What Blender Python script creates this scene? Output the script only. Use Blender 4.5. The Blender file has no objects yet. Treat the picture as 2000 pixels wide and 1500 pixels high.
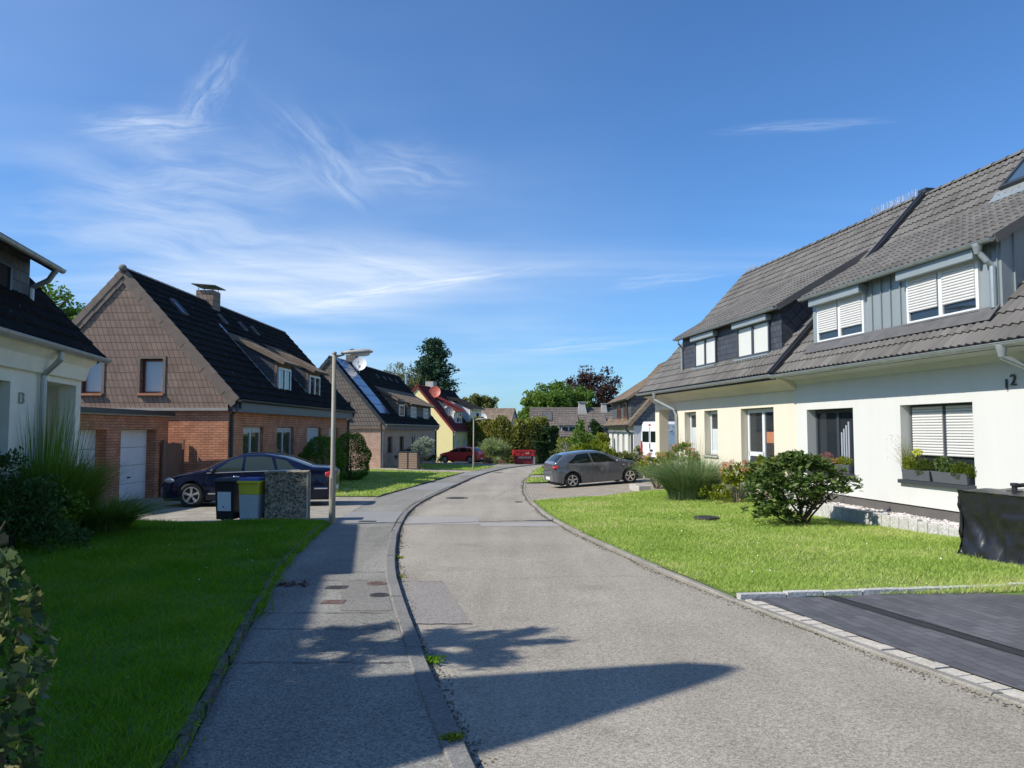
import bpy, bmesh, math, random
import numpy as np
from mathutils import Vector, Matrix

random.seed(7)
rng = np.random.default_rng(7)
scene = bpy.context.scene
C = scene.collection
R = math.radians

# ------------------------------------------------------------------ camera, sky, sun, exposure
EYE = 1.6
cam_d = bpy.data.cameras.new("camera")
cam = bpy.data.objects.new("camera", cam_d)
C.objects.link(cam)
cam.location = (0, 0, EYE)
cam.rotation_euler = (R(90 + 3.48), 0, 0)
cam_d.sensor_width = 36
cam_d.lens = 26.64
cam_d.clip_start = 0.05
cam_d.clip_end = 3000
scene.camera = cam

SUN_DIR = Vector((-math.cos(R(18)) * math.cos(R(42)), -math.sin(R(18)) * math.cos(R(42)), math.sin(R(42))))   # towards the sun
sun_d = bpy.data.lights.new("sun", 'SUN')
sun = bpy.data.objects.new("sun", sun_d)
C.objects.link(sun)
sun_d.energy = 5.0
sun_d.angle = R(0.5)
sun_d.color = (1.0, 0.95, 0.86)
sun.rotation_euler = SUN_DIR.to_track_quat('Z', 'Y').to_euler()
sun.location = (-20, -10, 30)

world = bpy.data.worlds.new("World")
scene.world = world
world.use_nodes = True
world.cycles.sampling_method = 'MANUAL'
world.cycles.sample_map_resolution = 512
wn, wl = world.node_tree.nodes, world.node_tree.links
wn.clear()
w_out = wn.new('ShaderNodeOutputWorld')
w_bg = wn.new('ShaderNodeBackground')
w_bg.inputs['Strength'].default_value = 0.102
sky = wn.new('ShaderNodeTexSky')
sky.sky_type = 'NISHITA'
sky.sun_disc = False
sky.sun_elevation = R(42)
sky.sun_rotation = math.atan2(SUN_DIR.x, SUN_DIR.y)
sky.altitude = 150
sky.air_density = 1.0
sky.dust_density = 0.6
sky.ozone_density = 4.0
w_tc = wn.new('ShaderNodeTexCoord')
w_sep = wn.new('ShaderNodeSeparateXYZ')
wl.new(w_tc.outputs['Generated'], w_sep.inputs[0])


def wmath(op, a, b=None, clamp=False):
    n = wn.new('ShaderNodeMath'); n.operation = op; n.use_clamp = clamp
    for i, v in enumerate((a, b)):
        if v is None: continue
        if isinstance(v, (int, float)): n.inputs[i].default_value = v
        else: wl.new(v, n.inputs[i])
    return n.outputs[0]


zc = wmath('MAXIMUM', w_sep.outputs[2], 0.02)
zc = wmath('ADD', zc, 0.10)
pxx = wmath('DIVIDE', w_sep.outputs[0], zc)
pyy = wmath('DIVIDE', w_sep.outputs[1], zc)
w_cmb = wn.new('ShaderNodeCombineXYZ')
wl.new(pxx, w_cmb.inputs[0]); wl.new(pyy, w_cmb.inputs[1])


def wnoise(scale, stretch, rot, detail, dist, loc=(0, 0, 0), rough=0.6):
    m = wn.new('ShaderNodeMapping')
    m.inputs['Rotation'].default_value = (0, 0, rot)
    m.inputs['Scale'].default_value = stretch
    m.inputs['Location'].default_value = loc
    wl.new(w_cmb.outputs[0], m.inputs[0])
    n = wn.new('ShaderNodeTexNoise')
    n.inputs['Scale'].default_value = scale
    n.inputs['Detail'].default_value = detail
    n.inputs['Roughness'].default_value = rough
    n.inputs['Distortion'].default_value = dist
    wl.new(m.outputs[0], n.inputs['Vector'])
    return n.outputs[0]


def wramp(v, lo, hi):
    n = wn.new('ShaderNodeMapRange'); n.clamp = True
    n.interpolation_type = 'SMOOTHSTEP'
    n.inputs[1].default_value = lo; n.inputs[2].default_value = hi
    wl.new(v, n.inputs[0])
    return n.outputs[0]


cC = wramp(wnoise(0.8, (0.22, 1.6, 1), R(8), 4, 0.4, (7.0, 2.0, 0)), 0.47, 0.80)         # long streaks, low in the sky
cD = wramp(wnoise(0.5, (0.6, 1.0, 1), R(-10), 4, 0.2, (1.0, 8.2, 0)), 0.35, 0.75)         # thin veil
left_w = wramp(wmath('MULTIPLY', w_sep.outputs[0], -1.0), -0.30, 0.25)
low_w = wmath('SUBTRACT', 1.0, wramp(w_sep.outputs[2], 0.16, 0.42))
mC = wmath('MULTIPLY', wmath('MULTIPLY', cC, wmath('ADD', wmath('MULTIPLY', low_w, 0.30), 0.03)), wmath('ADD', wmath('MULTIPLY', left_w, 0.4), 0.6))
mD = wmath('MULTIPLY', wmath('MULTIPLY', cD, left_w), wmath('ADD', wmath('MULTIPLY', low_w, 0.34), 0.20))
def sky_plane(px, py):
    f = 1480.0; t = R(3.48); u = (px - 1000) / f; v = (750 - py) / f
    d = Vector((u, math.cos(t) - v * math.sin(t), math.sin(t) + v * math.cos(t))).normalized()
    z = max(d.z, .02) + .10
    return Vector((d.x / z, d.y / z))


def wisp(a, b, hw, strength, freq=2.0, lo=.28, hi=.88, seed=0):
    """one feathery cirrus band between two points of the sky"""
    p, q = sky_plane(*a), sky_plane(*b)
    c = (p + q) / 2; d = q - p; ang = math.atan2(d.y, d.x); n = Vector((-d.y, d.x)).normalized()
    m = ((a[0] + b[0]) / 2, (a[1] + b[1]) / 2)
    e = Vector((-(b[1] - a[1]), b[0] - a[0])).normalized()
    w = max(abs((sky_plane(m[0] + e.x * hw, m[1] + e.y * hw) - sky_plane(*m)).dot(n)), .01)
    hl = d.length * .58
    mp = wn.new('ShaderNodeMapping'); mp.vector_type = 'TEXTURE'
    mp.inputs['Location'].default_value = (c.x, c.y, 0); mp.inputs['Rotation'].default_value = (0, 0, ang); mp.inputs['Scale'].default_value = (hl, w, 1)
    wl.new(w_cmb.outputs[0], mp.inputs[0])
    ds = wn.new('ShaderNodeTexNoise'); ds.inputs['Scale'].default_value = 1.1; ds.inputs['Detail'].default_value = 2
    wl.new(mp.outputs[0], ds.inputs['Vector'])
    off = wn.new('ShaderNodeVectorMath'); off.operation = 'MULTIPLY_ADD'; off.inputs[1].default_value = (.7, .9, 0)
    sc_ = wn.new('ShaderNodeVectorMath'); sc_.operation = 'ADD'; sc_.inputs[1].default_value = (-.35, -.45, seed)
    wl.new(ds.outputs['Color'], off.inputs[0]); wl.new(mp.outputs[0], off.inputs[2]); wl.new(off.outputs[0], sc_.inputs[0])
    ln = wn.new('ShaderNodeVectorMath'); ln.operation = 'LENGTH'
    fl2 = wn.new('ShaderNodeVectorMath'); fl2.operation = 'MULTIPLY'; fl2.inputs[1].default_value = (1, 1, 0)
    wl.new(sc_.outputs[0], fl2.inputs[0]); wl.new(fl2.outputs[0], ln.inputs[0])
    fall = wmath('SUBTRACT', 1.0, wramp(ln.outputs['Value'], .05, 1.0))
    m2 = wn.new('ShaderNodeVectorMath'); m2.operation = 'MULTIPLY'; k = min(6, max(.6, hl / w * .28)); m2.inputs[1].default_value = (k, 1.5, 1)
    wl.new(sc_.outputs[0], m2.inputs[0])
    nz = wn.new('ShaderNodeTexNoise'); nz.inputs['Scale'].default_value = freq; nz.inputs['Detail'].default_value = 6; nz.inputs['Roughness'].default_value = .62; nz.inputs['Distortion'].default_value = .35
    wl.new(m2.outputs[0], nz.inputs['Vector'])
    return wmath('MULTIPLY', wmath('MULTIPLY', fall, wramp(nz.outputs[0], lo, hi)), strength)


cl = wmath('ADD', mC, mD, True)
for k, (a, b, hw, st) in enumerate((
        ((130, 255), (450, 240), 45, .75), ((360, 270), (470, 60), 55, .50), ((520, 170), (730, 420), 85, .45), ((500, 615), (1160, 506), 20, .70),
        ((-80, 400), (700, 480), 140, .62), ((660, 320), (950, 350), 65, .42), ((1380, 260), (1760, 234), 15, .40), ((1170, 562), (1440, 528), 24, .45),
        ((-50, 560), (900, 600), 100, .60), ((960, 695), (1330, 658), 20, .60), ((200, 350), (640, 330), 100, .42),
        ((430, 480), (1000, 560), 60, .50))):
    cl = wmath('ADD', cl, wisp(a, b, hw, st, seed=k * 3.7), True)
cl = wmath('MULTIPLY', cl, .95)
tint = wn.new('ShaderNodeMix'); tint.data_type = 'RGBA'; tint.blend_type = 'MULTIPLY'
tint.inputs[0].default_value = 1.0
wl.new(sky.outputs[0], tint.inputs[6])
tint.inputs[7].default_value = (0.74, 1.12, 1.48, 1)
mixc = wn.new('ShaderNodeMix'); mixc.data_type = 'RGBA'
wl.new(cl, mixc.inputs[0])
wl.new(tint.outputs[2], mixc.inputs[6])
mixc.inputs[7].default_value = (7.2, 8.1, 9.3, 1)
wl.new(mixc.outputs[2], w_bg.inputs[0])
wl.new(w_bg.outputs[0], w_out.inputs[0])

scene.view_settings.view_transform = 'Standard'
scene.view_settings.look = 'None'
scene.view_settings.exposure = 0.19
scene.view_settings.gamma = 1
scene.render.engine = 'CYCLES'
scene.cycles.max_bounces = 6
scene.cycles.use_denoising = True

# ------------------------------------------------------------------ terrain functions
KL = [(-8, 2.7), (0, 0.78), (3.81, -.175), (4.99, -.472), (6.4, -.79), (8.34, -1.2), (9.15, -1.38), (11.5, -1.75), (13.9, -2.08), (15.9, -2.3),
      (18.5, -2.51), (20.97, -2.63), (23.1, -2.62), (26.6, -2.53), (32, -2.34), (40.2, -2.04), (48.9, -1.45), (57.8, -.47), (65, .95), (69.9, 2.0), (75, 4.0), (80, 8), (86, 16)]
KR = [(-8, 7.2), (0, 4.6), (4.71, 3.18), (6.1, 2.76), (7.79, 2.36), (9.55, 1.94), (11.1, 1.69), (13.2, 1.34), (15.3, 1.05), (18.1, .75), (23.5, .48),
      (28.6, .43), (36.4, .59), (44.7, 1.0), (57.8, 1.9), (65, 2.9), (70, 4.6), (74, 8), (79, 16)]
PO = [(-8, .65), (0, -.85), (3.8, -1.62), (4.71, -1.81), (5.79, -2.09), (6.65, -2.28), (7.33, -2.38), (9.14, -2.84), (10.97, -3.13), (12.3, -3.32), (15.2, -3.7),
      (20.4, -4.14), (23.8, -4.2), (27.1, -4.05), (31.4, -3.8), (39.2, -3.45), (46.5, -3.0), (60, -1.7), (66, -.4), (72, 1.2), (80, 6), (86, 14)]


def smooth_curve(pts):
    a = np.array(pts, float)
    ys = np.arange(a[0, 0], a[-1, 0] + .01, 0.25)
    xs = np.interp(ys, a[:, 0], a[:, 1])
    k = np.ones(9) / 9
    xp = np.concatenate([xs[0] + (xs[1] - xs[0]) * np.arange(-4, 0), xs, xs[-1] + (xs[-1] - xs[-2]) * np.arange(1, 5)])
    return ys, np.convolve(xp, k, 'valid')


KLy, KLx = smooth_curve(KL)
KRy, KRx = smooth_curve(KR)
POy, POx = smooth_curve(PO)


def kl(y): return np.interp(y, KLy, KLx)
def kr(y): return np.interp(y, KRy, KRx)
def po(y): return np.interp(y, POy, POx)


def zg(x, y):
    x = np.asarray(x, float); y = np.asarray(y, float)
    b = -0.023 * np.clip(y, -20, 95)
    k = np.interp(y, [16, 20, 30, 44, 60, 80], [.008, .02, .062, .12, .10, .03])
    dr = np.clip(x - kr(y) - 0.9, 0, 6)
    k2 = np.interp(y, [0, 34, 46, 70, 85], [0, 0, .04, .04, 0])
    dl = np.clip(po(y) - x - 0.4, 0, 5)
    return b + k * dr + k2 * dl


def zf(x, y): return float(zg(x, y))


def at(px, py, Y):
    """photo pixel (2000x1500) -> world point at depth Y"""
    f = 1480.0; t = R(3.48)
    u = (px - 1000) / f; v = (750 - py) / f
    k = Y / (math.cos(t) - v * math.sin(t))
    return Vector((u * k, Y, EYE + (math.sin(t) + v * math.cos(t)) * k))


# ------------------------------------------------------------------ materials
def new_mat(name):
    m = bpy.data.materials.new(name); m.use_nodes = True
    nt = m.node_tree
    b = nt.nodes['Principled BSDF']
    return m, nt.nodes, nt.links, b


def rgba(c, k=1.0): return (min(1, c[0] * k), min(1, c[1] * k), min(1, c[2] * k), 1)


def mat(name, col, rough=.6, var=.12, scale=3.0, bump=0.0, bscale=60.0, metal=0.0, spec=.5, coat=0.0, detail=5, stretch=(1, 1, 1), bdist=.01):
    m, N, L, b = new_mat(name)
    tc = N.new('ShaderNodeTexCoord')
    mp = N.new('ShaderNodeMapping'); mp.inputs['Scale'].default_value = stretch
    L.new(tc.outputs['Object'], mp.inputs[0])
    n = N.new('ShaderNodeTexNoise'); n.inputs['Scale'].default_value = scale; n.inputs['Detail'].default_value = detail
    n.inputs['Roughness'].default_value = .62
    L.new(mp.outputs[0], n.inputs['Vector'])
    r = N.new('ShaderNodeValToRGB')
    r.color_ramp.elements[0].position = .3; r.color_ramp.elements[1].position = .7
    r.color_ramp.elements[0].color = rgba(col, 1 - var); r.color_ramp.elements[1].color = rgba(col, 1 + var)
    L.new(n.outputs[0], r.inputs[0]); L.new(r.outputs[0], b.inputs['Base Color'])
    b.inputs['Roughness'].default_value = rough
    b.inputs['Metallic'].default_value = metal
    b.inputs['Specular IOR Level'].default_value = spec
    b.inputs['Coat Weight'].default_value = coat
    if bump:
        n2 = N.new('ShaderNodeTexNoise'); n2.inputs['Scale'].default_value = bscale; n2.inputs['Detail'].default_value = 4
        L.new(tc.outputs['Object'], n2.inputs['Vector'])
        bp = N.new('ShaderNodeBump'); bp.inputs['Strength'].default_value = bump; bp.inputs['Distance'].default_value = bdist
        L.new(n2.outputs[0], bp.inputs['Height']); L.new(bp.outputs[0], b.inputs['Normal'])
    return m


def wall_vec(N, L, mode):
    tc = N.new('ShaderNodeTexCoord')
    s = N.new('ShaderNodeSeparateXYZ'); L.new(tc.outputs['Object'], s.inputs[0])
    c = N.new('ShaderNodeCombineXYZ')
    if mode == 'wall':
        a = N.new('ShaderNodeMath'); a.operation = 'ADD'
        L.new(s.outputs[0], a.inputs[0]); L.new(s.outputs[1], a.inputs[1])
        L.new(a.outputs[0], c.inputs[0]); L.new(s.outputs[2], c.inputs[1])
    elif mode == 'floor':
        L.new(s.outputs[0], c.inputs[0]); L.new(s.outputs[1], c.inputs[1])
    return tc, c.outputs[0]


def brick_mat(name, c1, c2, mortar, bw, bh, ms, rough=.85, bump=.6, mode='wall', rot=0.0, squash=1.0, offset=.5, var=.2, skew=0.0, dist=.01):
    m, N, L, b = new_mat(name)
    tc, v = wall_vec(N, L, mode)
    mp = N.new('ShaderNodeMapping'); mp.inputs['Rotation'].default_value = (0, 0, rot)
    L.new(v, mp.inputs[0])
    vec = mp.outputs[0]
    if skew:
        s = N.new('ShaderNodeSeparateXYZ'); L.new(vec, s.inputs[0])
        w = N.new('ShaderNodeMath'); w.operation = 'WRAP'; w.inputs[1].default_value = bh; w.inputs[2].default_value = 0
        L.new(s.outputs[1], w.inputs[0])
        k = N.new('ShaderNodeMath'); k.operation = 'MULTIPLY_ADD'; k.inputs[1].default_value = skew
        L.new(w.outputs[0], k.inputs[0]); L.new(s.outputs[0], k.inputs[2])
        c = N.new('ShaderNodeCombineXYZ'); L.new(k.outputs[0], c.inputs[0]); L.new(s.outputs[1], c.inputs[1])
        vec = c.outputs[0]
    t = N.new('ShaderNodeTexBrick')
    L.new(vec, t.inputs['Vector'])
    t.inputs['Color1'].default_value = rgba(c1); t.inputs['Color2'].default_value = rgba(c2); t.inputs['Mortar'].default_value = rgba(mortar)
    t.inputs['Scale'].default_value = 1.0
    t.inputs['Mortar Size'].default_value = ms
    t.inputs['Mortar Smooth'].default_value = .2
    t.inputs['Brick Width'].default_value = bw; t.inputs['Row Height'].default_value = bh
    t.offset = offset
    n = N.new('ShaderNodeTexNoise'); n.inputs['Scale'].default_value = 2.3; n.inputs['Detail'].default_value = 6
    L.new(tc.outputs['Object'], n.inputs['Vector'])
    mr = N.new('ShaderNodeMapRange'); mr.inputs[1].default_value = .3; mr.inputs[2].default_value = .7
    mr.inputs[3].default_value = 1 - var; mr.inputs[4].default_value = 1 + var
    L.new(n.outputs[0], mr.inputs[0])
    mx = N.new('ShaderNodeMix'); mx.data_type = 'RGBA'; mx.blend_type = 'MULTIPLY'; mx.inputs[0].default_value = 1
    L.new(t.outputs['Color'], mx.inputs[6]); L.new(mr.outputs[0], mx.inputs[7])
    L.new(mx.outputs[2], b.inputs['Base Color'])
    b.inputs['Roughness'].default_value = rough
    inv = N.new('ShaderNodeMath'); inv.operation = 'SUBTRACT'; inv.inputs[0].default_value = 1
    L.new(t.outputs['Fac'], inv.inputs[1])
    n2 = N.new('ShaderNodeTexNoise'); n2.inputs['Scale'].default_value = 70
    L.new(tc.outputs['Object'], n2.inputs['Vector'])
    ad = N.new('ShaderNodeMath'); ad.operation = 'MULTIPLY_ADD'; ad.inputs[1].default_value = .25
    L.new(n2.outputs[0], ad.inputs[0]); L.new(inv.outputs[0], ad.inputs[2])
    bp = N.new('ShaderNodeBump'); bp.inputs['Strength'].default_value = bump; bp.inputs['Distance'].default_value = dist
    L.new(ad.outputs[0], bp.inputs['Height']); L.new(bp.outputs[0], b.inputs['Normal'])
    return m


def tile_mat(name, col, var=.18, rough=.75, scale=1.2, specks=0.0):
    """roof tiles: every tile its own tone, with weathering"""
    m, N, L, b = new_mat(name)
    g = N.new('ShaderNodeNewGeometry')
    tc = N.new('ShaderNodeTexCoord')
    n = N.new('ShaderNodeTexNoise'); n.inputs['Scale'].default_value = scale; n.inputs['Detail'].default_value = 7
    L.new(tc.outputs['Object'], n.inputs['Vector'])
    ad = N.new('ShaderNodeMath'); ad.operation = 'MULTIPLY_ADD'; ad.inputs[1].default_value = .45
    L.new(g.outputs['Random Per Island'], ad.inputs[0]); L.new(n.outputs[0], ad.inputs[2])
    r = N.new('ShaderNodeValToRGB')
    r.color_ramp.elements[0].position = .42; r.color_ramp.elements[1].position = 1.0
    r.color_ramp.elements[0].color = rgba(col, 1 - var); r.color_ramp.elements[1].color = rgba(col, 1 + var)
    L.new(ad.outputs[0], r.inputs[0])
    out = r.outputs[0]
    if specks:
        n3 = N.new('ShaderNodeTexNoise'); n3.inputs['Scale'].default_value = 7; n3.inputs['Detail'].default_value = 3
        L.new(tc.outputs['Object'], n3.inputs['Vector'])
        mr = N.new('ShaderNodeMapRange'); mr.inputs[1].default_value = .70; mr.inputs[2].default_value = .76; mr.inputs[4].default_value = specks
        L.new(n3.outputs[0], mr.inputs[0])
        mx = N.new('ShaderNodeMix'); mx.data_type = 'RGBA'; L.new(mr.outputs[0], mx.inputs[0]); L.new(out, mx.inputs[6])
        mx.inputs[7].default_value = (.33, .35, .30, 1)
        out = mx.outputs[2]
    L.new(out, b.inputs['Base Color'])
    b.inputs['Roughness'].default_value = rough
    b.inputs['Specular IOR Level'].default_value = .12
    n2 = N.new('ShaderNodeTexNoise'); n2.inputs['Scale'].default_value = 90
    L.new(tc.outputs['Object'], n2.inputs['Vector'])
    bp = N.new('ShaderNodeBump'); bp.inputs['Strength'].default_value = .25; bp.inputs['Distance'].default_value = .005
    L.new(n2.outputs[0], bp.inputs['Height']); L.new(bp.outputs[0], b.inputs['Normal'])
    return m


def leaf_mat(name, c1, c2, c3=None, trans=.35, rough=.5, scale=.9):
    m = bpy.data.materials.new(name); m.use_nodes = True
    N, L = m.node_tree.nodes, m.node_tree.links
    N.clear()
    out = N.new('ShaderNodeOutputMaterial')
    g = N.new('ShaderNodeNewGeometry'); tc = N.new('ShaderNodeTexCoord')
    n = N.new('ShaderNodeTexNoise'); n.inputs['Scale'].default_value = scale; n.inputs['Detail'].default_value = 3
    L.new(tc.outputs['Object'], n.inputs['Vector'])
    ad = N.new('ShaderNodeMath'); ad.operation = 'MULTIPLY_ADD'; ad.inputs[1].default_value = .6; ad.use_clamp = True
    sb = N.new('ShaderNodeMath'); sb.operation = 'SUBTRACT'; sb.inputs[1].default_value = .3
    L.new(n.outputs[0], sb.inputs[0]); L.new(g.outputs['Random Per Island'], ad.inputs[0]); L.new(sb.outputs[0], ad.inputs[2])
    r = N.new('ShaderNodeValToRGB')
    r.color_ramp.elements[0].position = .1; r.color_ramp.elements[1].position = .68
    r.color_ramp.elements[0].color = rgba(c1); r.color_ramp.elements[1].color = rgba(c2)
    if c3:
        e = r.color_ramp.elements.new(.90); e.color = rgba(c3)
    L.new(ad.outputs[0], r.inputs[0])
    d = N.new('ShaderNodeBsdfPrincipled'); d.inputs['Roughness'].default_value = rough; d.inputs['Specular IOR Level'].default_value = .15
    t = N.new('ShaderNodeBsdfTranslucent')
    L.new(r.outputs[0], d.inputs['Base Color'])
    hs = N.new('ShaderNodeHueSaturation'); hs.inputs['Saturation'].default_value = 1.15; hs.inputs['Value'].default_value = 1.3
    L.new(r.outputs[0], hs.inputs['Color']); L.new(hs.outputs[0], t.inputs['Color'])
    mx = N.new('ShaderNodeMixShader'); mx.inputs[0].default_value = trans
    L.new(d.outputs[0], mx.inputs[1]); L.new(t.outputs[0], mx.inputs[2]); L.new(mx.outputs[0], out.inputs[0])
    return m


def speck_mat(name, col, col2, fine=140, rough=.85, var=.12, bump=.5, big=.5, vor=True, streak=0.0):
    """asphalt, granite, exposed aggregate: fine grains plus large mottling"""
    m, N, L, b = new_mat(name)
    tc = N.new('ShaderNodeTexCoord')
    n = N.new('ShaderNodeTexNoise'); n.inputs['Scale'].default_value = big; n.inputs['Detail'].default_value = 8; n.inputs['Roughness'].default_value = .6
    L.new(tc.outputs['Object'], n.inputs['Vector'])
    r = N.new('ShaderNodeMapRange'); r.inputs[1].default_value = .3; r.inputs[2].default_value = .7; r.inputs[3].default_value = 1 - var; r.inputs[4].default_value = 1 + var
    L.new(n.outputs[0], r.inputs[0])
    if vor:
        v = N.new('ShaderNodeTexVoronoi'); v.inputs['Scale'].default_value = fine
        L.new(tc.outputs['Object'], v.inputs['Vector'])
        src = v.outputs['Color']; hsrc = v.outputs['Distance']
        sp = N.new('ShaderNodeSeparateColor'); L.new(src, sp.inputs[0]); fac = sp.outputs[0]
    else:
        v = N.new('ShaderNodeTexNoise'); v.inputs['Scale'].default_value = fine; v.inputs['Detail'].default_value = 2
        L.new(tc.outputs['Object'], v.inputs['Vector']); fac = v.outputs[0]; hsrc = fac
    n4 = N.new('ShaderNodeTexNoise'); n4.inputs['Scale'].default_value = fine * .28; n4.inputs['Detail'].default_value = 3
    L.new(tc.outputs['Object'], n4.inputs['Vector'])
    av = N.new('ShaderNodeMath'); av.operation = 'MULTIPLY_ADD'; av.inputs[1].default_value = .55
    sh = N.new('ShaderNodeMath'); sh.operation = 'MULTIPLY'; sh.inputs[1].default_value = .5
    L.new(n4.outputs[0], sh.inputs[0])
    L.new(fac, av.inputs[0]); L.new(sh.outputs[0], av.inputs[2])
    cr = N.new('ShaderNodeValToRGB')
    cr.color_ramp.elements[0].position = .15; cr.color_ramp.elements[1].position = .85
    cr.color_ramp.elements[0].color = rgba(col); cr.color_ramp.elements[1].color = rgba(col2)
    L.new(av.outputs[0], cr.inputs[0])
    mx = N.new('ShaderNodeMix'); mx.data_type = 'RGBA'; mx.blend_type = 'MULTIPLY'; mx.inputs[0].default_value = 1
    L.new(cr.outputs[0], mx.inputs[6])
    if streak:
        mp = N.new('ShaderNodeMapping'); mp.inputs['Scale'].default_value = (1.1, .07, 1); mp.inputs['Rotation'].default_value = (0, 0, R(-9))
        L.new(tc.outputs['Object'], mp.inputs[0])
        n5 = N.new('ShaderNodeTexNoise'); n5.inputs['Scale'].default_value = 1.6; n5.inputs['Detail'].default_value = 5
        L.new(mp.outputs[0], n5.inputs['Vector'])
        r5 = N.new('ShaderNodeMapRange'); r5.inputs[1].default_value = .32; r5.inputs[2].default_value = .68; r5.inputs[3].default_value = 1 - streak; r5.inputs[4].default_value = 1 + streak
        L.new(n5.outputs[0], r5.inputs[0])
        n6 = N.new('ShaderNodeTexNoise'); n6.inputs['Scale'].default_value = 1.3; n6.inputs['Detail'].default_value = 6
        L.new(tc.outputs['Object'], n6.inputs['Vector'])
        r6 = N.new('ShaderNodeMapRange'); r6.inputs[1].default_value = .60; r6.inputs[2].default_value = .72; r6.inputs[3].default_value = 1; r6.inputs[4].default_value = .84
        L.new(n6.outputs[0], r6.inputs[0])
        q1 = N.new('ShaderNodeMath'); q1.operation = 'MULTIPLY'; q2 = N.new('ShaderNodeMath'); q2.operation = 'MULTIPLY'
        L.new(r5.outputs[0], q1.inputs[0]); L.new(r6.outputs[0], q1.inputs[1]); L.new(q1.outputs[0], q2.inputs[0]); L.new(r.outputs[0], q2.inputs[1])
        L.new(q2.outputs[0], mx.inputs[7])
    else:
        L.new(r.outputs[0], mx.inputs[7])
    L.new(mx.outputs[2], b.inputs['Base Color'])
    b.inputs['Roughness'].default_value = rough
    b.inputs['Specular IOR Level'].default_value = .08
    bp = N.new('ShaderNodeBump'); bp.inputs['Strength'].default_value = bump; bp.inputs['Distance'].default_value = .004
    L.new(hsrc, bp.inputs['Height']); L.new(bp.outputs[0], b.inputs['Normal'])
    return m


def glossy(name, col, rough=.03, spec=.6, metal=0.0, coat=0.0):
    return mat(name, col, rough=rough, var=.06, scale=2.0, spec=spec, metal=metal, coat=coat)


MT = {}
MT['asphalt'] = speck_mat('asphalt', (.165, .148, .120), (.455, .41, .34), fine=120, var=.14, big=.35, streak=.10)
MT['asphalt_patch'] = speck_mat('asphalt_patch', (.14, .127, .115), (.36, .33, .30), fine=120, var=.06, big=.6)
MT['asphalt_light'] = speck_mat('asphalt_light', (.25, .235, .22), (.40, .375, .35), fine=110, var=.06, big=.6)
MT['asphalt_seal'] = mat('asphalt_crack', (.075, .07, .066), .9, .25, 9)
MT['grit'] = mat('grit', (.14, .12, .085), .95, .4, 14)
MT['pavement'] = speck_mat('pavement_asphalt', (.10, .097, .086), (.34, .325, .285), fine=105, var=.16, big=.5, streak=.12)
MT['pavement_light'] = speck_mat('pavement_patch', (.20, .197, .19), (.31, .305, .295), fine=110, var=.06, big=.6)
MT['pavement_brown'] = speck_mat('pavement_brown_patch', (.12, .112, .10), (.29, .272, .245), fine=95, var=.12, big=.8)
MT['kerb'] = speck_mat('kerb_concrete', (.12, .115, .108), (.27, .26, .24), fine=120, var=.15, big=1.2)
MT['kerb_r'] = speck_mat('kerb_concrete_right', (.19, .18, .155), (.33, .31, .27), fine=120, var=.22, big=1.2)
MT['granite'] = speck_mat('granite', (.34, .33, .31), (.60, .585, .55), fine=45, var=.12, big=2.0, bump=.9)
MT['sett'] = speck_mat('granite_sett', (.40, .365, .305), (.58, .535, .46), fine=60, var=.12, big=6, bump=.8)
MT['edging'] = speck_mat('edging_stone', (.06, .058, .052), (.16, .15, .135), fine=60, var=.35, big=3, bump=.9)
MT['earth'] = mat('lawn_earth', (.10, .15, .026), .95, .35, 2.5, .4, 30)
MT['earth_far'] = mat('far_ground', (.06, .09, .025), .95, .3, .4, .4, 30)
MT['pebble'] = speck_mat('pebble_dash', (.022, .020, .015), (.44, .38, .28), fine=30, var=.15, big=1.5, bump=1.0)
MT['gravel'] = speck_mat('white_gravel', (.42, .38, .35), (.80, .75, .70), fine=32, var=.12, big=2, bump=1.0)
MT['paver_dark'] = brick_mat('dark_pavers', (.078, .077, .080), (.122, .120, .124), (.040, .040, .041), .22, .11, .004, .7, .45, 'floor', rot=R(83), var=.14)
MT['paver_beige'] = brick_mat('beige_pavers', (.29, .245, .19), (.36, .31, .25), (.16, .145, .10), .20, .10, .007, .85, .5, 'floor', rot=R(90), var=.15)
MT['paver_grey'] = brick_mat('grey_pavers', (.30, .265, .21), (.38, .34, .275), (.14, .13, .10), .22, .11, .008, .85, .5, 'floor', rot=R(8), var=.2)
MT['paver_pink'] = brick_mat('pink_pavers', (.36, .28, .22), (.42, .34, .27), (.20, .17, .14), .3, .3, .008, .85, .4, 'floor', var=.12)

MT['white_render'] = mat('white_render', (.61, .605, .575), .9, .038, 1.1, .35, 130, bdist=.004, stretch=(1.6, 1.6, .3))
MT['cream_render'] = mat('cream_render', (.67, .615, .49), .9, .038, 1.1, .35, 130, bdist=.004, stretch=(1.6, 1.6, .3))
MT['old_white'] = mat('old_white_render', (.84, .82, .68), .9, .10, 1.2, .4, 110)
MT['yellow_render'] = mat('yellow_render', (.80, .68, .33), .9, .04, 1.0, .3, 110)
MT['grey_render'] = mat('grey_render', (.56, .56, .58), .9, .06, 1.0, .3, 110)
MT['dark_plinth'] = mat('dark_plinth', (.105, .098, .092), .9, .08, 2, .3, 120)
MT['brick_red'] = brick_mat('red_brick', (.52, .205, .105), (.63, .285, .155), (.27, .125, .075), .25, .08, .008, .85, .9, var=.22, dist=.02)
MT['brick_brown'] = brick_mat('brown_brick', (.56, .36, .26), (.64, .43, .31), (.33, .22, .16), .25, .08, .008, .85, .8, var=.16, dist=.015)
MT['shingle_brown'] = brick_mat('brown_shingle', (.235, .152, .110), (.275, .182, .134), (.11, .08, .063), .165, .25, .011, .8, 1.0, skew=.30, offset=.5, var=.14, dist=.02)
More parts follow.
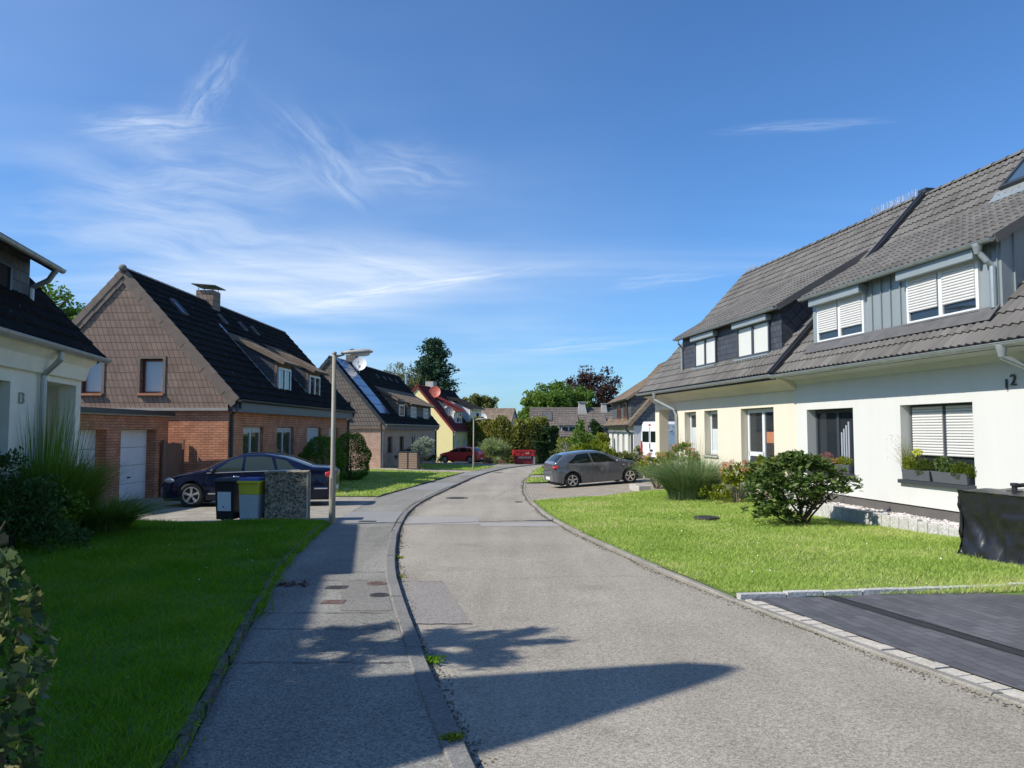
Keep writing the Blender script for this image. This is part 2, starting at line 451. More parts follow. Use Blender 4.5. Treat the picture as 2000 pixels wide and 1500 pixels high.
MT['shingle_grey'] = brick_mat('grey_brown_shingle', (.17, .138, .112), (.20, .162, .132), (.055, .042, .034), .20, .27, .013, .8, 1.0, rot=R(0), skew=.30, var=.12, dist=.02)
MT['slate'] = brick_mat('slate_cladding', (.048, .052, .064), (.066, .070, .085), (.020, .022, .027), .21, .155, .008, .5, 1.0, skew=.0, var=.12, dist=.02)
MT['slate_diag'] = brick_mat('slate_diagonal', (.048, .052, .064), (.064, .068, .082), (.016, .018, .022), .26, .26, .010, .5, 1.0, rot=R(45), var=.12, dist=.02, offset=0)
MT['slate_old'] = brick_mat('old_slate', (.075, .085, .095), (.105, .115, .12), (.03, .033, .036), .25, .2, .010, .6, 1.0, skew=.3, var=.25, dist=.02)
MT['tile_taupe'] = tile_mat('taupe_roof_tile', (.135, .127, .117), .24, .7, .8)
MT['tile_taupe_dark'] = tile_mat('grey_roof_tile', (.125, .112, .100), .14, .7, .8)
MT['tile_black'] = tile_mat('dark_roof_tile', (.022, .021, .020), .25, .75, 1.5, .6)
MT['tile_brown'] = tile_mat('brown_roof_tile', (.215, .165, .122), .22, .8, 1.2)
MT['tile_red'] = tile_mat('red_roof_tile', (.17, .030, .028), .2, .6, 1.2)
MT['tile_far'] = tile_mat('far_roof_tile', (.17, .145, .125), .15, .8, .8)
MT['mortar_grey'] = mat('ridge_mortar', (.20, .185, .17), .9, .2, 6, .5, 60)
MT['zinc'] = mat('zinc_gutter', (.40, .43, .42), .38, .10, 5, metal=.55, spec=.5)
MT['zinc_clad'] = mat('zinc_cladding', (.29, .325, .33), .42, .05, 1.5, metal=.25)
MT['dark_metal'] = mat('dark_gutter', (.045, .05, .052), .45, .15, 4, metal=.3)
MT['anthracite'] = mat('anthracite_frame', (.045, .052, .062), .4, .06, 4)
MT['flashing'] = mat('lead_flashing', (.10, .098, .096), .6, .2, 3, .3, 20)
MT['black_flash'] = mat('black_flashing', (.028, .03, .036), .45, .2, 3, .4, 25)
MT['white_pvc'] = mat('white_window_frame', (.68, .69, .69), .35, .03, 3)
MT['brown_frame'] = mat('brown_window_frame', (.13, .055, .028), .5, .15, 6)
MT['shutter'] = mat('white_shutter', (.60, .59, .565), .5, .03, 3)
MT['shutter_beige'] = mat('pale_shutter', (.60, .60, .57), .5, .04, 3)
MT['glass'] = glossy('dark_window_glass', (.022, .028, .034), .02, .9)
MT['glass_green'] = glossy('garden_window_glass', (.05, .075, .045), .02, .9)
MT['curtain'] = mat('net_curtain', (.42, .45, .50), .25, .10, 9, spec=.6, coat=.5, stretch=(8, 8, .4))
MT['curtain_white'] = mat('white_net_curtain', (.62, .61, .55), .35, .07, 7, spec=.5, coat=.3, stretch=(9, 9, .3))
MT['frost'] = mat('frosted_glass', (.56, .60, .60), .3, .06, 3, spec=.6)
MT['wood'] = mat('grey_wood_slat', (.36, .26, .18), .8, .2, 3, .4, 40, stretch=(1, 1, 12))
MT['wood_gate'] = mat('brown_gate_wood', (.22, .14, .10), .8, .2, 3, .4, 40, stretch=(12, 12, 1))
MT['trim_brown'] = mat('brown_verge_trim', (.175, .130, .10), .7, .18, 3, .3, 40)
MT['trim_pale'] = mat('pale_trim', (.34, .31, .27), .7, .12, 3)
MT['terracotta'] = mat('terracotta_sill', (.42, .17, .085), .7, .12, 6)
MT['white_door'] = mat('white_garage_door', (.80, .80, .78), .5, .06, 1.5)
MT['concrete'] = mat('concrete', (.40, .385, .35), .9, .14, 3, .4, 60)
MT['lamp_post'] = mat('lamp_post_paint', (.27, .245, .185), .55, .15, 4, .2, 50)
MT['lamp_head'] = mat('lamp_head_metal', (.36, .35, .315), .45, .08, 4)
MT['lamp_glass'] = glossy('lamp_glass', (.55, .56, .54), .15)
MT['solar'] = brick_mat('solar_panel', (.035, .075, .16), (.042, .088, .18), (.12, .14, .17), 1.0, .5, .02, .12, .1, var=.1, offset=0)
MT['dish_white'] = mat('white_dish', (.62, .62, .61), .5, .06, 4)
MT['dish_red'] = mat('red_dish', (.45, .085, .05), .5, .08, 4)
MT['dish_dark'] = mat('dark_dish', (.07, .085, .10), .5, .08, 4)
MT['navy'] = mat('navy_car_paint', (.005, .009, .032), .18, .08, 2, spec=.25, coat=.3)
MT['grey_paint'] = mat('grey_car_paint', (.115, .123, .140), .22, .05, 2, spec=.5, coat=1.0, metal=.35)
MT['red_paint'] = mat('red_car_paint', (.56, .03, .024), .3, .06, 2, spec=.5, coat=.8)
MT['white_paint'] = mat('white_van_paint', (.80, .81, .82), .35, .03, 2, coat=.5)
MT['car_glass'] = glossy('car_glass', (.008, .014, .010), .02, .4)
MT['car_glass_pale'] = glossy('pale_car_glass', (.035, .05, .042), .02, .5)
MT['tyre'] = mat('tyre_rubber', (.018, .018, .019), .85, .15, 8)
MT['black'] = mat('black_plastic', (.014, .014, .016), .6, .15, 6)
MT['rim'] = mat('alloy_rim', (.62, .60, .58), .3, .06, 6, metal=.6)
MT['red_light'] = mat('red_tail_light', (.50, .012, .016), .15, .12, 20, spec=.7, coat=1)
MT['clear_light'] = mat('headlight_glass', (.38, .40, .42), .12, .15, 25, spec=.8, coat=1)
MT['chrome'] = mat('chrome_strip', (.75, .76, .78), .15, .04, 5, metal=.9)
MT['plate'] = mat('number_plate_white', (.75, .75, .73), .5, .04, 5)
MT['bin_black'] = mat('black_bin_plastic', (.016, .017, .020), .55, .12, 5)
MT['bin_grey'] = mat('grey_bin_plastic', (.48, .53, .55), .6, .08, 5, .2, 40)
MT['bin_yellow'] = mat('yellow_bin_band', (.62, .56, .05), .55, .12, 5)
MT['bin_blue'] = mat('blue_bin_lid', (.02, .055, .24), .5, .1, 5)
MT['sticker'] = mat('white_sticker', (.74, .78, .82), .5, .10, 14, detail=8)
MT['tarp'] = mat('black_tarpaulin', (.014, .015, .017), .34, .2, 3, .25, 5, spec=.5, bdist=.03)
MT['hose'] = mat('dark_hose', (.022, .018, .022), .5, .1, 6)
MT['iron'] = mat('cast_iron', (.055, .052, .048), .7, .25, 12, .6, 60)
MT['rust'] = mat('rusty_iron', (.16, .105, .085), .8, .25, 14, .5, 60)
MT['skip_red'] = mat('skip_red_paint', (.46, .024, .024), .5, .14, 3)
MT['skip_dark'] = mat('skip_dark_red', (.15, .012, .018), .6, .14, 3)
MT['bark'] = mat('bark', (.13, .095, .065), .95, .3, 5, .8, 25, stretch=(1, 1, .25))
MT['bark_dark'] = mat('dark_bark', (.075, .052, .038), .95, .3, 7, .8, 30, stretch=(1, 1, .25))
MT['twig'] = mat('pale_twig', (.30, .24, .17), .9, .2, 8)
MT['planter'] = mat('grey_planter', (.095, .102, .115), .55, .07, 4)
MT['letter'] = mat('dark_letter', (.05, .05, .055), .5, .05, 5)
MT['letter_white'] = mat('white_letter', (.82, .80, .78), .6, .05, 5)
MT['yellow_fruit'] = mat('yellow_ornament', (.50, .46, .05), .4, .15, 8)
MT['spike'] = mat('white_bird_spikes', (.6, .62, .64), .4, .03, 5)
MT['stone_pale'] = mat('pale_stone', (.42, .40, .36), .9, .15, 5, .4, 50)
MT['inside'] = mat('dark_interior', (.012, .012, .014), .9, .2, 2)

LF = {}
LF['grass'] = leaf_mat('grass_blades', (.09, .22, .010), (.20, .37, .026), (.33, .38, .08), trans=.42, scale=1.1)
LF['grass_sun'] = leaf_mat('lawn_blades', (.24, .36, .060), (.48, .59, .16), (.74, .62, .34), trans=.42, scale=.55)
LF['reed'] = leaf_mat('ornamental_grass', (.085, .18, .020), (.20, .32, .050), (.20, .19, .07), trans=.25)
LF['reed_blue'] = leaf_mat('blue_green_grass', (.11, .18, .085), (.26, .34, .155), (.38, .40, .20), trans=.25)
LF['dark_shrub'] = leaf_mat('dark_shrub_leaves', (.030, .075, .020), (.085, .15, .045), trans=.2)
LF['ivy'] = leaf_mat('ivy_leaves', (.028, .055, .018), (.085, .125, .045), (.30, .26, .08), trans=.25, rough=.35)
LF['thuja'] = leaf_mat('thuja_leaves', (.045, .125, .014), (.12, .235, .032), (.20, .28, .04), trans=.22)
LF['rhodo'] = leaf_mat('rhododendron_leaves', (.040, .080, .020), (.12, .175, .045), (.27, .28, .09), trans=.2, rough=.35)
LF['hyd'] = leaf_mat('hydrangea_leaves', (.10, .15, .02), (.26, .28, .035), (.42, .36, .05), trans=.35)
LF['hyd_fl'] = leaf_mat('hydrangea_flowers', (.42, .22, .15), (.60, .40, .25), (.55, .18, .16), trans=.3)
LF['beech'] = leaf_mat('beech_hedge_leaves', (.10, .125, .028), (.29, .29, .07), (.46, .34, .11), trans=.3, scale=.6)
LF['hedge_dark'] = leaf_mat('dark_hedge_leaves', (.012, .034, .012), (.035, .070, .020), trans=.2)
LF['yellowgreen'] = leaf_mat('yellow_green_leaves', (.10, .15, .02), (.25, .28, .035), (.36, .34, .05), trans=.35)
LF['green'] = leaf_mat('green_leaves', (.060, .125, .024), (.16, .25, .05), (.26, .32, .08), trans=.3, scale=.5)
LF['olive'] = leaf_mat('olive_leaves', (.10, .12, .04), (.23, .25, .09), (.36, .30, .10), trans=.3, scale=.5)
LF['birch'] = leaf_mat('birch_leaves', (.095, .115, .05), (.20, .21, .10), (.28, .24, .10), trans=.3, scale=.6)
LF['spruce'] = leaf_mat('spruce_needles', (.024, .060, .036), (.07, .125, .072), trans=.12, scale=.6)
LF['copper'] = leaf_mat('copper_beech_leaves', (.030, .017, .016), (.085, .045, .036), (.12, .07, .04), trans=.25, scale=.6)
LF['silver'] = leaf_mat('silver_leaves', (.20, .25, .18), (.40, .45, .34), trans=.3)
LF['willow'] = leaf_mat('willow_leaves', (.16, .23, .08), (.36, .42, .19), (.36, .38, .20), trans=.3)
LF['heather'] = leaf_mat('heather_flowers', (.20, .08, .09), (.34, .17, .17), (.16, .18, .06), trans=.2)
LF['redleaf'] = leaf_mat('red_leaves', (.32, .045, .03), (.48, .10, .05), (.35, .30, .05), trans=.3)
LF['yellowflower'] = leaf_mat('yellow_flowers', (.42, .46, .05), (.62, .62, .12), trans=.3)
LF['moss_ball'] = leaf_mat('clipped_ball_leaves', (.040, .070, .008), (.095, .130, .012), trans=.2)

# ------------------------------------------------------------------ mesh helpers
class MB:
    """collects shapes; build() links them as ONE mesh object"""
    def __init__(s):
        s.v = []; s.f = []; s.m = []; s.mi = 0

    def add(s, vs, fs):
        o = len(s.v)
        s.v.extend([tuple(p) for p in vs])
        for f in fs:
            s.f.append([i + o for i in f]); s.m.append(s.mi)
        return s

    def box(s, x0, y0, z0, x1, y1, z1):
        vs = [(x, y, z) for z in (z0, z1) for y in (y0, y1) for x in (x0, x1)]
        return s.add(vs, [(0, 2, 3, 1), (4, 5, 7, 6), (0, 1, 5, 4), (2, 6, 7, 3), (0, 4, 6, 2), (1, 3, 7, 5)])

    def quad(s, a, b, c, d): return s.add([a, b, c, d], [(0, 1, 2, 3)])

    def prism(s, pts, vec):
        """closed polygon pts (3D) extruded along vec"""
        n = len(pts); vec = Vector(vec)
        vs = [Vector(p) for p in pts] + [Vector(p) + vec for p in pts]
        fs = [tuple(range(n))[::-1], tuple(range(n, 2 * n))] + [(i, (i + 1) % n, n + (i + 1) % n, n + i) for i in range(n)]
        return s.add(vs, fs)

    def tube(s, path, r, seg=8, caps=True):
        path = [Vector(p) for p in path]; n = len(path)
        rs = r if isinstance(r, (list, tuple)) else [r] * n
        vs = []; up = Vector((0.13, 0.21, 1)).normalized()
        prev = None
        for i, p in enumerate(path):
            d = (path[min(i + 1, n - 1)] - path[max(i - 1, 0)])
            d = d.normalized() if d.length > 1e-9 else Vector((0, 0, 1))
            if prev is None:
                a = d.cross(up if abs(d.dot(up)) < .95 else Vector((1, 0, 0))).normalized()
            else:
                a = (prev - d * prev.dot(d)).normalized()
            prev = a; b = d.cross(a)
            for k in range(seg):
                t = 2 * math.pi * k / seg
                vs.append(p + (a * math.cos(t) + b * math.sin(t)) * rs[i])
        fs = [(i * seg + k, i * seg + (k + 1) % seg, (i + 1) * seg + (k + 1) % seg, (i + 1) * seg + k) for i in range(n - 1) for k in range(seg)]
        if caps:
            fs += [tuple(range(seg))[::-1], tuple(range((n - 1) * seg, n * seg))]
        return s.add(vs, fs)

    def lathe(s, prof, c=(0, 0, 0), axis='Z', seg=24, arc=2 * math.pi):
        """prof: (r, h) pairs"""
        vs = []
        for r, h in prof:
            for k in range(seg):
                t = arc * k / seg
                x, y = r * math.cos(t), r * math.sin(t)
                p = {'Z': (x, y, h), 'Y': (x, h, y), 'X': (h, x, y)}[axis]
                vs.append((c[0] + p[0], c[1] + p[1], c[2] + p[2]))
        n = len(prof)
        fs = [(i * seg + k, i * seg + (k + 1) % seg, (i + 1) * seg + (k + 1) % seg, (i + 1) * seg + k) for i in range(n - 1) for k in range(seg)]
        return s.add(vs, fs)

    def ball(s, c, r, seg=12, rings=8):
        prof = [(max(1e-4, math.sin(math.pi * i / rings)), -math.cos(math.pi * i / rings)) for i in range(rings + 1)]
        vs = []
        r = r if isinstance(r, (tuple, list)) else (r, r, r)
        for q, h in prof:
            for k in range(seg):
                t = 2 * math.pi * k / seg
                vs.append((c[0] + q * math.cos(t) * r[0], c[1] + q * math.sin(t) * r[1], c[2] + h * r[2]))
        fs = [(i * seg + k, i * seg + (k + 1) % seg, (i + 1) * seg + (k + 1) % seg, (i + 1) * seg + k) for i in range(rings) for k in range(seg)]
        return s.add(vs, fs)

    def halfgutter(s, x, y0, y1, z, r=.065, seg=8):
        """open half-round gutter along y with bead and joints"""
        vs = []; t = .006
        prof = [(r * math.cos(math.pi + math.pi * k / seg), r * math.sin(math.pi + math.pi * k / seg)) for k in range(seg + 1)]
        prof += [((r - t) * math.cos(2 * math.pi - math.pi * k / seg), (r - t) * math.sin(2 * math.pi - math.pi * k / seg)) for k in range(seg + 1)]
        n = len(prof)
        for y in (y0, y1):
            vs += [(x + a, y, z + b) for a, b in prof]
        fs = [(i, (i + 1) % n, n + (i + 1) % n, n + i) for i in range(n)]
        s.add(vs, fs)
        for y in (y0, y1):      # end discs
            s.add([(x + r * math.cos(math.pi + math.pi * k / 10), y, z + r * math.sin(math.pi + math.pi * k / 10)) for k in range(11)], [tuple(range(11))])
        for sx in (-1, 1):
            s.tube([(x + sx * r, y0, z), (x + sx * r, y1, z)], .009, 6)
        k = y0 + .35
        while k < y1:
            ring = [(x + (r + .006) * math.cos(math.pi + math.pi * j / 8), z + (r + .006) * math.sin(math.pi + math.pi * j / 8)) for j in range(9)]
            s.add([(a, yy, b) for yy in (k, k + .025) for a, b in ring], [(i, i + 1, 10 + i, 9 + i) for i in range(8)])
            k += .72
        return s

    def build(s, name, mats, parent=None, smooth=False, loc=None, rot=None, bevel=0):
        me = bpy.data.meshes.new(name)
        me.from_pydata(s.v, [], s.f)
        mats = mats if isinstance(mats, (list, tuple)) else [mats]
        for m in mats: me.materials.append(m)
        if len(mats) > 1: me.polygons.foreach_set('material_index', s.m)
        if smooth: me.polygons.foreach_set('use_smooth', [True] * len(me.polygons))
        me.update()
        if bevel:
            bm = bmesh.new(); bm.from_mesh(me)
            bmesh.ops.remove_doubles(bm, verts=bm.verts, dist=1e-5)
            es = [e for e in bm.edges if len(e.link_faces) == 2 and e.calc_face_angle(0) > .5]
            bmesh.ops.bevel(bm, geom=es, offset=bevel, segments=2, affect='EDGES', profile=.6)
            bmesh.ops.recalc_face_normals(bm, faces=bm.faces)
            bm.to_mesh(me); bm.free()
        o = bpy.data.objects.new(name, me)
        C.objects.link(o)
        if parent: o.parent = parent
        if loc is not None: o.location = loc
        if rot is not None: o.rotation_euler = rot
        return o


def tag(o, label=None, cat=None, group=None, kind=None):
    if label: o['label'] = label
    if cat: o['category'] = cat
    if group: o['group'] = group
    if kind: o['kind'] = kind
    return o


def thing(name, loc, label, cat, rotz=0, group=None):
    o = bpy.data.objects.new(name, None)
    o.empty_display_size = .3
    C.objects.link(o)
    o.location = loc; o.rotation_euler = (0, 0, rotz)
    return tag(o, label, cat, group)


def np_mesh(name, verts, faces_n, m, parent=None, loc=None):
    """verts (F*k,3): separate k-gons"""
    k = faces_n; nv = len(verts); nf = nv // k
    me = bpy.data.meshes.new(name)
    me.vertices.add(nv); me.vertices.foreach_set('co', np.ascontiguousarray(verts, np.float32).ravel())
    me.loops.add(nv); me.loops.foreach_set('vertex_index', np.arange(nv, dtype=np.int32))
    me.polygons.add(nf)
    me.polygons.foreach_set('loop_start', np.arange(0, nv, k, dtype=np.int32))
    me.polygons.foreach_set('loop_total', np.full(nf, k, np.int32))
    me.materials.append(m)
    me.update(calc_edges=True)
    o = bpy.data.objects.new(name, me); C.objects.link(o)
    if parent: o.parent = parent
    if loc is not None: o.location = loc
    return o


def unit(v): return v / np.maximum(np.linalg.norm(v, axis=1, keepdims=True), 1e-9)


def leaf_quads(cen, size, dirs=None, aspect=.5, flat=0.0, jitter=.6):
    """diamond leaves: cen (N,3); dirs = pointing direction"""
    n = len(cen)
    d = rng.normal(size=(n, 3)) if dirs is None else unit(dirs) + rng.normal(size=(n, 3)) * jitter
    d = unit(d)
    up = rng.normal(size=(n, 3)); up[:, 2] += flat
    s = unit(np.cross(d, up))
    nn = np.cross(s, d)
    L = (size * rng.uniform(.6, 1.3, n))[:, None]
    b = cen - d * L * .5; t = cen + d * L * .5
    w = L * aspect * .5
    l = cen - s * w + nn * L * .06; r = cen + s * w + nn * L * .06
    return np.stack([b, r, t, l], 1).reshape(-1, 3)


def clump_crown(center, radii, nclump, nleaf, size, clump_r=.35, shell=.55, aspect=.55, bottom=-1.0, droop=0.0, lumps=None, flat=.4):
    """leaf clumps spread through an ellipsoid with gaps"""
    c = np.array(center); rad = np.array(radii)
    out = []
    per = max(1, nleaf // nclump)
    k = 0
    while k < nclump:
        p = unit(rng.normal(size=(1, 3)))[0]
        if p[2] < bottom: continue
        p = p * (shell + (1 - shell) * rng.random() ** .6)
        cc = c + p * rad * rng.uniform(.82, 1.06)
        cr = clump_r * rad.mean() * rng.uniform(.6, 1.25)
        q = unit(rng.normal(size=(per, 3))) * (rng.random((per, 1)) ** .45) * cr * np.array([1, 1, .75])
        pts = cc + q
        dirs = q + p * cr * .6; dirs[:, 2] -= droop * cr
        out.append(leaf_quads(pts, size, dirs, aspect, flat, .7))
        k += 1
    return np.concatenate(out)


def limbs(mb, base, top, r0, spread, n, tips, seg=7):
    """tapered trunk with limbs reaching into the crown"""
    base = Vector(base); top = Vector(top)
    path = []; m = 7
    for i in range(m):
        f = i / (m - 1)
        path.append(base.lerp(top, f) + Vector((random.uniform(-1, 1), random.uniform(-1, 1), 0)) * spread * .05 * math.sin(math.pi * f))
    mb.tube(path, [r0 * (1 - .75 * i / (m - 1)) * (1.25 if i == 0 else 1) for i in range(m)], seg)
    for i in range(n):
        f = random.uniform(.30, .9)
        p = base.lerp(top, f)
        a = 2 * math.pi * (i / n) + random.uniform(-.4, .4)
        e = Vector((math.cos(a), math.sin(a), random.uniform(.25, 1.0))) * spread * random.uniform(.55, .95) * (1.15 - .5 * f)
        mid = p + e * .5 + Vector((0, 0, .08 * spread))
        mb.tube([p, mid, p + e], [r0 * .42 * (1 - .5 * f), r0 * .25, r0 * .07], 5)


def tile_roof(mb, O, U, V, N, lu, lv, tw=.30, tl=.34, amp=.022, step=.022, kind='wave', u_skip=None):
    """separate overlapping tiles on a slope: O lower corner, U along eave, V up the slope, N outwards"""
    O, U, V, N = Vector(O), Vector(U), Vector(V), Vector(N)
    nu = max(1, round(lu / tw)); tw = lu / nu
    nv = max(1, round(lv / tl)); tl = lv / nv
    if kind == 'wave':
        prof = [(0, .9), (.12, .35), (.3, 0), (.5, .15), (.68, .75), (.84, 1.0), (1.0, .92)]
    elif kind == 'flat':
        prof = [(0, 1.0), (.10, 1.0), (.14, 0.1), (.52, .1), (.56, .9), (.66, .9), (.70, .1), (.96, .1), (1.0, 1.0)]
    else:
        prof = [(0, .2), (.5, 0), (1, .2)]
    np_ = len(prof)
    for j in range(nv):
        for i in range(nu):
            a = O + U * (i * tw) + V * (j * tl)
            jz = random.uniform(-.003, .003)
            vs = []
            for f, h in prof:                       # lower lip bottom, lower lip top, upper end
                p = a + U * (f * tw * .985)
                vs.append(p + N * (amp * h + .004 + jz))
            for f, h in prof:
                p = a + U * (f * tw * .985)
                vs.append(p + N * (amp * h + step + .006 + jz))
            for f, h in prof:
                p = a + U * (f * tw * .985) + V * (tl * 1.04)
                vs.append(p + N * (amp * h + .003))
            fs = [(k, k + 1, np_ + k + 1, np_ + k) for k in range(np_ - 1)] + [(np_ + k, np_ + k + 1, 2 * np_ + k + 1, 2 * np_ + k) for k in range(np_ - 1)]
            mb.add(vs, fs)
    return mb


def wall_front(mb, X, y0, y1, z0, z1, ops, depth, din):
    """wall in the plane x=X with openings (ya,yb,za,zb) and reveals running inwards by din*depth"""
    ys = sorted({y0, y1, *[o[0] for o in ops], *[o[1] for o in ops]})
    zs = sorted({z0, z1, *[o[2] for o in ops], *[o[3] for o in ops]})
    for a, b in zip(ys[:-1], ys[1:]):
        for c, d in zip(zs[:-1], zs[1:]):
            if any(o[0] <= a + 1e-6 and b <= o[1] + 1e-6 and o[2] <= c + 1e-6 and d <= o[3] + 1e-6 for o in ops): continue
            mb.quad((X, a, c), (X, b, c), (X, b, d), (X, a, d))
    Xi = X + din * depth
    for ya, yb, za, zb in ops:
        mb.quad((X, ya, za), (Xi, ya, za), (Xi, ya, zb), (X, ya, zb))
        mb.quad((X, yb, za), (Xi, yb, za), (Xi, yb, zb), (X, yb, zb))
        mb.quad((X, ya, zb), (Xi, ya, zb), (Xi, yb, zb), (X, yb, zb))
        mb.quad((X, ya, za), (Xi, ya, za), (Xi, yb, za), (X, yb, za))


def gable(mb, Y, w0, w1, zb, topf, breaks, ops, depth, s, dy):
    """gable wall in the plane y=Y; topf(w) gives its upper edge; openings (wa,wb,za,zb)"""
    ws = sorted({w0, w1, *[b for b in breaks if w0 < b < w1], *[o[0] for o in ops], *[o[1] for o in ops]})
    for a, b in zip(ws[:-1], ws[1:]):
        os_ = sorted([o for o in ops if o[0] <= a + 1e-6 and b <= o[1] + 1e-6], key=lambda o: o[2])
        lo = zb
        for o in os_:
            mb.quad((s * a, Y, lo), (s * b, Y, lo), (s * b, Y, o[2]), (s * a, Y, o[2])); lo = o[3]
        mb.quad((s * a, Y, lo), (s * b, Y, lo), (s * b, Y, topf(b)), (s * a, Y, topf(a)))
    Yi = Y + dy * depth
    for a, b, c, d in ops:
        a, b = s * a, s * b
        mb.quad((a, Y, c), (a, Yi, c), (a, Yi, d), (a, Y, d)); mb.quad((b, Y, c), (b, Yi, c), (b, Yi, d), (b, Y, d))
        mb.quad((a, Y, d), (a, Yi, d), (b, Yi, d), (b, Y, d)); mb.quad((a, Y, c), (a, Yi, c), (b, Yi, c), (b, Y, c))


def frame_mb(mb, P, A, B, N, w, h, fw=.07, n=1, th=.06, bars=()):
    """window frame as bars: P corner, A across, B up, N outwards; n casements"""
    P, A, B, N = Vector(P), Vector(A), Vector(B), Vector(N)
    def bar(a0, b0, a1, b1):
        q = [P + A * a0 + B * b0, P + A * a1 + B * b0, P + A * a1 + B * b1, P + A * a0 + B * b1]
        mb.prism(q, N * th)
    bar(0, 0, w, fw); bar(0, h - fw, w, h); bar(0, fw, fw, h - fw); bar(w - fw, fw, w, h - fw)
    for k in range(1, n):
        c = w * k / n
        bar(c - fw * .7, fw, c + fw * .7, h - fw)
    for (a0, b0, a1, b1) in bars: bar(a0, b0, a1, b1)


def window_x(parent, s, X, y0, y1, z0, z1, fm, gm, n=2, fw=.07, sill=None, shutter=0, sm=None, bars=(), half=None, label=None):
    """window in a plane facing the street (x = X); s>0 inward is +x"""
    mb = MB()
    frame_mb(mb, (X + s * .06, y0, z0), (0, 1, 0), (0, 0, 1), (-s, 0, 0), y1 - y0, z1 - z0, fw, n, .06, bars)
    w = mb.build('window', fm, parent)
    if label: w['label'] = label
    g = MB(); xp = X + s * .035
    g.quad((xp, y0 + .01, z0 + .01), (xp, y1 - .01, z0 + .01), (xp, y1 - .01, z1 - .01), (xp, y0 + .01, z1 - .01))
    g.build('pane', gm, w)
    if half:                                   # lower half obscured
        hb = MB(); hb.quad((xp - s * .006, y0 + fw, z0 + fw), (xp - s * .006, y1 - fw, z0 + fw), (xp - s * .006, y1 - fw, z0 + half), (xp - s * .006, y0 + fw, z0 + half))
        hb.build('privacy_film', MT['frost'], w)
    if sill:
        sb = MB(); sb.box(min(X + s * .02, X - s * sill[0]), y0 - .05, z0 - .05, max(X + s * .02, X - s * sill[0]), y1 + .05, z0 - .004)
        sb.build('sill', sill[1], w)
    if shutter:
        for k in range(n):
            ya = y0 + (y1 - y0) * k / n + fw; yb = y0 + (y1 - y0) * (k + 1) / n - fw
            zz = z1 - fw * .5; zl = z1 - (z1 - z0) * shutter
            sb = MB()
            while zz > zl:
                h = .052
                q = [(X - s * .008, ya, zz), (X - s * .020, ya, zz - h * .3), (X - s * .020, ya, zz - h * .65), (X - s * .006, ya, zz - h * .93), (X + s * .01, ya, zz - h * .93), (X + s * .01, ya, zz)]
                sb.prism(q, (0, yb - ya, 0)); zz -= h
            sb.build('roller_shutter', sm or MT['shutter'], w)
    return w


def window_y(parent, Y, x0, x1, z0, z1, fm, gm, n=1, fw=.06, sill=None, dy=1):
    mb = MB()
    frame_mb(mb, (x0, Y + dy * .05, z0), (1, 0, 0), (0, 0, 1), (0, -dy, 0), x1 - x0, z1 - z0, fw, n, .05)
    w = mb.build('window', fm, parent)
    g = MB(); yp = Y + dy * .03
    g.quad((x0 + .01, yp, z0 + .01), (x1 - .01, yp, z0 + .01), (x1 - .01, yp, z1 - .01), (x0 + .01, yp, z1 - .01))
    g.build('pane', gm, w)
    if sill:
        sb = MB(); sb.box(x0 - .06, min(Y, Y - dy * .22), z0 - .06, x1 + .06, max(Y, Y - dy * .22), z0 - .004)
        sb.build('sill', sill, w)
    return w


def dormer(parent, s, y0, y1, wf, zbot, zgut, wj, zj, clad, roofm, ov=.33, side=.10, kind='wave', gut=None, tw=.3, tl=.34, clad_side=None, amp=.022):
    """shed dormer: face at wf, roof rises from its gutter to the main slope at (wj, zj)"""
    slope = (zj - zgut) / (wj - (wf - ov))
    ztop = zgut + slope * ov - .06
    mb = MB()
    prof = [(wf, zbot), (wf, ztop), (wj + .1, zj - .04), (wj + .1, zbot)]
    mb.prism([(s * a, y0, b) for a, b in prof], (0, y1 - y0, 0))
    if clad_side:
        mb.mi = 1
        for yy in (y0 - .004, y1 + .004):
            mb.add([(s * a, yy, b) for a, b in [(wf + .12, zbot), (wf + .12, ztop), (wj + .1, zj - .04), (wj + .1, zbot)]], [(0, 1, 2, 3)])
    d = mb.build('dormer', [clad, clad_side] if clad_side else clad, parent)
    rb = MB()
    a0 = Vector((s * (wf - ov), y0 - side, zgut)); a1 = Vector((s * wj, y0 - side, zj))
    V = (a1 - a0); lv = V.length; V.normalize(); U = Vector((0, 1, 0)); N = Vector((-s * V.z, 0, abs(V.x)))
    rb.prism([a0 - N * .09, a1 - N * .09, a1 + N * .0, a0 + N * .0], (0, y1 - y0 + 2 * side, 0))
    tile_roof(rb, a0 + N * .002, U, V, N, y1 - y0 + 2 * side, lv, tw, tl, amp, .02, kind)
    rb.build('dormer_roof', roofm, d)
    for yy in (y0 - side - .03, y1 + side):       # verge tiles
        vb = MB(); q = [a0 - N * .10, a1 - N * .10, a1 + N * .05, a0 + N * .05]
        q = [Vector((p.x, yy, p.z)) for p in q]
        vb.prism(q, (0, .03, 0)); vb.build('verge', roofm, d)
    if gut:
        MB().halfgutter(s * (wf - ov - .05), y0 - side, y1 + side, zgut - .02, .06).build('gutter', gut, d, smooth=False)
    return d


def downpipe(path, r=.045): return MB().tube(path, r, 10)


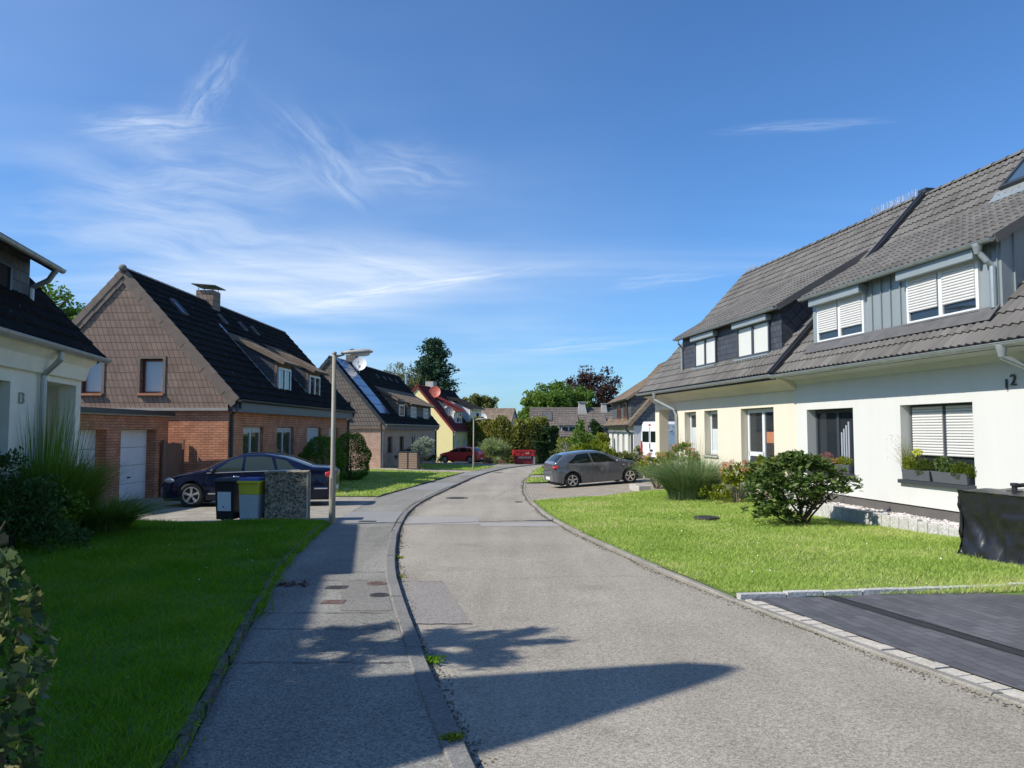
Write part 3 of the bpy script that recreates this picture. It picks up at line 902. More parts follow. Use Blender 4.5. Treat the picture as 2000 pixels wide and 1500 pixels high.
def text_mesh(txt, size, depth, name, m, parent, loc, rot):
    cu = bpy.data.curves.new(name, 'FONT'); cu.body = txt; cu.size = size; cu.extrude = depth; cu.align_x = 'CENTER'
    o = bpy.data.objects.new(name, cu); C.objects.link(o)
    dg = bpy.context.evaluated_depsgraph_get()
    me = bpy.data.meshes.new_from_object(o.evaluated_get(dg))
    bpy.data.objects.remove(o); bpy.data.curves.remove(cu)
    me.name = name; me.materials.clear(); me.materials.append(m)
    t = bpy.data.objects.new(name, me); C.objects.link(t)
    t.parent = parent; t.location = loc; t.rotation_euler = rot
    return t

# ------------------------------------------------------------------ ground, road, pavement, kerbs
def sheet(name, m, ys, xl, xr, n, dz, kind='structure', label=None):
    """strip draped on the terrain between xl(y) and xr(y)"""
    vs = []; fs = []
    for y in ys:
        a, b = float(xl(y)), float(xr(y))
        X = a + (b - a) * np.linspace(0, 1, n + 1)
        Z = zg(X, np.full(n + 1, y)) + (dz(X, y) if callable(dz) else dz)
        vs += list(zip(X, [y] * (n + 1), Z))
    for i in range(len(ys) - 1):
        for k in range(n):
            a = i * (n + 1) + k
            fs.append((a, a + 1, a + n + 2, a + n + 1))
    mb = MB(); mb.add(vs, fs)
    o = mb.build(name, m, smooth=True)
    o['kind'] = kind
    return o


def quad_sheet(name, m, pts, dz, n=10, kind='structure'):
    """four-corner sheet draped on the terrain"""
    a, b, c, d = [Vector((p[0], p[1], 0)) for p in pts]
    vs = []; fs = []
    for i in range(n + 1):
        for k in range(n + 1):
            u, v = i / n, k / n
            p = a.lerp(b, u).lerp(d.lerp(c, u), v)
            vs.append((p.x, p.y, zf(p.x, p.y) + dz))
    for i in range(n):
        for k in range(n):
            q = i * (n + 1) + k
            fs.append((q, q + 1, q + n + 2, q + n + 1))
    mb = MB(); mb.add(vs, fs)
    o = mb.build(name, m, smooth=True); o['kind'] = kind
    return o


gx = np.concatenate([[-600, -250, -120, -60], np.arange(-36, 37, 1.0), [60, 120, 250, 600]])
gy = np.concatenate([[-150, -60, -20], np.arange(-12, 100, 1.0), [120, 160, 250, 400, 700]])
GX, GY = np.meshgrid(gx, gy)
GZ = zg(GX, GY) - 0.10
gm = MB()
nx = len(gx)
gm.add(list(zip(GX.ravel(), GY.ravel(), GZ.ravel())), [(j * nx + i, j * nx + i + 1, (j + 1) * nx + i + 1, (j + 1) * nx + i) for j in range(len(gy) - 1) for i in range(nx - 1)])
tag(gm.build('ground', MT['earth_far'], smooth=True), kind='structure')

ysr = np.arange(-7.5, 84.1, .5)
sheet('road', MT['asphalt'], ysr, kl, kr, 8, 0.0)
sheet('pavement', MT['pavement'], np.arange(-7.5, 84.1, .5), po, lambda y: kl(y) - .13, 4, .045)


def kerb_run(name, m, f, off0, off1, y0, y1, top, bot, step=1.0, gap=.010, jit=.006):
    mb = MB(); y = y0
    while y < y1:
        ya, yb = y + gap / 2, min(y + step, y1) - gap / 2
        j = random.uniform(-jit, jit); jx = random.uniform(-jit, jit)
        t = [top(yy) if callable(top) else top for yy in (ya, yb)]
        vs = []
        for yy, tt in ((ya, t[0]), (yb, t[1])):
            xa, xb = float(f(yy)) + off0 + jx, float(f(yy)) + off1 + jx
            z = zf(float(f(yy)), yy)
            r = .012
            vs += [(xa, yy, z + bot), (xa, yy, z + tt + j - r), (xa + r, yy, z + tt + j), (xb - r, yy, z + tt + j), (xb, yy, z + tt + j - r), (xb, yy, z + bot)]
        mb.add(vs, [(k, k + 1, 7 + k, 6 + k) for k in range(5)] + [(0, 1, 2, 3, 4, 5), (11, 10, 9, 8, 7, 6)])
        y += step
    o = mb.build(name, m); o['kind'] = 'structure'
    return o


kerb_run('kerb', MT['kerb'], kl, -.13, 0, -7, 74, lambda y: .062 if y < 14 or y > 30 else .04, -.1)
kerb_run('kerb', MT['kerb_r'], kr, 0, .085, -6, 68, lambda y: .022 if (y < 8.2 or 22.5 < y < 34) else .05, -.1, 1.0, .006, .006)
kerb_run('lawn_edging', MT['edging'], po, -.055, 0, -2, 15.3, .135, -.1, .5, .004, .012)
kerb_run('lawn_edging', MT['edging'], po, -.06, 0, 24, 47, .085, -.1, .5, .006, .010)

# driveways and paths
sheet('driveway', MT['paver_dark'], np.arange(-3, 8.11, .37), lambda y: kr(y) + .27, lambda y: 11.0, 16, .018)
quad_sheet('driveway', MT['paver_dark'], [(kr(8.0) + .2, 8.0), (11, 8.0), (11, 9.3), (kr(8.0) + .2, 8.1)], .0135, 24)
sheet('driveway', MT['paver_beige'], np.arange(22.2, 34.01, .4), lambda y: kr(y) + .075, lambda y: 9.4, 16, .012)
quad_sheet('driveway', MT['paver_grey'], [(-20, 15.9), (-3.72, 15.6), (-4.22, 24.0), (-20, 25.2)], .05, 20)
quad_sheet('garden_path', MT['paver_pink'], [(-10, 46.6), (-2.95, 47.2), (-2.45, 51.4), (-10, 50.6)], .055, 12)
quad_sheet('driveway', MT['paver_grey'], [(-9, 64), (-.9, 63.2), (1.0, 71), (-9, 74)], .03, 12)
quad_sheet('driveway', MT['paver_grey'], [(kr(40) + .085, 39.6), (12, 39.6), (12, 43.9), (kr(43.8) + .085, 43.8)], .014, 12)

# sett row and granite border of the dark driveway
def setts(name, a, b, w, m, seg=.16, h=.045, lift=0.02, jit=.01):
    a, b = Vector(a), Vector(b); d = (b - a); L = d.length; d.normalize(); nrm = Vector((-d.y, d.x))
    mb = MB(); t = 0
    while t < L - .02:
        l = seg * random.uniform(.85, 1.2)
        p = a + d * t; q = a + d * min(t + l - .007, L)
        ww = w * random.uniform(.92, 1.05); o = random.uniform(-jit, jit) * .6
        vs = []
        for pt in (p, q):
            for k in (0, ww):
                c = pt + nrm * (k + o)
                vs.append((c.x, c.y, zf(c.x, c.y) - .05))
        z = h + lift + random.uniform(-.006, .006)
        top = [(x, y, zz + .05 + z) for x, y, zz in vs]
        c = Vector((sum(v[0] for v in top) / 4, sum(v[1] for v in top) / 4, 0))
        top = [(x + (c.x - x) * .03, y + (c.y - y) * .03, zz) for x, y, zz in top]
        mb.add(vs + top, [(4, 5, 7, 6), (0, 1, 5, 4), (2, 6, 7, 3), (0, 4, 6, 2), (1, 3, 7, 5)])
        t += l
    o = mb.build(name, m); o['kind'] = 'structure'
    return o


setts_pts = [(float(kr(y)) + .30, y) for y in (-3, 0, 2, 4, 5, 6, 7, 8.1)]


def setts_path(name, pts, w, m, seg=.16, lift=.0):
    mb_all = MB()
    for a, b in zip(pts[:-1], pts[1:]):
        o = setts('sett_row', a, b, w, m, seg, .03, lift)
        me = o.data
        mb_all.add([v.co.copy() for v in me.vertices], [tuple(p.vertices) for p in me.polygons])
        bpy.data.objects.remove(o); bpy.data.meshes.remove(me)
    o = mb_all.build(name, m); o['kind'] = 'structure'
    return o


setts_path('sett_row', setts_pts, .165, MT['sett'], .15, -.020)
setts_path('granite_border', [(float(kr(8.1)) + .12, 8.1), (4.2, 8.34), (11, 9.36)], .11, MT['granite'], .45, .030)
# drain channel across the dark driveway
dr = MB(); a = Vector((3.30, 8.2)); b = Vector((5.2, .4)); d = (b - a).normalized(); nn = Vector((d.y, -d.x)) * -1; L = (b - a).length
t = 0
while t < L:
    p = a + d * t
    for k in range(5):
        q = p + nn * (.015 + k * .026)
        z = zf(q.x, q.y) + .021
        e = q + d * .044 + nn * .012
        dr.add([(q.x, q.y, z), (q.x + nn.x * .012, q.y + nn.y * .012, z), (e.x, e.y, z), (q.x + d.x * .044, q.y + d.y * .044, z)], [(0, 1, 2, 3)])
    t += .056
dr.mi = 1
for s0, s1, zz in ((-.008, .012, .024), (.130, .150, .024), (.0, .14, .0195)):
    q = [a + nn * s0, a + nn * s1, b + nn * s1, b + nn * s0]
    n_ = 14
    for i in range(n_):
        c = [q[0].lerp(q[3], i / n_), q[1].lerp(q[2], i / n_), q[1].lerp(q[2], (i + 1) / n_), q[0].lerp(q[3], (i + 1) / n_)]
        dr.add([(p.x, p.y, zf(p.x, p.y) + zz) for p in c], [(0, 1, 2, 3)])
tag(dr.build('drain_channel', [MT['iron'], MT['black']]), 'long black slotted drain channel across the dark paved driveway', 'drain')

# patches in the asphalt
def road_patch(y0, y1, f0, f1, m, dz=.004, src='road', skew=0.0):
    ys = np.linspace(y0, y1, max(2, int((y1 - y0) / .25) + 1))
    if src == 'road':
        l = lambda y: kl(y) + (kr(y) - kl(y)) * f0; r = lambda y: kl(y) + (kr(y) - kl(y)) * f1; base = 0
    else:
        l = lambda y: po(y) + (kl(y) - .13 - po(y)) * f0; r = lambda y: po(y) + (kl(y) - .13 - po(y)) * f1; base = .045
    return sheet('road_patch' if src == 'road' else 'pavement_patch', m, ys, l, r, 3, base + dz)


road_patch(16.0, 17.7, .01, .50, MT['asphalt_light'])
road_patch(15.6, 16.35, .50, .995, MT['asphalt_light'])
road_patch(7.0, 9.2, .005, .16, MT['asphalt_patch'])
road_patch(38, 39.5, .02, .35, MT['asphalt_light'])
road_patch(15.8, 18.6, .02, .99, MT['pavement_light'], .004, 'pave')
road_patch(28.2, 33.6, .02, .99, MT['pavement_light'], .004, 'pave')
road_patch(24.5, 28, .02, .99, MT['pavement'], .003, 'pave')
road_patch(7.35, 9.0, .60, .985, MT['pavement_brown'], .004, 'pave')
road_patch(43, 50, .02, .98, MT['pavement_light'], .004, 'pave')
# joints of the pavement
jm = MB()
for y in (5.6, 6.62, 7.25, 9.02, 9.6, 12.2, 14.9):
    for k in range(12):
        x0 = float(po(y)) + .02; x1 = float(kl(y)) - .15
        a = x0 + (x1 - x0) * k / 12; b = x0 + (x1 - x0) * (k + 1) / 12
        w = .006 + .003 * math.sin(k * 2.1 + y)
        wob = .012 * math.sin(k * 1.3 + y * 3); wob2 = .012 * math.sin((k + 1) * 1.3 + y * 3)
        jm.add([(a, y + wob - w, zf(a, y) + .0525), (b, y + wob2 - w, zf(b, y) + .0525), (b, y + wob2 + w, zf(b, y) + .0525), (a, y + wob + w, zf(a, y) + .0525)], [(0, 1, 2, 3)])
for y in (7.0, 9.2):
    for k in range(8):
        x0 = float(kl(y)) + .02; x1 = float(kl(y) + (kr(y) - kl(y)) * .16)
        a = x0 + (x1 - x0) * k / 8; b = x0 + (x1 - x0) * (k + 1) / 8
        wv = .01 * math.sin(k * 1.9 + y); wv2 = .01 * math.sin((k + 1) * 1.9 + y)
        jm.add([(a, y + wv - .006, zf(a, y) + .0065), (b, y + wv2 - .006, zf(b, y) + .0065), (b, y + wv2 + .005, zf(b, y) + .0065), (a, y + wv + .005, zf(a, y) + .0065)], [(0, 1, 2, 3)])
tag(jm.build('pavement_joint', MT['iron']), kind='structure')
# sealed cracks wandering over the asphalt
ck = MB()
for (x0, y0, dx, dy, n, w) in ((-.1, 9.4, .28, .03, 6, .004), (-1.2, 19.0, .30, .05, 9, .006), (-.6, 24.0, .06, .5, 16, .006)):
    x, y = x0, y0
    px_ = None
    for k in range(n):
        nx_, ny_ = x + dx + random.uniform(-.10, .10), y + dy + random.uniform(-.08, .08)
        d = Vector((nx_ - x, ny_ - y)).normalized(); nn = Vector((-d.y, d.x)) * w * random.uniform(.5, 1.1)
        cur = ((x - nn.x, y - nn.y), (x + nn.x, y + nn.y)) if px_ is None else px_
        nxt = ((nx_ - nn.x, ny_ - nn.y), (nx_ + nn.x, ny_ + nn.y))
        ck.add([(p[0], p[1], zf(p[0], p[1]) + .0035) for p in (cur[0], cur[1], nxt[1], nxt[0])], [(0, 1, 2, 3)])
        px_ = nxt; x, y = nx_, ny_
tag(ck.build('road_crack', MT['asphalt_seal']), kind='structure')
# grit and moss gathered in the channel along both kerbs
for f_, sgn in ((kl, 1), (kr, -1)):
    g_ = rng.uniform(3, 40, 5200); off_ = np.abs(rng.normal(size=5200)) * .045 * (1 + .7 * np.sin(g_ * 2.1) * np.sin(g_ * .7))
    gx_ = f_(g_) + sgn * (off_ + .012)
    gp = np.stack([gx_, g_, zg(gx_, g_) + .004], 1)
    tag(np_mesh('grit', leaf_quads(gp, .018, None, .9, 3.0), 4, MT['grit']), kind='stuff')

# iron covers
def cover(x, y, w, l, m, name, label, cat, dz, group=None, rnd=False):
    z = zf(x, y) + dz
    mb = MB()
    if rnd:
        mb.lathe([(0.001, .006), (w * .8, .006), (w * .8, .003), (w * .86, .003), (w * .86, .007), (w, .007), (w, -.03)], (0, 0, 0), 'Z', 28)
        for k in range(6):
            mb.box(-w * .6, -w * .6 + k * w * .22, .006, w * .6, -w * .6 + k * w * .22 + w * .08, .010)
    else:
        mb.box(-w / 2, -l / 2, -.03, w / 2, l / 2, .005)
        mb.box(-w / 2 + .02, -l / 2 + .02, .005, w / 2 - .02, l / 2 - .02, .008)
        for k in range(4):
            mb.box(-w * .3, -l * .3 + k * l * .17, .008, w * .3, -l * .3 + k * l * .17 + l * .07, .011)
    o = mb.build(name, m, loc=(x, y, z))
    return tag(o, label, cat, group)


cover(-1.95, 8.55, .23, .16, MT['iron'], 'valve_cover', 'grey rectangular valve cover in the brown pavement patch, farther one', 'cover', .05, 'valve covers in the pavement patch')
cover(-1.80, 7.75, .22, .17, MT['rust'], 'valve_cover', 'rusty red rectangular valve cover in the brown pavement patch, nearest one', 'cover', .05, 'valve covers in the pavement patch')
cover(-1.55, 8.78, .11, .11, MT['rust'], 'valve_cover', 'small round rusty valve cap touching the kerb, at the far edge of the brown patch', 'cover', .05, 'valve covers in the pavement patch', True)
cover(-1.40, 8.1, .10, .10, MT['iron'], 'valve_cover', 'small round dark valve cap touching the kerb, level with the rusty cover', 'cover', .05, 'valve covers in the pavement patch', True)
cover(-3.05, 16.1, .36, .22, MT['iron'], 'manhole_cover', 'rectangular iron cover in the pale pavement patch beside the lamp post', 'manhole cover', .05)
cover(-1.75, 24.2, .36, .36, MT['iron'], 'manhole_cover', 'round dark manhole cover in the road beyond the pale strip', 'manhole cover', .002, None, True)
cover(.2, 22.5, .22, .3, MT['iron'], 'manhole_cover', 'small dark gully cover at the right edge of the road by the beige driveway', 'manhole cover', .002)
cover(-.9, 49, .34, .34, MT['iron'], 'manhole_cover', 'round manhole cover far up the road near the bend', 'manhole cover', .002, None, True)
cover(4.2, 16.5, .27, .27, MT['iron'], 'manhole_cover', 'round grey cover lying in the sunny front lawn', 'manhole cover', .085, None, True)

# lawns
sheet('lawn', MT['earth'], np.arange(-3, 15.71, .4), lambda y: po(y) - 9.5, lambda y: po(y) - .05, 12, lambda X, y: .10 + .03 * np.sin(X * 1.7 + y))
sheet('lawn', MT['earth'], np.arange(8.2, 25.81, .4), lambda y: max(kr(y) + .085, .57 + (y - 22.6) / .663), lambda y: 7.4 - .16 * (y - 18.4), 12, lambda X, y: .035 + .015 * np.sin(X * 2 + y) + np.clip(.5 - (y - 8.2), 0, .5) * -.05)
sheet('lawn', MT['earth'], np.arange(24.05, 46.6, .5), lambda y: po(y) - 6, lambda y: po(y) - .05, 8, .07)
sheet('lawn', MT['earth'], np.arange(51.2, 63.2, .5), lambda y: po(y) - 7, lambda y: po(y) - .05, 8, .05)
sheet('lawn', MT['earth'], np.arange(34.0, 39.6, .5), lambda y: kr(y) + .075, lambda y: kr(y) + 8, 6, .04)
sheet('lawn', MT['earth'], np.arange(43.9, 66, .5), lambda y: kr(y) + .085, lambda y: kr(y) + 7, 6, .04)


def lawn_grass(name, m, xl, xr, y0, y1, dens, h, wbase, dz, edge=0.0, ref=8.0):
    """blades thinning with distance"""
    out = []
    y = y0; st = .5
    while y < y1:
        ye = min(y + st, y1)
        a, b = float(xl(y)), float(xr(y))
        dist = max(2.5, math.hypot((a + b) / 2 * .6, y))
        n = int(dens * (b - a) * (ye - y) * min(1.6, ref / dist))
        if n > 0:
            yy = rng.uniform(y, ye, n)
            f = rng.random(n)
            A = xl(yy); B = xr(yy)
            xx = A + (B - A) * f
            cl = .55 + .45 * np.sin(xx * 2.3 + np.sin(yy * 1.9) * 2) * np.sin(yy * 1.7 + xx * .6)
            hh = h * rng.uniform(.5, 1.25, n) * (.65 + .6 * cl)
            big = rng.random(n) < .03
            hh = np.where(big, hh * 1.7, hh)
            w = wbase * max(1.0, dist / ref) * rng.uniform(.7, 1.3, n)
            zz = zg(xx, yy) + (dz(xx, yy) if callable(dz) else dz)
            ang = rng.uniform(0, 2 * np.pi, n)
            lean = hh * rng.uniform(.4, 1.5, n)
            la = rng.uniform(0, 2 * np.pi, n)
            base = np.stack([xx, yy, zz], 1)
            side = np.stack([np.cos(ang) * w, np.sin(ang) * w, np.zeros(n)], 1)
            tip = base + np.stack([np.cos(la) * lean, np.sin(la) * lean, hh], 1)
            out.append(np.stack([base - side, base + side, tip], 1).reshape(-1, 3))
        y = ye
    o = np_mesh(name, np.concatenate(out), 3, m)
    return tag(o, kind='stuff')


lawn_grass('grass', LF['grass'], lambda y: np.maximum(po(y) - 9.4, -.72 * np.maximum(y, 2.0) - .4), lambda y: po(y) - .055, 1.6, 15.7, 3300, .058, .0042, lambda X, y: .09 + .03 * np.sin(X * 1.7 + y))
lawn_grass('grass', LF['grass_sun'], lambda y: np.maximum(kr(y) + .11, .60 + (y - 22.6) / .663), lambda y: 7.4 - .16 * (y - 18.4), 8.3, 25.8, 3700, .045, .0046, lambda X, y: .03 + .015 * np.sin(X * 2 + y))
lawn_grass('grass', LF['grass_sun'], lambda y: po(y) - 5.6, lambda y: po(y) - .07, 24.1, 46.5, 900, .065, .006, .065)
lawn_grass('grass', LF['grass_sun'], lambda y: po(y) - 6.5, lambda y: po(y) - .07, 51.3, 63, 900, .07, .006, .045)
lawn_grass('grass', LF['grass_sun'], lambda y: kr(y) + .09, lambda y: kr(y) + 6, 34.2, 39.4, 900, .08, .006, .035)
lawn_grass('grass', LF['grass_sun'], lambda y: kr(y) + .09, lambda y: kr(y) + 4, 44, 64, 600, .08, .006, .035)
# clover and daisies in the lawns
def specks(name, xl, xr, y0, y1, n, dz, label):
    yy = rng.uniform(y0, y1, n); f = rng.random(n)
    xx = xl(yy) + (xr(yy) - xl(yy)) * f
    p = np.stack([xx, yy, zg(xx, yy) + dz + .05 + rng.uniform(0, .02, n)], 1)
    o = np_mesh(name, leaf_quads(p, .022, None, .8, 2.0), 4, MT['letter_white'])
    return tag(o, kind='stuff')


specks('clover', lambda y: po(y) - 4.5, lambda y: po(y) - .3, 3, 14, 60, .1, '')
specks('clover', lambda y: kr(y) + .4, lambda y: kr(y) + 4.5, 9, 22, 90, .05, '')
# grass growing over the lawn edges and in the kerb joint
edge = []
for y in np.arange(3, 15.4, .012):
    edge.append((float(po(y)) - .03 + rng.normal() * .03, y, zf(float(po(y)), y) + .11))
for y in np.arange(7.0, 15.4, .0035):
    edge.append((float(po(y)) - .03 + abs(rng.normal()) * .05 * (1 + .6 * math.sin(y * 2.7) * math.sin(y * 7)), y, zf(float(po(y)), y) + .06 + random.random() * .08))
edge = np.array(edge)
dirs = np.stack([rng.uniform(-.2, 1.0, len(edge)), rng.normal(size=len(edge)) * .5, rng.uniform(.2, 1, len(edge))], 1)
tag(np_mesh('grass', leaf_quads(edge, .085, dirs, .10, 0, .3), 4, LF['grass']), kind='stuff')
edge = []
for y in np.arange(8.6, 22.5, .012):
    x = float(kr(y)) + .10 + abs(rng.normal()) * .03
    edge.append((x, y, zf(x, y) + .06))
edge = np.array(edge)
dirs = np.stack([rng.uniform(-1, .4, len(edge)), rng.normal(size=len(edge)) * .5, rng.uniform(.2, 1, len(edge))], 1)
tag(np_mesh('grass', leaf_quads(edge, .075, dirs, .12, 0, .3), 4, LF['grass_sun']), kind='stuff')


def tufts(name, m, xl, xr, y0, y1, n, per, h, w, dz):
    """longer tufts standing out of the lawn"""
    yy = rng.uniform(y0, y1, n); xx = xl(yy) + (xr(yy) - xl(yy)) * rng.random(n)
    Y = np.repeat(yy, per) + rng.normal(size=n * per) * .07; X = np.repeat(xx, per) + rng.normal(size=n * per) * .07
    hh = np.repeat(h * rng.uniform(.6, 1.3, n), per) * rng.uniform(.5, 1.2, n * per)
    k = n * per; a = rng.uniform(0, 2 * np.pi, k); ln = hh * rng.uniform(.3, 1.3, k)
    b = np.stack([X, Y, zg(X, Y) + dz], 1); s_ = np.stack([np.cos(a + 1.57) * w, np.sin(a + 1.57) * w, 0 * a], 1)
    t = b + np.stack([np.cos(a) * ln, np.sin(a) * ln, hh], 1)
    tag(np_mesh(name, np.stack([b - s_, b + s_, t], 1).reshape(-1, 3), 3, m), kind='stuff')


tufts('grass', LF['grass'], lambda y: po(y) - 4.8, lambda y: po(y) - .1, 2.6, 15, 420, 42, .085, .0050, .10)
tufts('grass', LF['grass_sun'], lambda y: kr(y) + .15, lambda y: kr(y) + 5.0, 8.4, 21.5, 300, 30, .058, .0050, .04)


def weed(x, y, z, r, n, m, label):
    r *= .8; n = int(n * 1.6)
    p = np.array([x, y, z]) + rng.normal(size=(n, 3)) * np.array([r, r, r * .35])
    p[:, 2] = np.abs(p[:, 2] - z) + z
    d = p - np.array([x, y, z - r * .5])
    tag(np_mesh('weed', leaf_quads(p, r * 1.15, d, .45, .3), 4, m), label, 'weed')


weed(kl(5.75) + .05, 5.75, zf(-.6, 5.75) + .02, .045, 60, LF['grass'], 'green weed growing at the kerb foot inside the tree shadow')
weed(kl(4.12) - .06, 4.12, zf(-.3, 4.12) + .062, .035, 90, LF['yellowgreen'], 'low tuft of yellowish weed in the nearest kerb joint')
weed(kl(9.5) + .04, 9.5, zf(-1.3, 9.5) + .01, .035, 40, LF['yellowgreen'], 'nearer small yellowish weed at the sunny kerb edge')
weed(kl(11.1) + .04, 11.1, zf(-1.6, 11.1) + .01, .04, 40, LF['yellowgreen'], 'farther small yellowish weed at the sunny kerb edge')
lp = np.stack([rng.uniform(-2.75, -2.3, 40), rng.uniform(8.6, 8.8, 40), np.zeros(40)], 1)
lp[:, 2] = zg(lp[:, 0], lp[:, 1]) + .06
o = np_mesh('fallen_leaves', leaf_quads(lp, .07, None, .6, 1.0), 4, MT['rust'])
tag(o, kind='stuff')

# ------------------------------------------------------------------ houses
def main_roof(root, s, L, W, z0, zr, m, over=.12, kind='wave', tw=.3, tl=.34, amp=.022, ridge_m=None, back_tiles=False, y_near=True, verge_m=None, step=.022):
    wr = W / 2
    a0 = Vector((0, -over, z0)); a1 = Vector((s * wr, -over, zr))
    V = a1 - a0; lv = V.length; V.normalize(); N = Vector((-s * V.z, 0, abs(V.x)))
    LL = L + 2 * over
    mb = MB()
    mb.prism([a0 - N * .14, a1 - N * .14, a1, a0], (0, LL, 0))
    b0 = Vector((s * W, -over, z0)); Nb = Vector((s * V.z, 0, abs(V.x)))
    mb.prism([b0 - Nb * .14, a1 - Nb * .14, a1 + Nb * .03, b0 + Nb * .03], (0, LL, 0))
    tile_roof(mb, a0 + N * .002, (0, 1, 0), V, N, LL, lv, tw, tl, amp, step, kind)
    r = mb.build('roof', m, root)
    rb = MB(); y = -over
    while y < L + over - .05:
        e = min(y + .42, L + over); q = []
        for yy, rr in ((y, .135), (e - .015, .115)):
            q.append([(s * wr + rr * math.cos(math.pi * k / 6), yy, zr - .03 + rr * .75 * math.sin(math.pi * k / 6)) for k in range(7)])
        rb.add(q[0] + q[1], [(k, k + 1, 8 + k, 7 + k) for k in range(6)] + [tuple(range(7)), tuple(range(13, 6, -1))])
        y = e
    rb.build('ridge', ridge_m or m, r)
    for yy in (-over - .035, L + over):           # verge tiles stepping up the gable edge
        vb = MB(); n = max(4, int(lv / tl))
        for A, B, NN in ((a0, a1, N), (b0, a1, Nb)):
            for k in range(n):
                p, q = A.lerp(B, k / n), A.lerp(B, (k + 1.04) / n)
                st = .02
                pts = [p - NN * .15, q - NN * .16, q + NN * .045, p + NN * (.045 + st)]
                vb.prism([Vector((c.x, yy, c.z)) for c in pts], (0, .035, 0))
        vb.build('verge', verge_m or m, r)
    return r, V, N, lv


def shell(root, s, L, W, ov, zb, z0, zr, ops_front, fm, ops_gable, gl, gu, zband, depth=.22, up_proud=.05, far_gable=True):
    """walls: front wall, near gable in two claddings, far gable, back"""
    sl = (zr - z0) / (W / 2)
    top = lambda w: z0 + sl * min(w, W - w) - .10
    mb = MB()
    wall_front(mb, s * ov, 0, L, zb, top(ov), ops_front, depth, s)
    mb.quad((s * (ov + .4), .02, zb), (s * (ov + .4), L - .02, zb), (s * (ov + .4), L - .02, top(ov)), (s * (ov + .4), .02, top(ov)))
    mb.build('front_wall', fm, root)
    mb = MB()
    mb.quad((s * (W - ov), 0, zb), (s * (W - ov), L, zb), (s * (W - ov), L, top(ov)), (s * (W - ov), 0, top(ov)))
    mb.build('back_wall', fm, root)
    g = MB()
    gable(g, 0, ov, W - ov, zb, lambda w: min(zband, top(w)), [ov + .01], [o for o in ops_gable if o[3] <= zband], depth, s, 1)
    g.build('gable_wall', gl, root)
    u = MB()
    gable(u, -up_proud, ov, W - ov, zband, top, [W / 2, ov + .01], [o for o in ops_gable if o[2] >= zband], depth, s, 1)
    u.quad((s * ov, -up_proud, zband), (s * (W - ov), -up_proud, zband), (s * (W - ov), 0, zband), (s * ov, 0, zband))
    u.build('gable_cladding', gu, root)
    f = MB()
    gable(f, L, ov, W - ov, zb, top, [W / 2], [], depth, s, -1)
    f.build('far_gable_wall', gl, root)
    return top


def gutter(root, s, y0, y1, z, w=-.055, m=None, r=.075):
    return MB().halfgutter(s * w, y0, y1, z, r).build('gutter', m or MT['zinc'], root)


# ---- right: cream house and white house under one ridge
RR = R(8.8)
Z0, ZR, WW = 2.99, 7.72, 8.7
cream = thing('cream_house', (6.49, 18.72, 0), 'cream rendered house with slate dormer and corner porch, joined to the white house', 'house', RR)
white = thing('white_house', (8.19, 7.76, 0), 'white rendered house numbered 12 with zinc dormer and flower boxes in its windows', 'house', RR)
Tc, Tw = 10.4, 21.5
Lc, Lw = 10.4, 11.1
ov = .60
cops = [(Tc - 3.99, Tc - 2.98, .85, 2.21), (Tc - 5.69, Tc - 4.67, .80, 2.22), (Tc - 9.2, Tc - 7.28, .15, 2.21)]
sl_r = (ZR - Z0) / (WW / 2)
mb = MB()
wall_front(mb, ov, 0, 8.13, -1.2, 2.86, cops, .30, 1)
mb.box(ov, 8.13, 2.36, ov + .3, Lc, 2.86)                                  # porch lintel
mb.box(ov + .3, 8.13, 2.38, ov + 1.7, Lc, 2.5)
mb.box(ov, 9.95, -1.2, ov + .36, Lc - .01, 2.36)                           # corner column
mb.quad((ov, 8.13, -1.2), (ov + 1.6, 8.13, -1.2), (ov + 1.6, 8.13, 2.4), (ov, 8.13, 2.4))
mb.quad((ov + 1.6, 8.13, -1.2), (ov + 1.6, Lc, -1.2), (ov + 1.6, Lc, 2.4), (ov + 1.6, 8.13, 2.4))
mb.quad((ov + .5, .02, -1), (ov + .5, 8.1, -1), (ov + .5, 8.1, 2.8), (ov + .5, .02, 2.8))
mb.build('front_wall', MT['cream_render'], cream)
mb = MB()
gable(mb, Lc, ov + 1.6, WW - ov, -1.2, lambda w: Z0 + sl_r * min(w, WW - w) - .1, [WW / 2], [], .2, 1, -1)
mb.build('far_gable_wall', MT['cream_render'], cream)
mb = MB()
mb.prism([(ov - .02, 0, 2.6), (ov - .02, 0, 2.86), (.02, 0, 2.95), (.02, 0, 2.90), (ov - .25, 0, 2.78)], (0, Lc, 0))    # soffit and coving
mb.build('soffit', MT['cream_render'], cream)
main_roof(cream, 1, Lc - .03, WW, Z0 + .02, ZR, MT['tile_taupe'], .03, tw=.175, tl=.33, amp=.032, step=.03)
gutter(cream, 1, -.02, Lc + .12, Z0 - .02, m=MT['zinc'])
mb = MB(); mb.box(-.02, -.02, Z0 - .14, .05, Lc + .1, Z0 - .02); mb.build('fascia_board', MT['black'], cream)
for k, (a, b, c, d) in enumerate(cops):
    if k < 2:
        window_x(cream, 1, ov + .20, a + .02, b - .02, c + .04, d - .02, MT['white_pvc'], MT['glass'], 1, .09, (.0, MT['stone_pale']), half=.80)
    else:
        window_x(cream, 1, ov + .20, a + .02, b - .02, c + .02, d - .02, MT['white_pvc'], MT['glass'], 2, .10, None, bars=((.9, .70, 1.84, .82),))
        bl = MB(); bl.box(ov + .232, a + .12, 1.25, ov + .234, a + .85, 1.55); bl.build('window_picture', MT['terracotta'], cream)
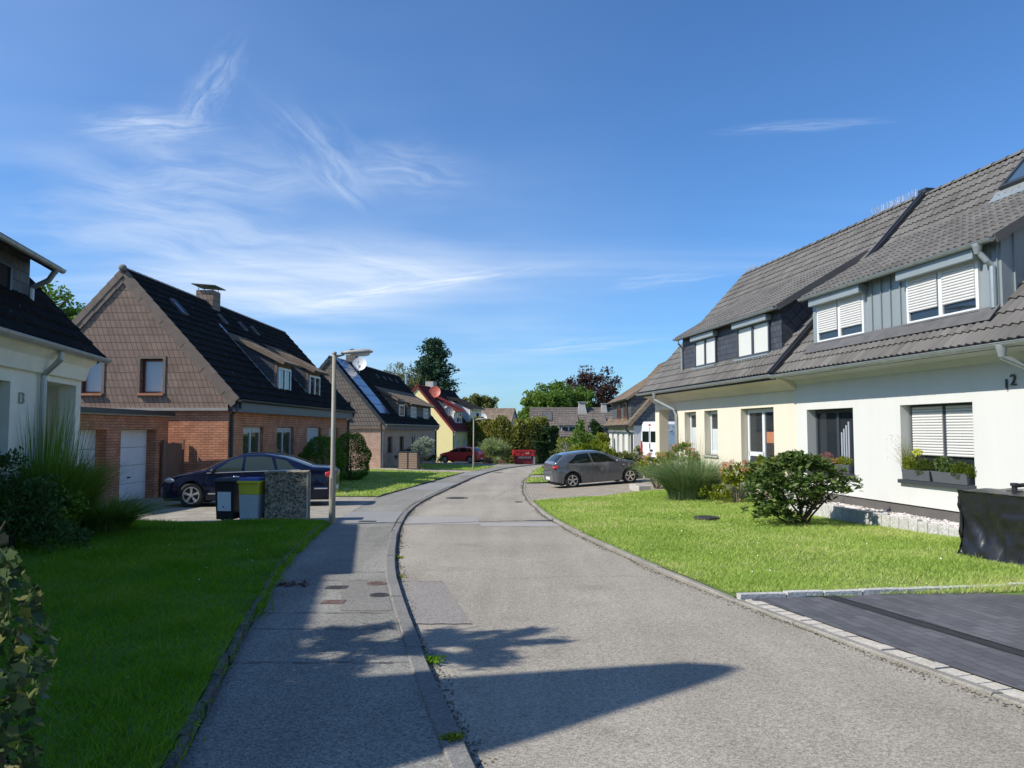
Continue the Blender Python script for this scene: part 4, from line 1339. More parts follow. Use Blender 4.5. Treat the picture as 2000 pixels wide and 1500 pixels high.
for k in range(2):                                                                   # sills of the narrow windows
    a, b, c, d = cops[k]
    sb = MB(); sb.box(ov - .06, a - .05, c - .05, ov + .2, b + .05, c + .0); sb.build('window_ledge', MT['stone_pale'], cream)
pt = [(-.07, Tc - 1.85, Z0 - .08), (-.07, Tc - 1.85, Z0 - .30), (ov - .12, Tc - 2.3, 2.32), (ov - .07, Tc - 2.36, 2.1), (ov - .07, Tc - 2.36, -.6)]
d_ = MB(); d_.tube(pt, .05, 10); d_.lathe([(.085, -.06), (.08, -.10), (.05, -.26)], (-.07, Tc - 1.85, Z0)); d_.build('downpipe', MT['zinc'], cream, smooth=False)
# cream dormer: slate face, two windows
dm = dormer(cream, 1, Tc - 9.75, Tc - 2.95, .58, 3.3, 4.77, 3.05, 6.34, MT['slate'], MT['tile_taupe'], .20, .15, gut=MT['zinc'], clad_side=MT['slate_diag'], tw=.175, tl=.33, amp=.032)
for (t0, t1) in ((4.1, 5.8), (7.25, 9.18)):
    ya, yb = Tc - t1, Tc - t0
    window_x(cream, 1, .525, ya, yb, 3.64, 4.56, MT['anthracite'], MT['curtain_white'], 2, .07, (.08, MT['zinc']))
    sb = MB(); sb.box(.40, ya - .06, 4.52, .579, yb + .06, 4.68); sb.build('shutter_box', MT['zinc_clad'], cream, bevel=.01)
    ap = MB(); ap.prism([(.58, ya - .15, 3.58), (.58, ya - .15, 3.635), (.44, ya - .15, 3.56), (.44, ya - .15, 3.53)], (0, yb - ya + .3, 0)); ap.build('window_flashing', MT['zinc'], cream)
d_ = MB(); d_.tube([(.36, Tc - 3.1, 4.70), (.36, Tc - 3.1, 4.58), (.52, Tc - 3.0, 4.45), (.53, Tc - 3.0, 3.62)], .035, 8); d_.build('downpipe', MT['zinc'], cream)
sp = MB()
for k in range(16):
    y = Lc - .1 - k * .06
    for q in (-1, 0, 1):
        sp.tube([(WW / 2, y, ZR + .05), (WW / 2 + q * .05, y + random.uniform(-.02, .02), ZR + .22)], .004, 3)
sp.build('bird_spikes', MT['spike'], cream)

# white house
wops = [(Tw - 12.74, Tw - 10.87, .63, 2.09), (Tw - 16.2, Tw - 14.3, .63, 2.09)]
mb = MB()
wall_front(mb, ov - .02, 0, Lw, .16, 2.86, wops, .30, 1)
mb.quad((ov + .5, .02, -.4), (ov + .5, Lw, -.4), (ov + .5, Lw, 2.8), (ov + .5, .02, 2.8))
mb.quad((ov - .02, Lw, .1), (ov + .1, Lw, .1), (ov + .1, Lw, 2.86), (ov - .02, Lw, 2.86))
mb.quad((ov - .02, 0, .1), (WW - ov, 0, .1), (WW - ov, 0, 2.86), (ov - .02, 0, 2.86))
mb.build('front_wall', MT['white_render'], white)
mb = MB(); mb.box(ov + .015, 0, -.9, ov + .3, Lw, .16); mb.build('plinth', MT['dark_plinth'], white)
mb = MB(); mb.prism([(ov - .03, 0, 2.72), (ov - .03, 0, 2.86), (.02, 0, 2.95), (.02, 0, 2.91), (ov - .12, 0, 2.84)], (0, Lw, 0)); mb.build('soffit', MT['white_render'], white)
main_roof(white, 1, Lw - .03, WW, Z0 - .02, ZR - .02, MT['tile_taupe'], .03, tw=.175, tl=.33, amp=.032, step=.03)
gutter(white, 1, -.02, Lw + .02, Z0 - .05, w=-.06)
d_ = MB(); d_.tube([(-.06, Tw - 17.6, Z0 - .1), (-.06, Tw - 17.6, Z0 - .26), (ov - .13, Tw - 17.74, 2.48), (ov - .09, Tw - 17.75, 2.3), (ov - .09, Tw - 17.75, -.5)], .05, 10); d_.lathe([(.085, -.08), (.08, -.12), (.05, -.27)], (-.06, Tw - 17.6, Z0)); d_.build('downpipe', MT['zinc'], white)
# windows: left one dark, right one with half lowered shutters
(a, b, c, d), (a2, b2, c2, d2) = wops
w1 = window_x(white, 1, ov + .20, a + .02, b - .02, c + .06, d - .02, MT['anthracite'], MT['glass'], 2, .07)
cu = MB()
for k in range(5):
    y = a + .55 + k * .09
    cu.tube([(ov + .225, y, c + .1), (ov + .225, y, d - .3 - k * .08)], .02, 6)
cu.build('curtain', MT['curtain'], w1)
w2 = window_x(white, 1, ov + .20, a2 + .02, b2 - .02, c2 + .06, d2 - .02, MT['anthracite'], MT['glass'], 2, .05, None, shutter=.66, sm=MT['shutter'])
for (a_, b_, c_, d_2) in wops:
    sb = MB(); sb.prism([(ov + .22, a_ - .03, c_ + .035), (ov - .10, a_ - .03, c_ + .01), (ov - .10, a_ - .03, c_ - .06), (ov - .03, a_ - .03, c_ - .06), (ov + .0, a_ - .03, c_ - .03), (ov + .22, a_ - .03, c_ - .0)], (0, b_ - a_ + .06, 0))
    sb.build('sill', MT['anthracite'], white)
t_ = text_mesh('1', .25, .012, 'house_number', MT['letter'], white, (ov - .045, Tw - 16.98, 2.26), (R(90), 0, R(-90)))
t_ = text_mesh('2', .26, .012, 'house_number', MT['letter'], white, (ov - .045, Tw - 17.12, 2.32), (R(90), 0, R(-90)))
# zinc dormer
y0d, y1d = Tw - 16.95, Tw - 11.25
dw = dormer(white, 1, y0d, y1d, .58, 3.3, 4.75, 3.05, 6.32, MT['zinc_clad'], MT['tile_taupe'], .22, .12, gut=MT['zinc'], tw=.175, tl=.33, amp=.032)
sm_ = MB()
for y in (Tw - 13.55, Tw - 13.85, Tw - 14.15, Tw - 14.45, Tw - 16.72, Tw - 16.9):
    sm_ = MB(); sm_.box(.545, y, 3.3, .579, y + .016, 4.78); sm_.build('standing_seam', MT['zinc_clad'], dw)
for k in range(5):
    w = .80 + k * .45
    sm_ = MB(); sm_.box(w, y0d - .032, 3.8, w + .016, y0d - .002, 4.60 + .58 * (w - .36)); sm_.build('standing_seam', MT['zinc_clad'], dw)
for (t0, t1) in ((11.5, 13.3), (14.66, 16.5)):
    ya, yb = Tw - t1, Tw - t0
    window_x(white, 1, .525, ya, yb, 3.62, 4.56, MT['white_pvc'], MT['glass'], 2, .07, (.05, MT['black']), shutter=.74)
    sb = MB(); sb.box(.36, ya - .08, 4.50, .577, yb + .08, 4.69); sb.build('shutter_box', MT['zinc_clad'], white, bevel=.01)
d_ = MB(); d_.tube([(.32, y0d + .2, 4.68), (.32, y0d + .2, 4.58), (.42, y0d + .12, 4.40), (.50, y0d + .1, 4.32), (.50, y0d + .1, 3.62)], .05, 10); d_.lathe([(.085, -.02), (.08, -.07), (.05, -.2)], (.32, y0d + .2, 4.73)); d_.build('downpipe', MT['zinc'], white)
fl = MB()
Vr = Vector((WW / 2, 0, ZR - Z0)).normalized(); Nr = Vector((-Vr.z, 0, Vr.x))
q0 = Vector((.57, 0, Z0 + .57 * sl_r)); 
fl.prism([q0 + Nr * .045, q0 + Nr * .07, q0 - Vr * .33 + Nr * .06, q0 - Vr * .33 + Nr * .045], (0, .01, 0))
fl.v = [(x, y0d + .0 + (y / .01) * (y1d - y0d) - (0 if y == 0 else 0), z) for x, y, z in fl.v]
fl.build('apron_flashing', MT['flashing'], white)
# dark fire-wall strip on the roof between the houses
fs = MB()
A0 = Vector((-.05, Lw - .10, Z0 - .02)); LV = math.hypot(WW / 2, ZR - Z0) + .1
for (y0, y1, h) in ((0, .06, .10), (.09, .17, .12), (.20, .24, .075)):
    p = A0 + Vector((0, y0, 0))
    fs.prism([p + Nr * .02, p + Nr * h, p + Vr * LV + Nr * h, p + Vr * LV + Nr * .02], (0, y1 - y0, 0))
fs.box(WW / 2 - .12, Lw - .14, ZR + .02, WW / 2 + .14, Lw + .16, ZR + .14)
fs.build('fire_wall_flashing', MT['black_flash'], white)
sp = MB()
for k in range(26):
    y = Lw + .35 + k * .075
    for q in (-1, 0, 1):
        sp.tube([(WW / 2, y - Lw - 0, ZR + .05), (WW / 2 + q * .06, y - Lw + random.uniform(-.03, .03), ZR + .26)], .005, 3)
sp.build('bird_spikes', MT['spike'], cream)
# roof window
p0 = Vector((3.3, Tw - 15.0, Z0 + 3.3 * sl_r)); 
sk = MB()
def on(a, b, c): return p0 + Vector((0, a, 0)) + Vr * b + Nr * c
for (a0, b0, a1, b1) in ((0, 0, .98, .10), (0, 1.08, .98, 1.18), (0, .10, .09, 1.08), (.89, .10, .98, 1.08)):
    sk.prism([on(a0, b0, .03), on(a1, b0, .03), on(a1, b1, .03), on(a0, b1, .03)], Nr * .11)
so = sk.build('skylight', MT['dark_metal'], white)
g = MB(); g.quad(on(.08, .09, .11), on(.9, .09, .11), on(.9, 1.09, .11), on(.08, 1.09, .11)); g.build('pane', glossy('sky_glass', (.05, .09, .14), .03, 1.0), so)
g = MB(); g.prism([on(-.12, -.32, .032), on(1.1, -.32, .032), on(1.1, 0, .05), on(-.12, 0, .05)], Nr * .008); g.build('skylight_apron', MT['zinc'], white)

# granite palisade bed along the white house
bed = MB()
y = 1.6
while y < Lw - .3:
    hgt = -.12 if y < 3.6 else (-.03 if y < 6.0 else .0)
    hgt += random.uniform(-.012, .012)
    wx = .10 + .05 * math.sin(y * .5)
    bed.box(wx - .05, y, -.75, wx + .06, y + .245, -.02 + hgt)
    y += .25
pal = bed.build('palisade_edging', MT['granite'], loc=white.location, rot=(0, 0, RR), bevel=.012)
tag(pal, 'low granite palisade wall edging the bed in front of the white house', 'wall')
gv = MB()
n_ = 40; vs = []
for i in range(n_ + 1):
    yy = 1.6 + (Lw - 1.9) * i / n_
    for x in np.linspace(.12, .64, 6): vs.append((x, yy, (-.21 if yy < 3.6 else -.10) + (x - .1) * .12 + random.uniform(-.015, .015)))
gv.add(vs, [(i * 6 + k, i * 6 + k + 1, i * 6 + k + 7, i * 6 + k + 6) for i in range(n_) for k in range(5)])
gvo = gv.build('gravel_bed', MT['gravel'], loc=white.location, rot=(0, 0, RR)); gvo['kind'] = 'structure'
ps = np.stack([rng.uniform(.14, .6, 900), rng.uniform(1.6, Lw - .4, 900), np.zeros(900)], 1); ps[:, 2] = np.where(ps[:, 1] < 3.6, -.20, -.09) + (ps[:, 0] - .1) * .12
M_ = np.array(Matrix.Rotation(RR, 3, 'Z'))
tag(np_mesh('gravel', (leaf_quads(ps, .05, None, .9, .5) @ M_.T) + np.array([8.19, 7.76, 0]), 4, MT['gravel']), kind='stuff')


def lw(root, s, w, y, z):
    """house-local point -> world"""
    return root.location + Matrix.Rotation(root.rotation_euler.z, 3, 'Z') @ Vector((s * w, y, z))


# ---- left: brown shingled brick duplex
H1 = thing('brick_house', (-9.0, 25, 0), 'red brick house with brown shingled gable, dark roof and two narrow dormers', 'house', R(-1.3))
h1W, h1z, h1r, h1L, h1o = 7.9, 2.62, 6.97, 16.4, .35
f_ops = []
for px0, px1 in ((477, 514), (539, 569.5), (594, 619), (634, 651)):
    f_ops.append(tuple(9.3 * 1480 / (1000 - p) - 25 for p in (px0, px1)))
f_ops = [(a, b, .45, 1.72) for a, b in f_ops]
g_ops = [(2.54, 3.30, 2.78, 3.96), (4.58, 5.30, 2.78, 3.96)]
zband = 2.30
top1 = shell(H1, -1, h1L, h1W, h1o, -1.6, h1z, h1r, f_ops, MT['brick_red'], g_ops, MT['brick_red'], MT['shingle_brown'], zband, .25, .07)
main_roof(H1, -1, h1L, h1W, h1z, h1r, MT['tile_black'], .10, 'flat', .33, .36, .02, MT['mortar_grey'], verge_m=MT['trim_brown'], step=.055)
mb = MB(); mb.box(-h1W + .1, -.13, zband - .06, -h1o + .02, -.06, zband + .03); mb.build('gable_trim', MT['trim_pale'], H1)
for sd in (1, -1):           # broad shingle border along the verges
    mb = MB(); n = 11
    A = Vector((-h1o * .2, -.09, h1z - .12)); B = Vector((-h1W / 2, -.09, h1r - .15))
    if sd < 0: A = Vector((-h1W + h1o * .2, -.09, h1z - .12))
    d = (B - A).normalized(); nn = Vector((0, 1, 0)).cross(d) * (1 if sd > 0 else -1)
    nn = Vector((d.z, 0, -d.x)) if sd > 0 else Vector((-d.z, 0, d.x))
    if nn.z > 0: nn = -nn
    for k in range(n):
        p, q = A.lerp(B, k / n), A.lerp(B, (k + .985) / n)
        mb.prism([p, q, q + nn * .20, p + nn * .22], (0, -.022 - .006 * (k % 2), 0))
    mb.build('verge_shingles', MT['trim_brown'], H1)
gutter(H1, -1, -.15, h1L + .1, h1z - .02, w=-.08, m=MT['dark_metal'])
mb = MB(); mb.box(-.33, -.02, h1z - .42, -.02, h1L, h1z - .04); mb.build('fascia_board', MT['anthracite'], H1)
downpipe([(.02, .12, h1z - .05), (.0, .12, h1z - .25), (-.27, .12, h1z - .5), (-.27, .12, -.7)], .055).build('downpipe', MT['dark_metal'], H1)
downpipe([(.02, h1L - .1, h1z - .05), (.0, h1L - .1, h1z - .25), (-.27, h1L - .1, h1z - .5), (-.27, h1L - .1, -.9)], .055).build('downpipe', MT['dark_metal'], H1)
for k, (a, b, c, d) in enumerate(f_ops):
    gm_ = [MT['glass_green'], MT['glass_green'], MT['shutter_beige'], MT['shutter_beige']][k]
    window_x(H1, -1, -h1o - .12, a + .02, b - .02, c + .02, d - .02, MT['shutter_beige'] if k < 2 else MT['white_pvc'], gm_, 2 if k < 2 else 1, .08, (.08, MT['terracotta']), shutter=(.12 if k < 2 else .97), sm=MT['shutter_beige'])
for (a, b, c, d) in g_ops:
    w_ = window_y(H1, .10, -b + .02, -a - .02, c + .04, d - .02, MT['brown_frame'], MT['curtain'], 1, .06, MT['terracotta'])
    sb = MB(); sb.box(-b - .05, -.16, c - .04, -a + .05, .1, c + .035); sb.build('window_ledge', MT['terracotta'], H1)
    cs = MB()
    for (x0, x1, z0, z1) in ((-b - .09, -b, c - .06, d + .10), (-a, -a + .09, c - .06, d + .10), (-b, -a, d, d + .10)):
        cs.box(x0, -.095, z0, x1, -.06, z1)
    cs.build('window_surround', MT['trim_brown'], H1)
for (y0, y1) in ((5.3, 7.05), (9.6, 11.5)):
    d_ = dormer(H1, -1, y0, y1, .55, 3.0, 4.30, 2.62, 5.52, MT['shingle_brown'], MT['tile_brown'], .35, .12, 'flat', MT['dark_metal'], .33, .45, MT['slate'])
    window_x(H1, -1, -.49, y0 + .10, y1 - .10, 3.10, 4.14, MT['white_pvc'], MT['glass'], 2, .09, (.10, MT['zinc']))
# flashing along the dormer, chimney, skylights
Vh = Vector((-h1W / 2, 0, h1r - h1z)).normalized(); Nh = Vector((Vh.z, 0, -Vh.x)); Nh = Vector((abs(Vh.z), 0, abs(Vh.x)))
def onh(w, y, c):
    return Vector((-w, y, h1z + w * (h1r - h1z) / (h1W / 2))) + Nh * c
fl = MB(); fl.prism([onh(.6, 5.05, .05), onh(.6, 5.2, .05), onh(2.9, 5.2, .05), onh(2.9, 5.05, .05)], Nh * .02)
fl.prism([onh(.6, 9.38, .05), onh(.6, 9.5, .05), onh(2.2, 9.5, .05), onh(2.2, 9.38, .05)], Nh * .02)
fl.build('dormer_flashing', MT['zinc'], H1)
def roof_window(root, onf, w0, w1, y0, y1, m=None):
    sk = MB(); f = .06
    for (a, b, c, d) in ((w0, w0 + f, y0, y1), (w1 - f, w1, y0, y1), (w0 + f, w1 - f, y0, y0 + f), (w0 + f, w1 - f, y1 - f, y1)):
        q = [onf(a, c, .05), onf(b, c, .05), onf(b, d, .05), onf(a, d, .05)]
        sk.prism(q, onf(a, c, .13) - onf(a, c, .05))
    o = sk.build('skylight', MT['flashing'], root)
    g = MB(); g.quad(onf(w0 + .03, y0 + .03, .10), onf(w1 - .03, y0 + .03, .10), onf(w1 - .03, y1 - .03, .10), onf(w0 + .03, y1 - .03, .10))
    g.build('pane', m or MT['sky_pane'], o)
MT['sky_pane'] = glossy('skylight_glass', (.16, .24, .36), .08, 1.0)
roof_window(H1, onh, 2.75, 3.25, 1.55, 2.0)
for y in (5.9, 8.1, 9.6): roof_window(H1, onh, 3.0, 3.35, y, y + .35, MT['flashing'])
ch = MB(); ch.box(-h1W / 2 - .36, 6.2, h1r - .7, -h1W / 2 + .36, 6.95, h1r + .46)
co = ch.build('chimney', MT['shingle_brown'], H1)
ch = MB(); ch.prism([(-h1W / 2 - .5, 6.05, h1r + .68), (-h1W / 2 + .5, 6.05, h1r + .60), (-h1W / 2 + .5, 6.05, h1r + .64), (-h1W / 2 - .5, 6.05, h1r + .72)], (0, 1.1, 0))
for x in (-.3, .3):
    for y in (6.3, 6.85): ch.tube([(-h1W / 2 + x, y, h1r + .4), (-h1W / 2 + x, y, h1r + .66)], .015, 5)
ch.build('chimney_cap', MT['dark_metal'], co)
# mortar end of the ridge
mb = MB(); mb.ball((-h1W / 2, -.16, h1r + .02), (.14, .10, .12)); mb.build('ridge_end', MT['mortar_grey'], H1, smooth=True)

# ---- garage in front of the gable
GA = thing('garage', (-11.07, 24.45, 0), 'flat roofed brick double garage with two white doors beside the brown gable', 'garage', R(0))
mb = MB()
gz0, gz1 = -.75, 2.05
wall_front(mb, 0, -7.2, 0, gz0, gz1, [(-5.85, -3.71, gz0, 1.62), (-2.95, -.81, gz0, 1.62)], .33, -1)
mb.quad((0, 0, gz0), (-5.5, 0, gz0), (-5.5, 0, gz1), (0, 0, gz1)); mb.quad((0, -7.2, gz0), (-5.5, -7.2, gz0), (-5.5, -7.2, gz1), (0, -7.2, gz1))
mb.quad((-5.5, 0, gz0), (-5.5, -7.2, gz0), (-5.5, -7.2, gz1), (-5.5, 0, gz1))
mb.build('brick_wall', MT['brick_red'], GA)
mb = MB(); mb.box(-5.7, -7.4, 2.055, .20, .03, 2.19); mb.build('flat_roof', MT['dark_metal'], GA)
mb = MB(); mb.box(-5.65, -7.35, 2.02, .15, .0, 2.055); mb.build('roof_soffit', MT['stone_pale'], GA)
for y0 in (-5.85, -2.95):
    mb = MB()
    for k in range(4):
        z0 = gz0 + .25 + k * (1.62 - gz0 - .25) / 4; z1 = gz0 + .25 + (k + 1) * (1.62 - gz0 - .25) / 4 - .012
        mb.box(-.34, y0, z0 if k else gz0, -.30, y0 + 2.14, z1)
    dd = mb.build('garage_door', MT['white_door'], GA)
    mb = MB(); mb.box(-.30, y0 + 1.0, .18, -.27, y0 + 1.14, .22); mb.tube([(-.28, y0 + 1.07, .2), (-.23, y0 + 1.07, .2)], .014, 6); mb.build('handle', MT['black'], dd)

gt = MB()
for k in range(9):
    x = .0 + k * .135
    gt.box(x, 0, .05, x + .115, .022, 1.72 - .03 * abs(k - 4) / 4)
for z in (.35, 1.0, 1.45): gt.box(-.02, .022, z, 1.23, .045, z + .06)
for x in (-.09, 1.24): gt.box(x, -.02, 0, x + .08, .06, 1.8)
go = gt.build('garden_gate', MT['wood_gate'], loc=(-10.95, 23.95, -.52), rot=(0, 0, R(80)))
go.scale = (.78, 1, 1)
tag(go, 'brown wooden plank gate between the garage and the brick house', 'gate')

# ---- left: second duplex with solar panels
H2 = thing('brown_house', (-8.35, 50, 0), 'brown brick house with shingled gable, solar panels and a satellite dish on its roof', 'house', R(-5.5))
h2W, h2z, h2r, h2L, h2o = 7.6, 2.02, 6.50, 18.4, .30
f2 = [(1.75, 3.1, 0, 1.16), (5.1, 6.45, 0, 1.16), (9.0, 10.2, 0, 1.16), (12.6, 13.8, 0, 1.16)]
g2 = [(2.35, 3.15, 2.36, 3.46)]
shell(H2, -1, h2L, h2W, h2o, -1.7, h2z, h2r, f2, MT['brick_brown'], g2, MT['brick_brown'], MT['shingle_grey'], 1.74, .22, .06)
main_roof(H2, -1, h2L, h2W, h2z, h2r, MT['tile_black'], .10, 'flat', .36, .42, .025, MT['mortar_grey'], verge_m=MT['anthracite'], step=.06)
mb = MB(); mb.box(-h2W + .1, -.11, 1.68, -h2o + .02, -.05, 1.76); mb.build('gable_trim', MT['trim_brown'], H2)
gutter(H2, -1, -.15, h2L + .1, h2z - .02, w=-.08, m=MT['zinc'])
mb = MB(); mb.box(-.29, -.02, h2z - .40, -.02, h2L, h2z - .04); mb.build('fascia_board', MT['trim_brown'], H2)
for y, m_ in ((.15, 'zinc'), (h2L - .1, 'dark_metal')):
    downpipe([(.03, y, h2z - .05), (.0, y, h2z - .25), (-.23, y, h2z - .5), (-.23, y, -1.1)], .06).build('downpipe', MT[m_], H2)
for k, (a, b, c, d) in enumerate(f2):
    window_x(H2, -1, -h2o - .12, a, b, c, d, MT['white_pvc'] if k == 2 else MT['brown_frame'], MT['glass'], 1, .07, (.08, MT['stone_pale']))
a, b, c, d = g2[0]
window_y(H2, .08, -b, -a, c, d, MT['black'], MT['inside'], 1, .05)
sb = MB(); sb.box(-b - .06, -.16, c - .06, -a + .06, .1, c + .02); sb.build('window_ledge', MT['white_pvc'], H2)
dormer(H2, -1, 5.6, 7.6, .55, 2.4, 3.66, 2.6, 4.95, MT['shingle_grey'], MT['tile_brown'], .35, .10, 'flat', MT['dark_metal'], .36, .45)
window_x(H2, -1, -.49, 5.8, 7.4, 2.55, 3.52, MT['white_pvc'], MT['glass'], 1, .16, (.08, MT['zinc']))
dormer(H2, -1, 8.3, 17.2, .50, 2.4, 3.60, 2.6, 4.95, MT['shingle_grey'], MT['tile_brown'], .38, .10, 'flat', MT['dark_metal'], .36, .45)
for (a, b) in ((9.3, 11.2), (13.9, 15.9)):
    window_x(H2, -1, -.44, a, b, 2.55, 3.45, MT['white_pvc'], MT['curtain'], 2, .12, (.08, MT['zinc']), bars=((.0, .42, b - a, .5),))
V2 = Vector((-h2W / 2, 0, h2r - h2z)); N2 = Vector((abs(V2.z), 0, abs(V2.x))).normalized()
def on2(w, y, c): return Vector((-w, y, h2z + w * (h2r - h2z) / (h2W / 2))) + N2 * c
for k in range(6):
    w0 = .55 + k * .53
    sb = MB(); sb.prism([on2(w0, .45, .07), on2(w0 + .50, .45, .07), on2(w0 + .50, 3.1, .07), on2(w0, 3.1, .07)], N2 * .05)
    sb.build('solar_panel', MT['solar'], H2)
def dish(root, P, r, aim, m, label_post=True):
    """satellite dish with its arm and mast; P mast foot (local), aim horizontal unit vector"""
    a = Vector(aim).normalized(); b = Vector((0, 0, 1)); s_ = a.cross(b).normalized()
    ax = (a * .93 + b * .36).normalized(); u = s_; v = ax.cross(u).normalized()
    P = Vector(P); c = P + Vector((0, 0, r * 1.05))
    mb = MB(); vs = []
    for i in range(7):
        q = i / 6
        for k in range(22):
            t = 2 * math.pi * k / 22
            vs.append(c + (u * math.cos(t) + v * math.sin(t) * 1.06) * r * q + ax * (.20 * r * q * q - .2 * r))
    mb.add(vs, [(i * 22 + k, i * 22 + (k + 1) % 22, (i + 1) * 22 + (k + 1) % 22, (i + 1) * 22 + k) for i in range(6) for k in range(22)])
    o = mb.build('satellite_dish', m, root, smooth=True)
    pb = MB(); pb.tube([P - Vector((0, 0, .5)), P + Vector((0, 0, r * .8)), c - ax * .25 * r], .03, 6); pb.build('mast', MT['zinc'], o)
    pb = MB(); pb.tube([c - v * r * 1.0 * (1 if v.z > 0 else -1), c + ax * r * .75], .015, 5); pb.ball(c + ax * r * .75, .06); pb.build('receiver', MT['zinc'], o)
dish(H2, (-h2W / 2 + .75, 4.1, 6.35 - .55), .52, (.05, -1, 0), MT['dish_white'])
mb = MB(); mb.box(-h2W / 2 - .35, 4.4, h2r - .6, -h2W / 2 + .35, 5.2, h2r + .55); co = mb.build('chimney', MT['shingle_grey'], H2)
mb = MB(); mb.lathe([(.14, .55), (.14, .9), (.2, .92), (.2, .98), (.01, 1.05)], (-h2W / 2, 4.8, h2r)); mb.build('chimney_cap', MT['dark_metal'], co)
for y in (9, 11, 13, 15): roof_window(H2, on2, 3.05, 3.3, y, y + .3, MT['flashing'])

# ---- left: yellow house and the grey house joined to it
H3 = thing('yellow_house', (-5.75, 76, 0), 'yellow rendered house with a dark red roof and two satellite dishes', 'house', R(-17))
h3W, h3z, h3r, h3L, h3o = 8.2, 1.50, 6.15, 4.6, .2
f3 = [(1.0, 1.9, -1.1, .55), (3.0, 3.9, -1.1, .55)]
shell(H3, -1, h3L, h3W, h3o, -2.6, h3z, h3r, f3, MT['yellow_render'], [], MT['yellow_render'], MT['yellow_render'], 1.4, .2, .003)
main_roof(H3, -1, h3L, h3W, h3z, h3r, MT['tile_red'], .12, 'flat', .36, .42, .02)
gutter(H3, -1, -.15, h3L + .1, h3z - .02, w=-.08, m=MT['zinc'])
downpipe([(.03, .15, h3z - .05), (.0, .15, h3z - .3), (-.13, .15, h3z - .6), (-.13, .15, -1.8)], .07).build('downpipe', MT['zinc'], H3)
for (a, b, c, d) in f3: window_x(H3, -1, -h3o - .1, a, b, c, d, MT['white_pvc'], MT['shutter_beige'], 1, .08, (.08, MT['stone_pale']))
dormer(H3, -1, 2.1, 4.1, .75, 2.2, 3.55, 3.1, 5.1, MT['old_white'], MT['tile_red'], .38, .14, 'flat', MT['zinc'], .36, .42)
window_x(H3, -1, -.69, 2.35, 3.85, 2.35, 3.4, MT['white_pvc'], MT['glass'], 2, .10, (.08, MT['zinc']))
dish(H3, (-2.9, 1.7, 4.9), .62, (.25, -1, 0), MT['dish_red'])
dish(H3, (-1.25, 1.55, 3.0), .5, (.25, -1, 0), MT['dish_dark'])
mb = MB(); mb.box(-h3W / 2 - .5, 3.2, h3r - .6, -h3W / 2 + .4, 4.2, h3r + .6); mb.build('chimney', MT['concrete'], H3)
mb = MB(); mb.tube([(-5.2, -.3, 2.0), (-5.2, -.3, 7.3)], .12, 8); mb.build('flue_pipe', MT['zinc'], H3)
yl = lw(H3, -1, 0, 4.75, 0)
H4 = thing('grey_house', (yl.x, yl.y, 0), 'pale grey house with a dark roof and wide dormer, joined to the yellow house', 'house', R(-17))
f4 = [(.6, 1.6, -1.0, .6), (2.6, 4.4, -1.0, .6)]
shell(H4, -1, 5.2, h3W, h3o, -2.6, h3z, h3r - .1, f4, MT['grey_render'], [], MT['grey_render'], MT['grey_render'], 1.4, .2, .003)
main_roof(H4, -1, 5.2, h3W, h3z, h3r - .1, MT['tile_black'], .10, 'flat', .36, .42, .02)
gutter(H4, -1, -.05, 5.3, h3z - .02, w=-.08, m=MT['zinc'])
for (a, b, c, d) in f4: window_x(H4, -1, -h3o - .1, a, b, c, d, MT['white_pvc'], MT['glass'], 1, .08)
dormer(H4, -1, .9, 4.6, .45, 2.0, 3.9, 3.2, 5.2, MT['old_white'], MT['tile_black'], .38, .14, 'flat', MT['zinc'], .36, .42, MT['grey_render'])
window_x(H4, -1, -.39, 2.9, 3.7, 2.6, 3.5, MT['zinc_clad'], MT['glass'], 1, .08)
downpipe([(-.05, 1.0, 3.8), (-.3, 1.0, 3.5), (-.38, 1.0, 2.3)], .05).build('downpipe', MT['zinc'], H4)

# ---- far: brown roofed house with dish, left of the road end
H5 = thing('brown_roof_house', (-.6, 92, 0), 'far house with a plain brown roof, white gable and white dish, behind the tall hedge', 'house', R(76))
shell(H5, 1, 9, 7.2, .25, -3, 1.0, 4.3, [], MT['grey_render'], [], MT['white_render'], MT['white_render'], .9, .2, .003)
main_roof(H5, 1, 9, 7.2, 1.0, 4.3, MT['tile_brown'], .10, 'flat', .36, .42, .02)
dish(H5, (1.5, 3.6, 2.45), .62, (-1, -.25, 0), MT['dish_white'])

# ---- far: long house across the road end
H6 = thing('long_roof_house', (13.6, 85, 0), 'far cream house with a long brown roof, two white chimneys and two dormers', 'house', R(90))
l6 = 11.4
f6 = [(2.0, 3.0, -1.4, .2), (5, 6, -1.4, .2), (8.2, 9.4, -1.4, .2)]
shell(H6, 1, l6, 7.4, .3, -3, .86, 4.2, f6, MT['cream_render'], [], MT['cream_render'], MT['cream_render'], .8, .2, .003)
main_roof(H6, 1, l6, 7.4, .86, 4.2, MT['tile_far'], .10, 'flat', .34, .36, .025, step=.04)
gutter(H6, 1, -.05, l6 + .1, .84, w=-.08, m=MT['zinc'])
for (a, b, c, d) in f6: window_x(H6, 1, .42, a, b, c, d, MT['white_pvc'], MT['glass'], 2, .08)
for (y0, y1) in ((6.2, 8.2), (3.0, 5.0)):
    dormer(H6, 1, y0, y1, .75, 1.2, 2.15, 2.7, 3.3, MT['slate'], MT['tile_far'], .3, .1, 'flat', MT['zinc'], .34, .36)
    window_x(H6, 1, .69, y0 + .15, y1 - .15, 1.28, 2.05, MT['white_pvc'], MT['glass'], 2, .11, (.06, MT['white_pvc']))
